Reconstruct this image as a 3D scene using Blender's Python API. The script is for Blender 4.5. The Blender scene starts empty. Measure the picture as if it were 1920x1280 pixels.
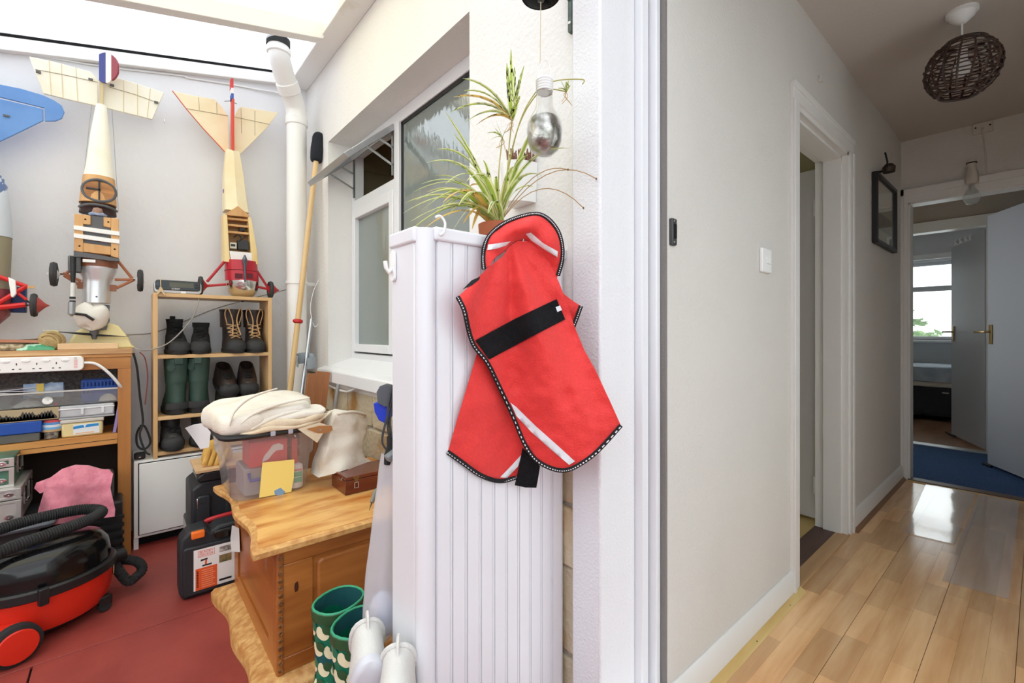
import bpy, bmesh, math, random
from mathutils import Vector, Matrix, noise
from mathutils.geometry import delaunay_2d_cdt
random.seed(7)
PI = math.pi
R = math.radians
scene = bpy.context.scene
COL = scene.collection

# ---------------------------------------------------------------- camera, sky, exposure
CAM_H = 1.05
FPX, CX, HOR = 850.0, 960.0, 622.0
YAW = R(-40.65)
cam_d = bpy.data.cameras.new('camera')
cam = bpy.data.objects.new('camera', cam_d)
COL.objects.link(cam)
cam.location = (0, 0, CAM_H)
cam.rotation_euler = (R(90), 0, YAW)
cam_d.sensor_width = 36
cam_d.lens = FPX / 1920 * 36
cam_d.shift_y = -18 / 1920
cam_d.clip_start = 0.02
scene.camera = cam

world = bpy.data.worlds.new('overcast_sky')
scene.world = world
world.use_nodes = True
_bg = world.node_tree.nodes['Background']
_bg.inputs[0].default_value = (0.93, 0.965, 1.0, 1)
_bg.inputs[1].default_value = 6.5

vs = scene.view_settings
vs.view_transform = 'Standard'
vs.look = 'None'
vs.gamma = 1.0
vs.use_curve_mapping = False
vs.exposure = -1.03
scene.cycles.max_bounces = 10
scene.cycles.diffuse_bounces = 6
scene.cycles.transparent_max_bounces = 16

# ---------------------------------------------------------------- pixel -> place helpers
RX, RY = math.cos(YAW), math.sin(YAW)          # camera right in the ground plane
FX, FY = -math.sin(YAW), math.cos(YAW)         # camera forward
def pd(u, v, d):
    r = (u - CX) / FPX * d
    return Vector((RX * r + FX * d, RY * r + FY * d, CAM_H + (HOR - v) / FPX * d))
def px(u, v, X=None, Y=None, Z=None):
    q = pd(u, v, 1.0) - Vector((0, 0, CAM_H))
    if X is not None: d = X / q.x
    elif Y is not None: d = Y / q.y
    else: d = (Z - CAM_H) / q.z
    return pd(u, v, d)

# ---------------------------------------------------------------- materials
def lin(c):
    c = c / 255.0
    return c / 12.92 if c <= 0.04045 else ((c + 0.055) / 1.055) ** 2.4
def C(r, g, b): return (lin(r), lin(g), lin(b), 1)
MATS = {}
def mat(name, col, rough=0.5, metal=0.0, var=0.0, vscale=8.0, bump=0.0, bscale=60.0, rnd=0.0, spec=0.5,
        coat=0.0, trans=0.0, ior=1.45, sheen=0.0, col2=None, stretch=None, detail=4.0, lo=0.35, hi=0.65):
    if name in MATS: return MATS[name]
    m = bpy.data.materials.new(name); m.use_nodes = True
    nt = m.node_tree; b = nt.nodes['Principled BSDF']
    b.inputs['Roughness'].default_value = rough
    b.inputs['Metallic'].default_value = metal
    b.inputs['Specular IOR Level'].default_value = spec
    b.inputs['Coat Weight'].default_value = coat
    b.inputs['Transmission Weight'].default_value = trans
    b.inputs['IOR'].default_value = ior
    b.inputs['Sheen Weight'].default_value = sheen
    b.inputs['Base Color'].default_value = col
    tc = nt.nodes.new('ShaderNodeTexCoord')
    vec = tc.outputs['Object']
    if stretch:
        mp = nt.nodes.new('ShaderNodeMapping'); mp.inputs['Scale'].default_value = stretch
        nt.links.new(vec, mp.inputs[0]); vec = mp.outputs[0]
    if var > 0 or col2 is not None or rnd > 0:
        n = nt.nodes.new('ShaderNodeTexNoise'); n.inputs['Scale'].default_value = vscale
        n.inputs['Detail'].default_value = detail
        nt.links.new(vec, n.inputs['Vector'])
        ramp = nt.nodes.new('ShaderNodeValToRGB')
        c2 = col2 if col2 is not None else tuple(max(0, x * (1 - var)) for x in col[:3]) + (1,)
        ramp.color_ramp.elements[0].color = c2; ramp.color_ramp.elements[1].color = col
        ramp.color_ramp.elements[0].position = lo; ramp.color_ramp.elements[1].position = hi
        nt.links.new(n.outputs[0], ramp.inputs[0])
        out = ramp.outputs[0]
        if rnd > 0:
            oi = nt.nodes.new('ShaderNodeObjectInfo')
            hs = nt.nodes.new('ShaderNodeHueSaturation')
            mr = nt.nodes.new('ShaderNodeMapRange')
            mr.inputs['To Min'].default_value = 1 - rnd; mr.inputs['To Max'].default_value = 1 + rnd
            nt.links.new(oi.outputs['Random'], mr.inputs['Value'])
            nt.links.new(mr.outputs[0], hs.inputs['Value'])
            nt.links.new(out, hs.inputs['Color']); out = hs.outputs[0]
        nt.links.new(out, b.inputs['Base Color'])
    if bump > 0:
        n2 = nt.nodes.new('ShaderNodeTexNoise'); n2.inputs['Scale'].default_value = bscale
        n2.inputs['Detail'].default_value = 5
        nt.links.new(vec, n2.inputs['Vector'])
        bp = nt.nodes.new('ShaderNodeBump'); bp.inputs['Strength'].default_value = bump
        bp.inputs['Distance'].default_value = 0.01
        nt.links.new(n2.outputs[0], bp.inputs['Height'])
        nt.links.new(bp.outputs[0], b.inputs['Normal'])
    MATS[name] = m
    return m
def wood(name, c1, c2, axis='x', scale=14.0, rough=0.45, rnd=0.0, bump=0.05, coat=0.0):
    s = {'x': (0.12, 1, 1), 'y': (1, 0.12, 1), 'z': (1, 1, 0.12)}[axis]
    return mat(name, c1, rough, col2=c2, vscale=scale, stretch=s, rnd=rnd, bump=bump, bscale=scale * 2.5, coat=coat, detail=6, lo=0.3, hi=0.7)

def mixmat(name, build):
    m = bpy.data.materials.new(name); m.use_nodes = True
    nt = m.node_tree
    for n in list(nt.nodes):
        if n.type != 'OUTPUT_MATERIAL': nt.nodes.remove(n)
    out = [n for n in nt.nodes if n.type == 'OUTPUT_MATERIAL'][0]
    nt.links.new(build(nt), out.inputs['Surface'])
    MATS[name] = m
    return m
def _sh(nt, kind, col=None, rough=None):
    n = nt.nodes.new(kind)
    if col is not None: n.inputs['Color'].default_value = col
    if rough is not None: n.inputs['Roughness'].default_value = rough
    return n
def _mix(nt, fac, a, b):
    n = nt.nodes.new('ShaderNodeMixShader')
    if isinstance(fac, (int, float)): n.inputs[0].default_value = fac
    else: nt.links.new(fac, n.inputs[0])
    nt.links.new(a, n.inputs[1]); nt.links.new(b, n.inputs[2])
    return n.outputs[0]
def sheet_mat(name, tint, transp, gloss_rough=0.15, flute=0.0, fl_scale=60, body=(0.9, 0.9, 0.9, 1), bump=0.0, bscale=30, ior=1.45, diffuse=0.0, bstretch=None):
    """a see-through or milky sheet: straight-through part, diffusing part, Fresnel gloss"""
    def build(nt):
        t = _sh(nt, 'ShaderNodeBsdfTransparent', tint)
        d = _sh(nt, 'ShaderNodeBsdfTranslucent', body)
        core = d.outputs[0]
        if diffuse > 0:
            df = _sh(nt, 'ShaderNodeBsdfDiffuse', body)
            core = _mix(nt, diffuse, core, df.outputs[0])
        a = _mix(nt, 1 - transp, t.outputs[0], core)
        g = _sh(nt, 'ShaderNodeBsdfGlossy', (1, 1, 1, 1), gloss_rough)
        f = nt.nodes.new('ShaderNodeFresnel')
        ge = nt.nodes.new('ShaderNodeNewGeometry'); mr = nt.nodes.new('ShaderNodeMapRange')   # same reflectance from both sides of the sheet
        mr.inputs['To Min'].default_value = ior; mr.inputs['To Max'].default_value = 1 / ior
        nt.links.new(ge.outputs['Backfacing'], mr.inputs['Value']); nt.links.new(mr.outputs[0], f.inputs[0])
        if bump > 0:
            tc = nt.nodes.new('ShaderNodeTexCoord')
            n = nt.nodes.new('ShaderNodeTexNoise'); n.inputs['Scale'].default_value = bscale
            vec = tc.outputs['Object']
            if bstretch:
                mp = nt.nodes.new('ShaderNodeMapping'); mp.inputs['Scale'].default_value = bstretch
                nt.links.new(vec, mp.inputs[0]); vec = mp.outputs[0]
            nt.links.new(vec, n.inputs['Vector'])
            n.inputs['Detail'].default_value = 2
            bp = nt.nodes.new('ShaderNodeBump'); bp.inputs['Strength'].default_value = bump
            bp.inputs['Distance'].default_value = 0.01
            nt.links.new(n.outputs[0], bp.inputs['Height'])
            nt.links.new(bp.outputs[0], g.inputs['Normal'])
        if flute > 0:
            tc = nt.nodes.new('ShaderNodeTexCoord')
            w = nt.nodes.new('ShaderNodeTexWave'); w.bands_direction = 'Y'; w.inputs['Scale'].default_value = fl_scale
            nt.links.new(tc.outputs['Object'], w.inputs['Vector'])
            rp = nt.nodes.new('ShaderNodeValToRGB')
            rp.color_ramp.elements[0].color = tuple(x * (1 - flute) for x in tint[:3]) + (1,)
            rp.color_ramp.elements[1].color = tint
            nt.links.new(w.outputs[0], rp.inputs[0]); nt.links.new(rp.outputs[0], t.inputs['Color'])
        return _mix(nt, f.outputs[0], a, g.outputs[0])
    return mixmat(name, build)

# ---------------------------------------------------------------- mesh helpers
ROOTM = {}
class MB:
    def __init__(s): s.v = []; s.f = []; s.m = []
    def add(s, vs, fs, mi=0):
        o = len(s.v); s.v += [Vector(p) for p in vs]
        s.f += [tuple(i + o for i in f) for f in fs]; s.m += [mi] * len(fs)
        return s
    def box(s, x0, x1, y0, y1, z0, z1, mi=0, M=None):
        vs = [Vector((x, y, z)) for z in (z0, z1) for y in (y0, y1) for x in (x0, x1)]
        if M is not None: vs = [M @ p for p in vs]
        return s.add(vs, [(0, 2, 3, 1), (4, 5, 7, 6), (0, 1, 5, 4), (2, 6, 7, 3), (0, 4, 6, 2), (1, 3, 7, 5)], mi)
    def cbox(s, c, size, M=None, mi=0):
        a, b, d = size[0] / 2, size[1] / 2, size[2] / 2
        T = Matrix.Translation(c)
        if M is not None: T = T @ M.to_4x4()
        return s.box(-a, a, -b, b, -d, d, mi, T)
    def bar(s, a, b, w, h, mi=0, up=(0, 0, 1)):
        a, b = Vector(a), Vector(b); ax = (b - a); L = ax.length; ax.normalize()
        side = ax.cross(Vector(up))
        if side.length < 1e-4: side = ax.cross(Vector((1, 0, 0)))
        side.normalize(); u = side.cross(ax)
        M = Matrix((ax, side, u)).transposed().to_4x4(); M.translation = a
        return s.box(0, L, -w / 2, w / 2, -h / 2, h / 2, mi, M)
    def loft(s, rings, cap0=True, cap1=True, mi=0, closed=True):
        n = len(rings[0]); vs = [p for r in rings for p in r]; fs = []
        for i in range(len(rings) - 1):
            for j in range(n if closed else n - 1):
                k = (j + 1) % n
                fs.append((i * n + j, i * n + k, (i + 1) * n + k, (i + 1) * n + j))
        if cap0: fs.append(tuple(range(n - 1, -1, -1)))
        if cap1: fs.append(tuple((len(rings) - 1) * n + j for j in range(n)))
        return s.add(vs, fs, mi)
    def tube(s, pts, r, seg=8, cap=True, closed=False, mi=0, flat=1.0):
        pts = [Vector(p) for p in pts]; n = len(pts)
        rr = r if isinstance(r, (list, tuple)) else [r] * n
        rings = []; prev = None
        for i, p in enumerate(pts):
            if closed: t = pts[(i + 1) % n] - pts[i - 1]
            else: t = pts[min(i + 1, n - 1)] - pts[max(i - 1, 0)]
            if t.length < 1e-9: t = Vector((0, 0, 1))
            t.normalize()
            if prev is None:
                up = Vector((0, 0, 1)) if abs(t.z) < 0.9 else Vector((1, 0, 0))
                nx = t.cross(up).normalized()
            else:
                nx = prev - t * prev.dot(t)
                nx = nx.normalized() if nx.length > 1e-6 else t.orthogonal().normalized()
            prev = nx; ny = t.cross(nx)
            rings.append([p + (nx * math.cos(2 * PI * j / seg) + ny * flat * math.sin(2 * PI * j / seg)) * rr[i] for j in range(seg)])
        if closed:
            rings.append(rings[0]); return s.loft(rings, False, False, mi)
        return s.loft(rings, cap, cap, mi)
    def lathe(s, prof, seg=20, M=None, cap0=True, cap1=True, mi=0, sx=1.0, sy=1.0):
        rings = []
        for r, z in prof:
            ring = [Vector((r * sx * math.cos(2 * PI * j / seg), r * sy * math.sin(2 * PI * j / seg), z)) for j in range(seg)]
            if M is not None: ring = [M @ p for p in ring]
            rings.append(ring)
        return s.loft(rings, cap0, cap1, mi)
    def prism(s, poly, a0, a1, axis='z', M=None, mi=0):
        def mk(p, a):
            q = {'z': (p[0], p[1], a), 'y': (p[0], a, p[1]), 'x': (a, p[0], p[1])}[axis]
            q = Vector(q); return M @ q if M is not None else q
        return s.loft([[mk(p, a0) for p in poly], [mk(p, a1) for p in poly]], True, True, mi)
    def grid(s, fn, nu, nv, mi=0, closed_u=False):
        vs = [fn(i / nu, j / nv) for j in range(nv + 1) for i in range(nu + 1)]
        fs = [(j * (nu + 1) + i, j * (nu + 1) + i + 1, (j + 1) * (nu + 1) + i + 1, (j + 1) * (nu + 1) + i) for j in range(nv) for i in range(nu)]
        return s.add(vs, fs, mi)
    def sheet(s, outline, fn, step=8, thick=None, mi=0, back=None):
        """outline in 2-d, filled with a fine triangulation, each point placed by fn(u, v); given thickness by a second layer"""
        pts = [Vector(p) for p in outline]
        dense = []
        for i, p in enumerate(pts):
            q = pts[(i + 1) % len(pts)]; k = max(1, int((q - p).length / step))
            dense += [p.lerp(q, j / k) for j in range(k)]
        n = len(dense)
        def inside(x, y):
            c = False
            for i in range(n):
                a, b = dense[i], dense[i - 1]
                if (a.y > y) != (b.y > y) and x < (b.x - a.x) * (y - a.y) / (b.y - a.y) + a.x: c = not c
            return c
        x0, x1 = min(p.x for p in dense), max(p.x for p in dense)
        y0, y1 = min(p.y for p in dense), max(p.y for p in dense)
        allp = list(dense)
        y = y0 + step * .5; row = 0
        while y < y1:
            x = x0 + step * (.5 if row % 2 else 1.0)
            while x < x1:
                if inside(x, y):
                    d = min((Vector((x, y)) - p).length for p in dense)
                    if d > step * .55: allp.append(Vector((x, y)))
                x += step
            y += step; row += 1
        V, E, F, *_ = delaunay_2d_cdt(allp, [(i, (i + 1) % n) for i in range(n)], [list(range(n))], 1, 1e-5)
        top = [Vector(fn(p.x, p.y)) for p in V]
        fs = [tuple(f) for f in F]
        if thick is None: return s.add(top, fs, mi)
        off = Vector(thick); m = len(top)
        cnt = {}
        for f in fs:
            for i in range(len(f)):
                e = (f[i], f[(i + 1) % len(f)]); cnt[e] = 1
        side = [(b, a, a + m, b + m) for (a, b) in cnt if (b, a) not in cnt]
        return s.add(top + [p + off for p in top], fs + [tuple(i + m for i in reversed(f)) for f in fs] + side, mi)
    def build(s, name, m, parent=None, bevel=0.0, smooth=35, sub=0, world=True, loc=None, seg=2, kind=None, label=None, flip=False):
        vs = s.v
        if parent is not None and world and parent.name in ROOTM:
            inv = ROOTM[parent.name].inverted(); vs = [inv @ p for p in vs]
        if parent is None and world:
            if loc is None:
                xs = [p.x for p in vs]; ys = [p.y for p in vs]; zs = [p.z for p in vs]
                loc = Vector(((min(xs) + max(xs)) / 2, (min(ys) + max(ys)) / 2, min(zs)))
            vs = [p - Vector(loc) for p in vs]
        me = bpy.data.meshes.new(name)
        me.from_pydata([tuple(p) for p in vs], [], s.f)
        ml = m if isinstance(m, (list, tuple)) else [m]
        for x in ml: me.materials.append(x)
        if len(ml) > 1: me.polygons.foreach_set('material_index', s.m)
        bm = bmesh.new(); bm.from_mesh(me)
        bmesh.ops.recalc_face_normals(bm, faces=bm.faces)
        bm.to_mesh(me); bm.free()
        if smooth:
            me.polygons.foreach_set('use_smooth', [True] * len(me.polygons))
            me.set_sharp_from_angle(angle=R(smooth))
        me.update()
        o = bpy.data.objects.new(name, me); COL.objects.link(o)
        if parent is not None:
            o.parent = parent
            if parent.name in ROOTM: ROOTM[o.name] = ROOTM[parent.name]
        elif world: o.location = loc; ROOTM[o.name] = Matrix.Translation(loc)
        if bevel:
            b = o.modifiers.new('bevel', 'BEVEL'); b.width = bevel; b.segments = seg; b.limit_method = 'ANGLE'; b.angle_limit = R(40)
            b.use_clamp_overlap = True
        if sub:
            b = o.modifiers.new('subdivision', 'SUBSURF'); b.levels = sub; b.render_levels = sub
        if kind: o['kind'] = kind
        if label: o['label'] = label
        return o
def thing(name, label, cat, loc=(0, 0, 0), rz=0.0, group=None, M=None):
    o = bpy.data.objects.new(name, None); COL.objects.link(o); o.empty_display_size = 0.05
    MM = M if M is not None else Matrix.Translation(Vector(loc)) @ Matrix.Rotation(rz, 4, 'Z')
    o.matrix_world = MM; o.location = MM.translation; o.rotation_euler = MM.to_euler()
    ROOTM[o.name] = MM
    return tag(o, label, cat, group)
def tag(o, label, cat, group=None):
    o['label'] = label; o['category'] = cat
    if group: o['group'] = group
    return o
def struct(o): o['kind'] = 'structure'; return o
def copy_tree(o, M, label, group=None, parent=None):
    c = o.copy(); COL.objects.link(c)
    if parent is None:
        c.location = M.translation; c.rotation_euler = M.to_euler(); c.scale = M.to_scale(); c['label'] = label
        if group: c['group'] = group
    else: c.parent = parent
    for ch in [x for x in bpy.data.objects if x.parent == o]: copy_tree(ch, None, None, None, c)
    return c
def cr(pts, n=8, closed=False):
    """Catmull-Rom through points"""
    pts = [Vector(p) for p in pts]; out = []; N = len(pts)
    rng = range(N if closed else N - 1)
    for i in rng:
        g = (lambda k: pts[k % N]) if closed else (lambda k: pts[min(max(k, 0), N - 1)])
        p0, p1, p2, p3 = g(i - 1), g(i), g(i + 1), g(i + 2)
        for j in range(n):
            t = j / n
            out.append(0.5 * ((2 * p1) + (p2 - p0) * t + (2 * p0 - 5 * p1 + 4 * p2 - p3) * t * t + (3 * p1 - p0 - 3 * p2 + p3) * t ** 3))
    if not closed: out.append(pts[-1])
    return out
def nz(x, y, z=0.0, s=1.0): return noise.noise(Vector((x * s, y * s, z)))
def rrect(x0, x1, y0, y1, r, k=4):
    out = []
    for cx, cy, a in ((x1 - r, y1 - r, 0), (x0 + r, y1 - r, 90), (x0 + r, y0 + r, 180), (x1 - r, y0 + r, 270)):
        for i in range(k + 1):
            t = R(a + 90 * i / k); out.append((cx + r * math.cos(t), cy + r * math.sin(t)))
    return out
def text(body, M, size, m, parent, name='lettering', extrude=0.0004):
    c = bpy.data.curves.new(name, 'FONT'); c.body = body; c.size = size; c.extrude = extrude; c.align_x = 'CENTER'; c.align_y = 'CENTER'
    tmp = bpy.data.objects.new(name, c); COL.objects.link(tmp)
    dg = bpy.context.evaluated_depsgraph_get()
    me = bpy.data.meshes.new_from_object(tmp.evaluated_get(dg))
    bpy.data.objects.remove(tmp)
    inv = ROOTM[parent.name].inverted() if parent.name in ROOTM else Matrix()
    me.transform(inv @ M); me.materials.clear(); me.materials.append(m)
    o = bpy.data.objects.new(name, me); COL.objects.link(o); o.parent = parent
    ROOTM[o.name] = ROOTM.get(parent.name, Matrix())
    return o
def frame(origin, xd, yd):
    xd = Vector(xd).normalized(); yd = Vector(yd); zd = xd.cross(yd).normalized(); yd = zd.cross(xd)
    M = Matrix((xd, yd, zd)).transposed().to_4x4(); M.translation = Vector(origin); return M
FACE_Y = lambda o: frame(o, (1, 0, 0), (0, 0, 1))      # writing that faces -Y
# ================================================================ THE SETTING
XW, YB = 0.911, 3.12            # window wall plane, back wall plane
HY, HX1 = 0.65, 4.24            # hall wall plane, hall end
HZ = 2.41
m_wall = mat('white_wall_paint', C(226, 226, 228), 0.8, var=0.05, vscale=3, bump=0.22, bscale=42)
m_wallw = mat('white_render_paint', C(230, 228, 225), 0.8, var=0.03, vscale=3, bump=0.3, bscale=70)
m_gloss_white = mat('white_gloss_paint', C(238, 238, 240), 0.3, var=0.02, vscale=5)
m_pillar = mat('thick_white_masonry_paint', C(228, 228, 231), 0.6, bump=0.3, bscale=150)
m_hall = mat('woodchip_wall_paint', C(212, 208, 202), 0.85, var=0.04, vscale=2.5, bump=0.3, bscale=110)
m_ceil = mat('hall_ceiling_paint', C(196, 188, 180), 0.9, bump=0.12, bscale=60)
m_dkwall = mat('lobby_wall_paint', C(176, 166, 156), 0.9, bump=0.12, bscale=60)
m_trimw = mat('trim_white_paint', C(226, 224, 220), 0.35, var=0.03, vscale=4)
m_upvc = mat('white_upvc', C(226, 227, 230), 0.28)
m_alu = mat('brushed_aluminium', C(186, 188, 190), 0.35, metal=0.9)
m_red_floor = mat('red_painted_boards', C(152, 66, 58), 0.5, col2=C(134, 54, 48), vscale=5, bump=0.12, bscale=25)
m_black = mat('black_plastic', C(30, 30, 32), 0.42)
m_blackgloss = mat('black_gloss_plastic', C(16, 16, 17), 0.14)
m_rubber = mat('black_rubber', C(36, 36, 37), 0.75)
m_chrome = mat('polished_metal', C(215, 215, 215), 0.18, metal=1.0)
m_white = mat('white_plastic', C(238, 238, 236), 0.35)
m_dark = mat('dark_gap', C(14, 12, 11), 0.9)

def zroof(x): return 2.71 + 0.224 * (x - XW)

# --- lean-to floor: painted sheets with open joints
fl = struct(MB().box(-2.3, 0.92, -1.6, YB, -0.06, -0.012).build('floor', m_dark, smooth=0))
def fboard(x0, x1, y0, y1, i):
    MB().box(x0, x1, y0, y1, -0.012, 0.0).build('floor_board', m_red_floor, fl, bevel=0.0015)
for i, b in enumerate([(-2.3, 0.92, 2.066, 3.12), (-2.3, -0.219, 1.25, 2.062), (-0.214, 0.92, 1.25, 2.062),
                       (-2.3, -0.9, 0.4, 1.246), (-0.895, 0.92, 0.4, 1.246), (-2.3, 0.92, -1.6, 0.396)]):
    fboard(*b, i)

# --- back wall of the lean-to, outer walls
wb = MB().prism([(-2.3, -0.06), (1.2, -0.06), (1.2, 2.83), (XW, 2.70), (-2.3, zroof(-2.3) - 0.01)], YB, YB + 0.12, 'y')
struct(wb.build('wall_back', m_wall, smooth=0))
struct(MB().box(-2.42, -2.3, -1.7, YB + .12, -0.06, 1.42).build('wall_left', m_wall, smooth=0))
struct(MB().box(-2.42, 1.2, -1.72, -1.6, -0.06, 0.85).build('wall_front', m_wall, smooth=0))

# --- window wall with opening
WY0, WY1, WZ0, WZ1 = 1.287, 2.71, 0.83, 2.16
ww = MB()
ww.box(XW, 1.12, 0.80, WY0, 0.80, 2.83)
ww.box(XW, 1.12, WY1, YB, 0.80, 2.83)
ww.box(XW, 1.12, WY0, WY1, WZ1, 2.83)
ww.box(XW, 1.12, WY0, WY1, 0.74, WZ0 + .02)
ww.box(XW, 1.12, -0.30, 0.80, 2.20, 2.83)
ww.box(XW, 1.12, -1.60, -0.30, -0.06, 2.83)
struct(ww.build('wall_window', m_wallw, smooth=0))
# stone base below the sill: each stone a piece
m_mortar = mat('grey_mortar', C(176, 168, 156), 0.9, bump=0.5, bscale=120)
m_stone = mat('buff_ironstone', C(206, 192, 164), 0.85, col2=C(178, 134, 76), vscale=6.5, bump=0.8, bscale=45, rnd=0.10, lo=0.30, hi=0.5)
sb = struct(MB().box(XW + .018, 1.12, 0.74, YB, -0.06, 0.80).build('wall_stone_base', m_mortar, smooth=0))
random.seed(11)
z = -0.02
rows = [0.19, 0.24, 0.17, 0.2]
for ri, h in enumerate(rows):
    y = 0.755 + (0.0 if ri % 2 else -0.10)
    h = min(h, 0.795 - z)
    while y < YB - 0.02:
        w = random.uniform(0.20, 0.38)
        y0, y1 = max(0.745, y + .006), min(YB - .003, y + w - .006)
        if y1 - y0 > 0.05:
            k = 10; poly = []
            for (a, b) in rrect(y0, y1, z + .006, z + h - .006, 0.022, 2):
                poly.append((a + random.uniform(-.006, .004) if a > y0 + .03 else a, b + random.uniform(-.006, .004)))
            pr = random.uniform(0.0, 0.010)
            MB().prism(poly, XW + .002 + pr, XW + .03, 'x').build('stone', m_stone, sb, bevel=0.006)
        y += w
    z += h
# door pillar (rendered reveal) and lintel strip
struct(MB().box(0.893, 1.042, 0.706, 0.80, -0.06, 2.83).build('trim_1', m_pillar, bevel=0.006))
struct(MB().box(0.893, 1.042, -0.36, -0.24, -0.06, 2.83).build('trim_2', m_pillar, bevel=0.006))
# --- roof: beam, wall plate, rafters, sheets
m_roofw = mat('roof_timber_paint', C(232, 230, 228), 0.5, col2=C(214, 208, 198), vscale=6, lo=0.2, hi=0.4)
bm_ = MB(); bm_.box(0.80, XW, -1.6, YB, 2.62, 2.735)
struct(bm_.build('trim_3', m_roofw, bevel=0.004))
pl = MB(); pl.prism([(-2.3, zroof(-2.3) - .075), (0.80, zroof(0.80) - .075), (0.80, zroof(0.80) - .012), (-2.3, zroof(-2.3) - .012)], YB - .035, YB, 'y')
struct(pl.build('trim_4', m_roofw, bevel=0.003))
gp = MB(); gp.prism([(-2.3, zroof(-2.3) - .012), (0.80, zroof(0.80) - .012), (0.80, zroof(0.80) + .006), (-2.3, zroof(-2.3) + .006)], YB - .03, YB, 'y')
struct(gp.build('trim_5', m_dark, smooth=0))
for y in (2.50, 1.35, 0.2, -0.9):
    r = MB(); r.prism([(-2.3, zroof(-2.3) - .085), (0.81, zroof(0.81) - .085), (0.81, zroof(0.81)), (-2.3, zroof(-2.3))], y - .028, y + .028, 'y')
    tag(r.build('roof_rafter', m_roofw, bevel=0.003), {2.50: 'white painted roof rafter nearest the plane wall', 1.35: 'white painted roof rafter above the wooden chest',
        0.2: 'white painted roof rafter above the doorway', -0.9: 'white painted roof rafter at the front of the lean-to'}[y], 'rafter')
m_poly = sheet_mat('multiwall_polycarbonate', (0.92, 0.93, 0.95, 1), 0.62, 0.25, flute=0.22, fl_scale=14, body=(0.93, 0.94, 0.95, 1))
m_polyc = sheet_mat('yellowed_polycarbonate', (0.95, 0.92, 0.80, 1), 0.45, 0.25, flute=0.05, fl_scale=14, body=(0.95, 0.92, 0.80, 1))
def roofsheet(y0, y1, m, lab):
    s = MB(); x0, x1 = -2.45, 0.90
    s.prism([(x0, zroof(x0) + .004), (x1, zroof(x1) + .004), (x1, zroof(x1) + .014), (x0, zroof(x0) + .014)], y0, y1, 'y')
    o = s.build('roof_sheet', m, smooth=0); struct(o); o['label'] = lab
roofsheet(2.50, YB + .1, m_poly, 'clear fluted polycarbonate roof sheet over the model planes')
roofsheet(1.35, 2.499, m_polyc, 'cream tinted roof sheet next to the fluted one')
roofsheet(-1.75, 1.349, m_poly, 'clear fluted roof sheet above the doorway')

# --- window 1 (frame, panes, vent)
WX = 1.05
w1 = thing('window_1', 'white obscured glass window with a tilted top vent', 'window', (WX, (WY0 + WY1) / 2, WZ0))
struct(w1); del w1['category']
f = MB()
f.box(WX, WX + .06, WY0, WY1, 2.10, WZ1); f.box(WX, WX + .06, WY0, WY1, .86, .925)
f.box(WX, WX + .06, WY1 - .04, WY1, .92, 2.10); f.box(WX, WX + .06, WY0, WY0 + .03, .92, 2.10)
f.build('window_frame', m_upvc, w1, bevel=0.004)
MB().box(WX - .008, WX + .06, 2.085, 2.135, .92, 2.11).build('mullion', m_upvc, w1, bevel=0.004)
MB().box(WX - .004, WX + .06, 2.13, WY1 - .03, 1.765, 1.83).build('transom', m_upvc, w1, bevel=0.004)
c = MB()
c.box(WX - .015, WX + .04, 2.135, 2.18, .935, 1.77); c.box(WX - .015, WX + .04, WY1 - .08, WY1 - .035, .935, 1.77)
c.box(WX - .0151, WX + .04, 2.18, WY1 - .08, .935, .98); c.box(WX - .0151, WX + .04, 2.18, WY1 - .08, 1.715, 1.77)
c.build('casement_frame', m_upvc, w1, bevel=0.004)
m_obs = sheet_mat('obscured_glass', (0.55, 0.63, 0.61, 1), 0.45, 0.05, body=(0.50, 0.58, 0.56, 1), bump=0.12, bscale=30, ior=2.4, diffuse=0.5, bstretch=(1, 1.3, .45))
m_clear = sheet_mat('clear_glass', (0.94, 0.96, 0.95, 1), 0.98, 0.02, body=(0.8, 0.85, 0.83, 1), ior=1.45)
MB().box(WX + .012, WX + .018, 2.17, WY1 - .07, .97, 1.73).build('pane', m_obs, w1, smooth=0)
MB().box(WX + .012, WX + .018, WY0 + .02, 2.10, .92, 2.105).build('pane', m_obs, w1, smooth=0)
g = MB(); g.box(WX + .008, WX + .02, WY0 + .03, 2.085, 2.082, 2.10); g.box(WX + .008, WX + .02, 2.068, 2.085, .93, 2.10)
g.build('black_gasket', m_rubber, w1)
# sill
s = MB(); s.prism([(0.865, .77), (WX + .02, .77), (WX + .02, .90), (0.865, .835)], WY0 - .02, WY1 + .06, 'y')
s.build('window_sill', m_gloss_white, w1, bevel=0.006)
# open vent, hinged at the head
hx, hz, bx_, bz_ = 1.045, 2.095, 0.797, 1.885
def vp(t, n, y): # t along sash 0 hinge..1 free edge, n out of plane
    dx, dz = bx_ - hx, bz_ - hz; L = math.hypot(dx, dz)
    return Vector((hx + dx * t + dz / L * n * -1, y, hz + dz * t + dx / L * n))
def sashbar(mb, t0, t1, y0, y1, n0=-.012, n1=.016):
    vs = [vp(t, n, y) for n in (n0, n1) for y in (y0, y1) for t in (t0, t1)]
    mb.add(vs, [(0, 2, 3, 1), (4, 5, 7, 6), (0, 1, 5, 4), (2, 6, 7, 3), (0, 4, 6, 2), (1, 3, 7, 5)])
v = MB()
sashbar(v, 0.86, 1.0, 2.13, 2.695); sashbar(v, 0.0, 0.10, 2.13, 2.695); sashbar(v, 0.1, 0.86, 2.13, 2.165); sashbar(v, 0.1, 0.86, 2.66, 2.695)
v.build('vent_sash', m_alu, w1, bevel=0.002)
v = MB(); sashbar(v, 0.08, 0.88, 2.15, 2.675, -.001, .004); v.build('vent_pane', m_clear, w1, smooth=0)
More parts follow.
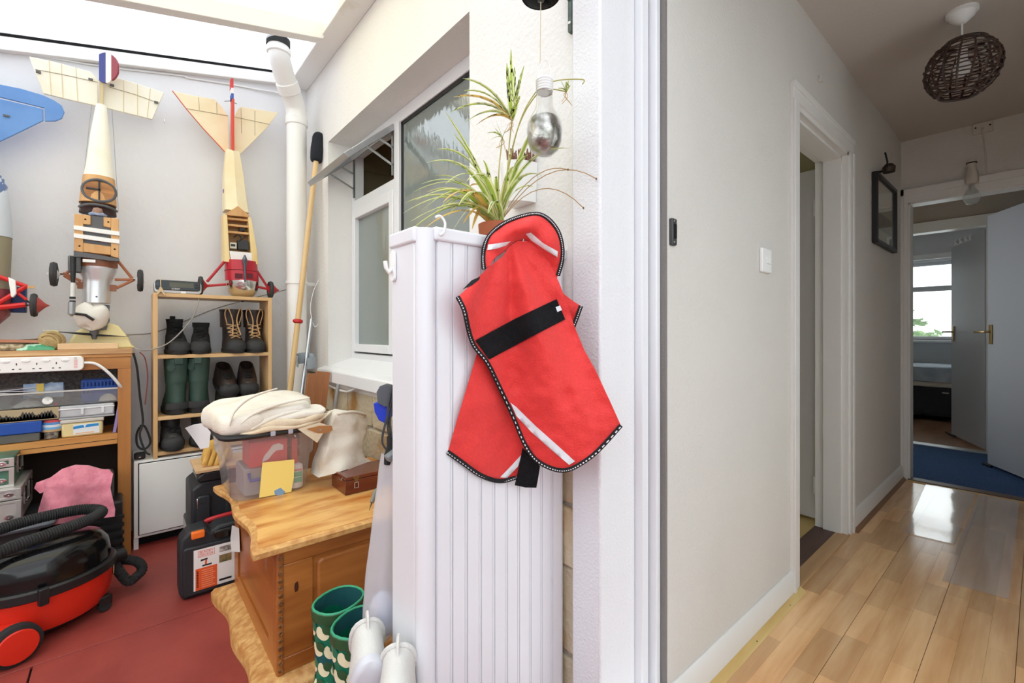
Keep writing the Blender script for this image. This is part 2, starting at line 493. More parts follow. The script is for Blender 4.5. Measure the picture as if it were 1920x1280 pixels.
for y in (2.155, 2.672):
    a = MB(); a.bar((1.05, y, 1.90), vp(.62, -.012, y), .012, .006); a.bar((1.05, y, 1.99), vp(.36, -.012, y), .012, .006)
    a.bar((1.048, y, 1.85), (1.048, y, 2.08), .012, .010)
    a.build('vent_stay', m_alu, w1)

# unseen glazing added on the lean-to's two outer sides to bring in daylight
w3 = thing('added_window_3', 'unseen glazed lean-to side, added to let in daylight', 'window', (-2.36, .7, 1.42)); struct(w3); del w3['category']
q = MB()
for y in (-1.65, -.07, 1.5, 3.07): q.box(-2.39, -2.33, y - .03, y + .03, 1.42, zroof(-2.36))
q.box(-2.39, -2.33, -1.62, 3.04, 1.42, 1.48); q.build('window_frame', m_upvc, w3)
MB().box(-2.363, -2.358, -1.62, 3.04, 1.48, zroof(-2.36)).build('pane', m_clear, w3, smooth=0)
w4 = thing('added_window_4', 'unseen glazed lean-to front, added to let in daylight', 'window', (-.6, -1.66, .85)); struct(w4); del w4['category']  # front glazing is added out of view, for light from the camera side
q = MB()
for x in (-1.2, -.2, .87): q.box(x - .03, x + .03, -1.69, -1.63, .85, zroof(x))
q.box(-2.33, .84, -1.69, -1.63, .85, .91); q.build('window_frame', m_upvc, w4)
MB().prism([(-2.33, .91), (.84, .91), (.84, zroof(.84)), (-2.33, zroof(-2.33))], -1.663, -1.658, 'y').build('pane', m_clear, w4, smooth=0)

# --- bathroom behind the window: walls, tiles, curtain
m_tile = mat('beige_tile', C(196, 182, 152), 0.3, col2=C(176, 158, 124), vscale=4, rnd=0.05)
br = MB(); br.box(1.95, 2.0, 0.82, 3.2, 0, 2.5); br.box(1.12, 2.0, 2.95, 3.2, 0, 2.5); br.box(1.12, 2.0, 0.82, 0.85, 0, 2.5)
br.box(1.12, 2.0, 0.82, 3.2, 2.45, 2.5); br.box(1.12, 2.0, .82, 3.2, -.05, 0)
struct(br.build('wall_bathroom', mat('bathroom_paint', C(190, 178, 150), 0.7), smooth=0))
tr = bpy.data.objects['wall_bathroom']
for i in range(6):
    for j in range(4):
        y0, z0 = 1.0 + i * .325, 1.15 + j * .325
        MB().box(1.944, 1.95, y0, y0 + .32, z0, z0 + .32).build('tile', m_tile, tr, smooth=0)
for i in range(3):
    for j in range(3):
        x0, z0 = 1.14 + i * .27, 1.48 + j * .325
        MB().box(x0, x0 + .265, 2.944, 2.95, z0, z0 + .32).build('tile', m_tile, tr, smooth=0)
cur = MB()
cur.grid(lambda a, b: Vector((1.20 + .03 * math.sin(a * 34) * (0.5 + .5 * b), 2.12 + a * .32 + .09 * (1 - b), 0.9 + b * .95)), 60, 6)
tag(cur.build('net_curtain', mat('cream_net', C(214, 206, 186), 0.9)), 'cream curtain hanging behind the obscured casement pane', 'curtain')

# --- sliding door frame at the hall entrance
fr = thing('door_1', 'white aluminium sliding door frame beside the hall wall', 'door', (1.07, .68, 0))
struct(fr); del fr['category']
MB().box(1.042, 1.072, 0.685, 0.72, 0, 2.2).build('frame_post', m_upvc, fr, bevel=0.003)
MB().box(1.072, 1.080, 0.70, 0.72, 0, 2.2).build('track_groove', mat('grey_groove', C(150, 150, 152), 0.5), fr)
MB().box(1.080, 1.100, 0.666, 0.72, 0, 2.2).build('frame_post', m_upvc, fr, bevel=0.003)
MB().box(1.100, 1.1075, 0.652, 0.72, 0, 2.2).build('brush_strip', mat('grey_brush_pile', C(126, 122, 118), 0.95, bump=.4, bscale=200), fr)
MB().box(1.04, 1.10, -.3, .70, -0.02, 0.02).build('threshold', m_alu, fr, bevel=0.003)
MB().box(1.042, 1.10, -.3, .70, 2.14, 2.2).build('frame_head', m_upvc, fr, bevel=0.003)
k = px(1256, 436, Y=.655)
kp = MB(); kp.box(k.x - .012, k.x + .012, .640, .666, k.z - .036, k.z + .036)
kk = kp.build('latch_keeper', mat('dark_grey_metal', C(74, 74, 76), 0.45, metal=.5), fr, bevel=0.003)
MB().box(k.x - .004, k.x + .006, .637, .645, k.z - .018, k.z + .02).build('keeper_slot', m_dark, kk, bevel=0.001)
for dz in (-.028, .028): MB().lathe([(.0, 0), (.003, 0), (.003, .003), (0, .003)], 10, frame((k.x - .005, .639, k.z + dz), (1, 0, 0), (0, 0, 1))).build('screw', m_chrome, kk)

# --- hall shell
hw = MB()
DX0, DX1, DZ = 2.09, 2.85, 1.98
hw.box(1.108, DX0, HY, HY + .13, 0, HZ); hw.box(DX1, HX1 + .1, HY, HY + .13, 0, HZ); hw.box(DX0, DX1, HY, HY + .13, DZ, HZ)
struct(hw.build('wall_hall', m_hall, smooth=0))
hr_ = MB(); hr_.box(1.10, 1.20, -.8, -.7, 0, HZ); hr_.box(2.25, HX1 + .1, -.8, -.7, 0, HZ); hr_.box(1.20, 2.25, -.8, -.7, 2.15, HZ)
hr_.box(1.10, 1.12, -.7, -.3, 0, HZ)
struct(hr_.build('wall_hall_right', m_hall, smooth=0))
w5 = thing('added_window_5', 'unseen glazed door added opposite the light switch to light the hall', 'window', (1.7, -.75, 0)); struct(w5); del w5['category']  # added opening, out of view, so sky light reaches the near hall wall
q = MB()
for x in (1.23, 1.72, 2.22): q.box(x - .03, x + .03, -.78, -.73, .06, 2.09)
q.box(1.20, 2.25, -.78, -.73, 0, .06); q.box(1.20, 2.25, -.78, -.73, 2.09, 2.15); q.build('window_frame', m_upvc, w5)
MB().box(1.23, 2.22, -.758, -.753, .06, 2.09).build('pane', m_clear, w5, smooth=0)
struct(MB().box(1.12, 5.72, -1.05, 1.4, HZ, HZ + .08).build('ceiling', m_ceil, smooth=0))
# end wall with doorway
EY0, EY1, EZ = -.22, .611, 1.965
ew = MB(); ew.box(HX1, HX1 + .1, EY1 + .04, HY + .0, 0, HZ); ew.box(HX1, HX1 + .1, -.75, EY0 - .03, 0, HZ); ew.box(HX1, HX1 + .1, EY0 - .03, EY1 + .04, EZ + .03, HZ)
struct(ew.build('wall_hall_end', m_hall, smooth=0))

# --- hall floor: laminate strips
hf = struct(MB().box(1.09, HX1 + .02, -.7, HY, -.03, -.003).build('floor_hall', mat('underlay', C(92, 66, 44), .8), smooth=0))
m_lam = mat('beech_laminate', C(228, 188, 140), 0.17, col2=C(198, 148, 98), vscale=9, stretch=(.22, 2.4, 1), rnd=0.19, detail=6, lo=.3, hi=.72, spec=.55)
random.seed(5)
sw = 0.0655; n_rows = 20
for r_ in range(n_rows):
    y1 = HY - .012 - r_ * sw; y0 = y1 - sw + (.0004 if r_ % 3 != 2 else .0016)
    x = 1.10 - random.uniform(0, .3)
    while x < HX1 + .02:
        L = random.choice([.28, .36, .42])
        a, b = max(1.10, x), min(HX1 + .02, x + L - .0005)
        if b - a > .02: MB().box(a, b, y0, y1, -.004, 0).build('floor_strip', m_lam, hf, smooth=0)
        x += L
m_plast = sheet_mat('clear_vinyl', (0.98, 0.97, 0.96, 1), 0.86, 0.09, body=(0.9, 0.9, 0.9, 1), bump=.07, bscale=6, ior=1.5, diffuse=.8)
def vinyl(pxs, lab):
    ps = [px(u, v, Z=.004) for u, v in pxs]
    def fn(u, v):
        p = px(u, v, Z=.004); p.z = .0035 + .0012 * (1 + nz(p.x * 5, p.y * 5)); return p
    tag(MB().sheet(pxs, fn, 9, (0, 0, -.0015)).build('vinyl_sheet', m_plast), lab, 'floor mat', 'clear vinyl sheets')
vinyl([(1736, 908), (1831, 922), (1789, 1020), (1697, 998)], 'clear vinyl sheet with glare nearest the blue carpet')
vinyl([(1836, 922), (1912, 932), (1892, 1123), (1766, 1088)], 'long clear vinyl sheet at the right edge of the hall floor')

# baseboards, scotia
m_pine = wood('pine_scotia', C(222, 196, 136), C(196, 160, 96), 'x', 18)
bb = MB(); bb.prism([(HY, 0), (HY - .016, 0), (HY - .016, .085), (HY - .006, .10), (HY, .10)], 1.112, DX0 - .07, 'x')
struct(bb.build('baseboard_hall_near', m_trimw, bevel=.0015))
bb = MB(); bb.prism([(HY, 0), (HY - .016, 0), (HY - .016, .085), (HY - .006, .10), (HY, .10)], DX1 + .06, HX1, 'x')
struct(bb.build('baseboard_hall_far', m_trimw, bevel=.0015))
sc_ = MB(); sc_.prism([(HY - .016, 0), (HY - .038, 0), (HY - .034, .006), (HY - .021, .014), (HY - .016, .018)], 1.112, DX0 + .0, 'x')
o = struct(sc_.build('trim_6', m_pine, bevel=.001))
for xx in (1.32, 1.62, 1.93): MB().lathe([(0, 0), (.003, 0), (0, .002)], 8, Matrix.Translation((xx, HY - .029, .009))).build('nail_head', m_dark, o)
sc_ = MB(); sc_.prism([(HY - .016, 0), (HY - .034, 0), (HY - .03, .006), (HY - .020, .014), (HY - .016, .018)], DX1 + .06, HX1, 'x')
struct(sc_.build('trim_7', wood('brown_scotia', C(150, 112, 78), C(120, 84, 54), 'x', 18), bevel=.001))

# --- hall door (door 2): architrave, lining, leaf
d2 = thing('door_2', 'white hall door standing open inward, right of the light switch', 'door', (DX0, HY, 0)); struct(d2); del d2['category']
ar = MB()
def archx(mb, x0, x1, s):   # upright architrave with moulded steps, s=+1 opening on +x side
    w = x1 - x0
    mb.box(x0, x1, HY - .014, HY, 0, DZ)
    a = x0 if s > 0 else x1 - w * .35
    mb.box(a, a + w * .35, HY - .02, HY - .014, 0, DZ)
archx(ar, DX0 - .07, DX0, 1); archx(ar, DX1, DX1 + .065, -1)
ar.box(DX0 - .07, DX1 + .065, HY - .0145, HY, DZ, DZ + .07); ar.box(DX0 - .07, DX1 + .065, HY - .0205, HY - .0145, DZ + .045, DZ + .07)
ar.build('architrave', m_trimw, d2, bevel=.0015)
ln = MB(); ln.box(DX0 - .001, DX0 + .02, HY - .005, HY + .14, 0, DZ); ln.box(DX1 - .02, DX1 + .001, HY - .005, HY + .14, 0, DZ); ln.box(DX0, DX1, HY - .005, HY + .14, DZ - .02, DZ + .001)
ln.box(DX1 - .032, DX1 - .02, HY + .02, HY + .10, 0, DZ - .02); ln.box(DX0 + .02, DX0 + .032, HY + .02, HY + .10, 0, DZ - .02); ln.box(DX0 + .02, DX1 - .02, HY + .02, HY + .10, DZ - .032, DZ - .02)
ln.build('door_lining', m_trimw, d2, bevel=.001)
MB().box(2.925, 2.962, .80, 1.53, .012, 1.955).build('door_leaf', mat('white_door_paint', C(222, 222, 222), .35), d2, bevel=.002)
for zz in (.22, 1.72):
    h = MB(); h.box(2.84, 2.928, .786, .80, zz - .045, zz + .045); h.lathe([(.006, zz - .05), (.006, zz + .05)], 8, Matrix.Translation((2.90, .785, 0)))
    h.build('hinge', m_white, d2)
MB().box(DX0 + .0, DX1, HY + .045, HY + .14, -.003, .006).build('door_sill', wood('dark_sill', C(92, 66, 58), C(70, 48, 42), 'x', 12), d2)
MB().box(DX0, DX1, HY - .012, HY + .045, -.003, .007).build('door_strip', wood('pale_sill', C(200, 164, 120), C(170, 130, 88), 'x', 12), d2, bevel=.002)
# side room behind the hall door
sr = MB(); sr.box(2.02, 4.3, 2.9, 3.0, 0, .9); sr.box(2.02, 4.3, 2.9, 3.0, 2.05, 2.4); sr.box(2.02, 2.25, 2.9, 3.0, .9, 2.05); sr.box(3.6, 4.3, 2.9, 3.0, .9, 2.05); sr.box(4.2, 4.3, .78, 3, 0, 2.4); sr.box(2.0, 2.06, .78, 3, 0, 2.4); sr.box(2.0, 4.3, .78, 3, 2.35, 2.42)
struct(sr.build('wall_side_room', mat('olive_paint', C(160, 150, 116), .8), smooth=0))
struct(MB().box(2.06, 4.2, HY + .14, 2.9, -.04, -.002).build('floor_side_room', mat('mustard_carpet', C(186, 160, 104), .95), smooth=0))

w6 = thing('added_window_6', 'unseen side room window added to light the open hall door', 'window', (2.9, 2.95, .9)); struct(w6); del w6['category']  # added out of view to put daylight on the door leaf
q = MB(); q.box(2.25, 3.6, 2.93, 2.98, .9, .95); q.box(2.25, 3.6, 2.93, 2.98, 2.0, 2.05)
for x in (2.25, 2.9, 3.55): q.box(x, x + .05, 2.93, 2.98, .95, 2.0)
q.build('window_frame', m_upvc, w6); MB().box(2.28, 3.58, 2.953, 2.958, .93, 2.02).build('pane', m_clear, w6, smooth=0)
# --- end doorway (door 3): frame, grey leaf
d3 = thing('door_3', 'grey door swung open into the blue carpeted lobby', 'door', (HX1, EY1, 0)); struct(d3); del d3['category']
a = MB()
a.box(HX1 - .016, HX1, EY1 - .0, EY1 + .039, 0, EZ + .095); a.box(HX1 - .024, HX1 - .016, EY1 + .02, EY1 + .039, 0, EZ + .095)
a.box(HX1 - .016, HX1, EY0 - .07, EY0, 0, EZ + .095); a.box(HX1 - .0165, HX1, EY0 - .07, EY1 + .039, EZ, EZ + .095); a.box(HX1 - .024, HX1 - .0165, EY0 - .07, EY1 + .039, EZ + .05, EZ + .095)
a.build('architrave', m_trimw, d3, bevel=.0015)
a = MB(); a.box(HX1 - .006, HX1 + .11, EY1 - .012, EY1 + .03, 0, EZ); a.box(HX1 - .006, HX1 + .11, EY0 - .03, EY0, 0, EZ); a.box(HX1 - .006, HX1 + .11, EY0, EY1, EZ - .012, EZ + .03)
a.build('door_lining', m_trimw, d3, bevel=.001)
m_greyd = mat('grey_door_paint', C(172, 173, 178), 0.32, var=.05, vscale=2, stretch=(1, 1, .2))
hg = Vector((4.37, -.19, 0)); fe = Vector((5.13, .25, 0))
lf = MB(); lf.bar(hg + Vector((0, 0, .99)), fe + Vector((0, 0, .99)), .04, 1.93)
lf.build('door_leaf', m_greyd, d3, bevel=.002)
def lever(par, base, along, out, side=1):
    """lever handle: plate, stem, lever"""
    along = Vector(along).normalized(); out = Vector(out).normalized(); b = Vector(base)
    m_brass = MATS.get('worn_brass') or mat('worn_brass', C(176, 150, 104), .3, metal=.9)
    M = frame(b, along, (0, 0, 1))
    p = MB(); p.cbox(b + out * .004 - Vector((0, 0, .02)), (.034, .15, .008), frame((0, 0, 0), along, (0, 0, 1)).to_3x3())
    pl_ = p.build('handle_plate', m_brass, par, bevel=.002)
    q = MB(); q.tube([b, b + out * .045, b + out * .05 + along * .015, b + out * .048 + along * .11], .008, 8)
    q.build('lever', m_brass, pl_)
dv = (hg - fe).normalized(); nv = Vector((-dv.y, dv.x, 0))
if nv.x > 0: nv = -nv
lever(d3, fe + dv * .045 + nv * .021 + Vector((0, 0, 1.05)), dv * -1, nv)
st = MB(); st.tube([fe + dv * .05 + nv * .02 + Vector((0, 0, .012)), fe + dv * .01 + nv * .03 + Vector((0, 0, .018)), fe - dv * .03 + nv * .03 + Vector((0, 0, .012))], .010, 8)
st.build('rubber_stop', m_rubber, d3)
MB().box(HX1 - .03, HX1 + .06, EY0, EY1, -.002, .010).build('threshold', wood('dark_threshold', C(92, 60, 44), C(62, 40, 30), 'y', 14), d3, bevel=.003)
MB().box(HX1 - .045, HX1 - .028, EY0, EY1, -.002, .006).build('threshold_strip', m_pine, d3, bevel=.002)

# --- lobby
LX = 5.62
m_blue = mat('blue_carpet', C(52, 84, 126), 1.0, col2=C(34, 60, 98), vscale=130, bump=.6, bscale=260, detail=2)
struct(MB().box(HX1 + .05, LX + .02, -.75, 1.35, -.03, .004).build('floor_lobby', m_blue, smooth=0))
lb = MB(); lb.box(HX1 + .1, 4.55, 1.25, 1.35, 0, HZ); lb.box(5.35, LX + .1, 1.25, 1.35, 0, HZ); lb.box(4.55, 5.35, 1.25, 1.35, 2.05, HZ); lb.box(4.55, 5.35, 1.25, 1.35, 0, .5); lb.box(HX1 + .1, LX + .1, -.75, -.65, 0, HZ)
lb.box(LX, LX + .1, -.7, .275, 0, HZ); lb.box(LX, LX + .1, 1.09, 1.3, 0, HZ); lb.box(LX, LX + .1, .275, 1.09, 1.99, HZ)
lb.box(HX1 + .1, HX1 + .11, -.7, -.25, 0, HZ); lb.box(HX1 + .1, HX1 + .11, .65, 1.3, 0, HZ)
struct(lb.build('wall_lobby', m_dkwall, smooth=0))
w7 = thing('added_window_7', 'unseen lobby side window added to let in daylight', 'window', (4.95, 1.3, .5)); struct(w7); del w7['category']  # added out of view to brighten the lobby and its grey door
q = MB(); q.box(4.55, 5.35, 1.28, 1.33, .5, .56); q.box(4.55, 5.35, 1.28, 1.33, 1.99, 2.05)
for x in (4.55, 5.29): q.box(x, x + .06, 1.28, 1.33, .56, 1.99)
q.build('window_frame', m_upvc, w7); MB().box(4.58, 5.32, 1.303, 1.308, .53, 2.02).build('pane', m_clear, w7, smooth=0)
d4 = thing('door_4', 'grey bedroom door with hooks along its top, standing ajar', 'door', (LX, .28, 0)); struct(d4); del d4['category']
a = MB(); a.box(LX - .015, LX + .11, .235, .30, 0, 1.97); a.box(LX - .015, LX + .11, 1.07, 1.13, 0, 1.97); a.box(LX - .015, LX + .11, .235, 1.13, 1.965, 2.06)
a.build('architrave', m_trimw, d4, bevel=.002)
h4, f4 = Vector((5.74, .30, 0)), Vector((6.33, .565, 0))
lf = MB(); lf.bar(h4 + Vector((0, 0, .985)), f4 + Vector((0, 0, .985)), .035, 1.93); lf.build('door_leaf', m_greyd, d4, bevel=.002)
dv4 = (h4 - f4).normalized(); nv4 = Vector((-dv4.y, dv4.x, 0))
if nv4.y < 0: nv4 = -nv4
lever(d4, f4 + dv4 * .05 + nv4 * .018 + Vector((0, 0, 1.05)), dv4 * -1, nv4)
for i in range(4):
    p = f4 + dv4 * (.12 + i * .10) + nv4 * .020
    h = MB(); h.tube([p + Vector((0, 0, 1.952)), p + nv4 * .012 + Vector((0, 0, 1.94)), p + nv4 * .008 + Vector((0, 0, 1.90)), p + nv4 * .03 + Vector((0, 0, 1.89)), p + nv4 * .04 + Vector((0, 0, 1.91))], .005, 6)
    h.build('coat_hook', m_white, d4)
MB().box(LX - .02, LX + .1, .30, 1.07, -.002, .010).build('threshold', m_alu, d4, bevel=.003)
st = MB(); st.tube([f4 + nv4 * .02 + dv4 * .1 + Vector((0, 0, .02)), f4 + nv4 * .03 - dv4 * .02 + Vector((0, 0, .02)), f4 + nv4 * .04 - dv4 * .06 + Vector((0, 0, .03))], .008, 8); st.build('rubber_stop', m_rubber, d4)

# --- bedroom
BX = 8.3
m_bed = mat('bedroom_wall_paint', C(214, 216, 218), .85)
struct(MB().box(LX + .02, BX, -1.3, 3.2, -.03, .002).build('floor_bedroom', wood('bedroom_laminate', C(176, 140, 112), C(146, 108, 82), 'x', 6, rough=.22), smooth=0))
b = MB(); WB0, WB1, WBZ0, WBZ1 = -.3, 2.3, .94, 2.0
b.box(BX, BX + .15, -1.3, WB0, 0, HZ); b.box(BX, BX + .15, WB1, 3.2, 0, HZ); b.box(BX, BX + .15, WB0, WB1, 0, WBZ0); b.box(BX, BX + .15, WB0, WB1, WBZ1, HZ)
b.box(LX + .1, BX + .15, -1.4, -1.3, 0, HZ); b.box(LX + .1, BX + .15, 3.2, 3.3, 0, HZ); b.box(LX + .1, LX + .12, -1.3, .235, 0, HZ); b.box(LX + .1, LX + .12, 1.13, 3.2, 0, HZ); b.box(LX + .1, LX + .12, .235, 1.13, 2.06, HZ)
struct(b.build('wall_bedroom', m_bed, smooth=0))
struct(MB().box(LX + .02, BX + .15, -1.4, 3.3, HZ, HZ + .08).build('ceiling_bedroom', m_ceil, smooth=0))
w2 = thing('window_2', 'white bedroom window above the bed', 'window', (BX, 1, WBZ0)); struct(w2); del w2['category']
a = MB(); a.box(BX + .04, BX + .09, WB0, WB1, WBZ0, WBZ0 + .05); a.box(BX + .04, BX + .09, WB0, WB1, WBZ1 - .05, WBZ1); a.box(BX + .03, BX + .09, WB0, WB1, 1.60, 1.67)
for y in (WB0, 1.62, WB1 - .05): a.box(BX + .0401, BX + .0899, y, y + .05, WBZ0, WBZ1)
a.build('window_frame', m_upvc, w2, bevel=.004)
MB().box(BX + .06, BX + .066, WB0 + .03, WB1 - .03, WBZ0 + .03, WBZ1 - .03).build('pane', m_clear, w2, smooth=0)
MB().box(BX - .14, BX + .05, WB0 - .05, WB1 + .05, WBZ0 - .03, WBZ0).build('window_sill', m_gloss_white, w2, bevel=.004)
MB().box(BX - .05, BX - .0, WB0 - .1, WB1 + .1, 2.03, 2.10).build('blind_box', m_white, w2, bevel=.004)
# ================================================================ HALL THINGS
# light switch
k = px(1432, 489, Y=HY)
t = thing('light_switch', 'white three gang light switch on the hall wall', 'switch', (k.x, HY, k.z))
MB().box(k.x - .043, k.x + .043, HY - .012, HY, k.z - .043, k.z + .043).build('face_plate', m_white, t, bevel=.004)
for i in range(3):
    MB().prism([(HY - .012, k.z - .012), (HY - .019, k.z - .012), (HY - .014, k.z + .012), (HY - .012, k.z + .012)], k.x - .012 + i * .013, k.x - .002 + i * .013, 'x').build('rocker', m_white, t, bevel=.001)
# painted-over wall hook
k = px(1534, 150, Y=HY)
t = MB(); t.tube([k + Vector((0, 0, .02)), k + Vector((0, -.01, .012)), k + Vector((0, -.006, -.012)), k + Vector((0, -.018, -.016))], .004, 6); t.lathe([(.012, 0), (.012, .004), (0, .005)], 12, frame(k, (1, 0, 0), (0, 0, 1)))
tag(t.build('wall_hook', m_hall), 'small painted over hook high on the hall wall beside the door frame', 'hook')
# framed picture with picture lamp
a, b = px(1634, 320, Y=HY), px(1672, 470, Y=HY)
x0, x1 = a.x, b.x; z0 = px(1634, 455, Y=HY).z; z1 = px(1634, 322, Y=HY).z
t = thing('framed_picture', 'black framed picture hanging on the hall wall', 'picture', ((x0 + x1) / 2, HY, z0))
Mt = Matrix.Translation((0, 0, 0))
fr_ = MB(); w = .022
yb0, yb1 = HY - .030, HY - .002
fr_.box(x0, x0 + w, yb0, yb1, z0, z1); fr_.box(x1 - w, x1, yb0, yb1, z0, z1); fr_.box(x0 + w, x1 - w, yb0, yb1, z0, z0 + w); fr_.box(x0 + w, x1 - w, yb0, yb1, z1 - w, z1)
fr_.build('picture_frame', mat('black_frame', C(28, 26, 26), .4), t, bevel=.002)
MB().box(x0 + w, x1 - w, HY - .012, HY - .004, z0 + w, z1 - w).build('mount', mat('picture_mount', C(176, 168, 156), .8), t)
MB().box(x0 + .08, x1 - .08, HY - .0128, HY - .012, z0 + .10, z1 - .22).build('print', mat('dark_engraving', C(70, 68, 66), .8, col2=C(110, 104, 98), vscale=22), t)
MB().box(x0 + w, x1 - w, HY - .018, HY - .016, z0 + w, z1 - w).build('glass', m_clear, t, smooth=0)
t = thing('picture_lamp', 'dark clip lamp above the framed picture', 'lamp', ((x0 + x1) / 2 - .1, HY, z1 + .03))
cx_ = x0 + .10
p = MB(); p.lathe([(.03, -.02), (.034, .01), (.02, .03), (0, .032)], 12, Matrix.Translation((cx_ + .08, HY - .05, z1 + .045))); p.build('lamp_head', mat('bronze_metal', C(66, 52, 42), .4, metal=.5), t)
p = MB(); p.tube([(cx_ + .06, HY - .045, z1 + .05), (cx_ - .02, HY - .06, z1 + .065), (cx_ - .08, HY - .06, z1 + .10)], .005, 6); p.tube([(cx_ + .08, HY - .03, z1 + .04), (cx_ + .08, HY - .002, z1 + .04)], .007, 6)
p.build('arm', m_black, t)
# pendant
PX, PY = 2.70, .215
t = thing('pendant_lamp', 'dark wicker ball shade hanging from the hall ceiling', 'lamp', (PX, PY, HZ))
MB().lathe([(.052, 0), (.052, -.012), (.044, -.014), (.040, -.03), (.016, -.052), (.006, -.055)], 20, Matrix.Translation((PX, PY, HZ))).build('ceiling_rose', m_white, t)
MB().tube([(PX, PY, HZ - .05), (PX, PY, HZ - .19)], .0035, 6).build('cord', m_white, t)
MB().lathe([(.018, .03), (.018, -.02), (.03, -.05), (.028, -.075), (0, -.09)], 14, Matrix.Translation((PX, PY, HZ - .19))).build('lamp_holder', m_white, t)
m_wick = wood('dark_cane', C(74, 52, 42), C(48, 32, 26), 'z', 30)
zc, RR, HH = HZ - .245, .118, .105
tilt = Matrix.Translation((PX, PY, zc)) @ Matrix.Rotation(R(6), 4, 'X')
def sr_(zz): return RR * math.sqrt(max(0, 1 - (zz / (HH * 1.18)) ** 2)) * (1.02)
shade = MB().tube([tilt @ Vector((sr_(-HH) * math.cos(a) , sr_(-HH) * math.sin(a), -HH)) for a in [2 * PI * i / 32 for i in range(32)]], .006, 6, closed=True).build('shade', m_wick, t)
for q in (HH,): MB().tube([tilt @ Vector((sr_(q) * math.cos(a), sr_(q) * math.sin(a), q)) for a in [2 * PI * i / 32 for i in range(32)]], .008, 6, closed=True).build('cane_ring', m_wick, shade)
NR = 15
for i in range(1, NR):
    zz = -HH + 2 * HH * i / NR
    for ph in (0,):
        if ph and i % 1: continue
        MB().tube([tilt @ Vector(((sr_(zz) + .004 * math.sin(8 * a + ph * PI + i * PI)) * math.cos(a), (sr_(zz) + .004 * math.sin(8 * a + i * PI + ph * PI)) * math.sin(a), zz + .0022 * math.sin(4 * a + i))) for a in [2 * PI * j / 48 for j in range(48)]], .0030, 5, closed=True).build('cane_ring', m_wick, shade)
for j in range(16):
    a = 2 * PI * j / 16
    MB().tube([tilt @ Vector((sr_(zz) * math.cos(a), sr_(zz) * math.sin(a), zz)) for zz in [-HH + 2 * HH * i / 10 for i in range(11)]], .0042, 5).build('cane_rib', m_wick, shade)
# junction box + bulb holder on the end wall
k = px(1843, 238, X=HX1)
t = thing('junction_box', 'square painted junction box at the top of the hall end wall', 'junction box', (HX1, k.y, k.z))
m_jb = mat('aged_white_plastic', C(206, 198, 188), .5)
MB().box(HX1 - .014, HX1, k.y - .046, k.y + .046, k.z - .042, min(HZ - .002, k.z + .042)).build('cover_plate', m_jb, t, bevel=.003)
for dy in (-.033, .033): MB().lathe([(.005, 0), (.004, .002), (0, .002)], 8, frame((HX1 - .014, k.y + dy, k.z), (0, -1, 0), (0, 0, 1))).build('screw', m_black, t)
MB().tube([(HX1 - .012, k.y, k.z - .01), (HX1 - .022, k.y, k.z - .022), (HX1 - .010, k.y, k.z - .05)], .006, 6).build('cable_grip', m_jb, t)
kb = px(1822, 330, X=HX1 - .04)
MB_ = MB(); MB_.tube(cr([(HX1 - .008, k.y, k.z - .05), (HX1 - .006, k.y - .012, k.z - .2), (HX1 - .006, k.y - .015, kb.z - .03), (HX1 - .012, kb.y - .02, kb.z - .01)], 6), .0035, 6)
tag(MB_.build('lamp_flex', m_jb), 'thin white flex running down the end wall from the junction box', 'cable')
t = thing('wall_bulb', 'clear bulb in a white wall holder above the lobby door', 'lamp', (HX1, kb.y, kb.z))
bx0 = HX1 - .045
MB().lathe([(.0, .105), (.022, .10), (.025, .085), (.018, .07), (.022, .04), (.03, .02), (.034, -.015), (.032, -.05), (.02, -.055)], 16, Matrix.Translation((bx0, kb.y, kb.z))).build('bulb_holder', m_jb, t)
MB().lathe([(.026, .086), (.027, .083), (.026, .080)], 16, Matrix.Translation((bx0, kb.y, kb.z))).build('holder_ring', m_black, t)
MB().tube([(bx0, kb.y, kb.z + .02), (HX1 - .002, kb.y, kb.z + .02)], .012, 8).build('wall_bracket', m_jb, t)
m_bulbg = sheet_mat('bulb_glass', (.9, .9, .88, 1), .78, .03, ior=1.5)
MB().lathe([(.013, -.05), (.014, -.075), (.030, -.10), (.041, -.13), (.040, -.155), (.026, -.18), (0, -.188)], 20, Matrix.Translation((bx0, kb.y, kb.z))).build('glass_bulb', m_bulbg, t)
MB().lathe([(.007, -.05), (.009, -.09), (.005, -.12), (0, -.125)], 10, Matrix.Translation((bx0, kb.y, kb.z))).build('filament_stem', m_chrome, t)
# bed
t = thing('bed', 'single bed with dark divan base under the bedroom window', 'bed', (7.75, 1.2, 0))
m_div = mat('charcoal_divan', C(42, 42, 48), .8)
MB().box(7.22, 8.2, .35, 2.4, .06, .40).build('divan_base', m_div, t, bevel=.01)
for y0 in (.40, 1.07, 1.72):
    d = MB().box(7.21, 7.222, y0, y0 + .62, .09, .36).build('drawer', m_div, t, bevel=.004)
    MB().box(7.20, 7.212, y0 + .28, y0 + .34, .335, .352).build('drawer_pull', m_chrome, d, bevel=.002)
MB().box(7.22, 8.2, .35, 2.4, .40, .47).build('mattress', mat('mattress_cloth', C(206, 198, 184), .9), t, bevel=.02)
cv = MB(); cv.grid(lambda a, b: Vector((7.19 + (0 if b < .3 else (b - .3) / .7 * 1.0), .32 + a * 2.1, (.47 + b / .3 * .17 if b < .3 else .64) + .012 * nz(a * 12, b * 9, 1.3))), 40, 24)
cv.build('duvet', mat('pale_blue_duvet', C(178, 186, 192), .9, col2=C(150, 164, 174), vscale=7, bump=.6, bscale=9), t, smooth=80)
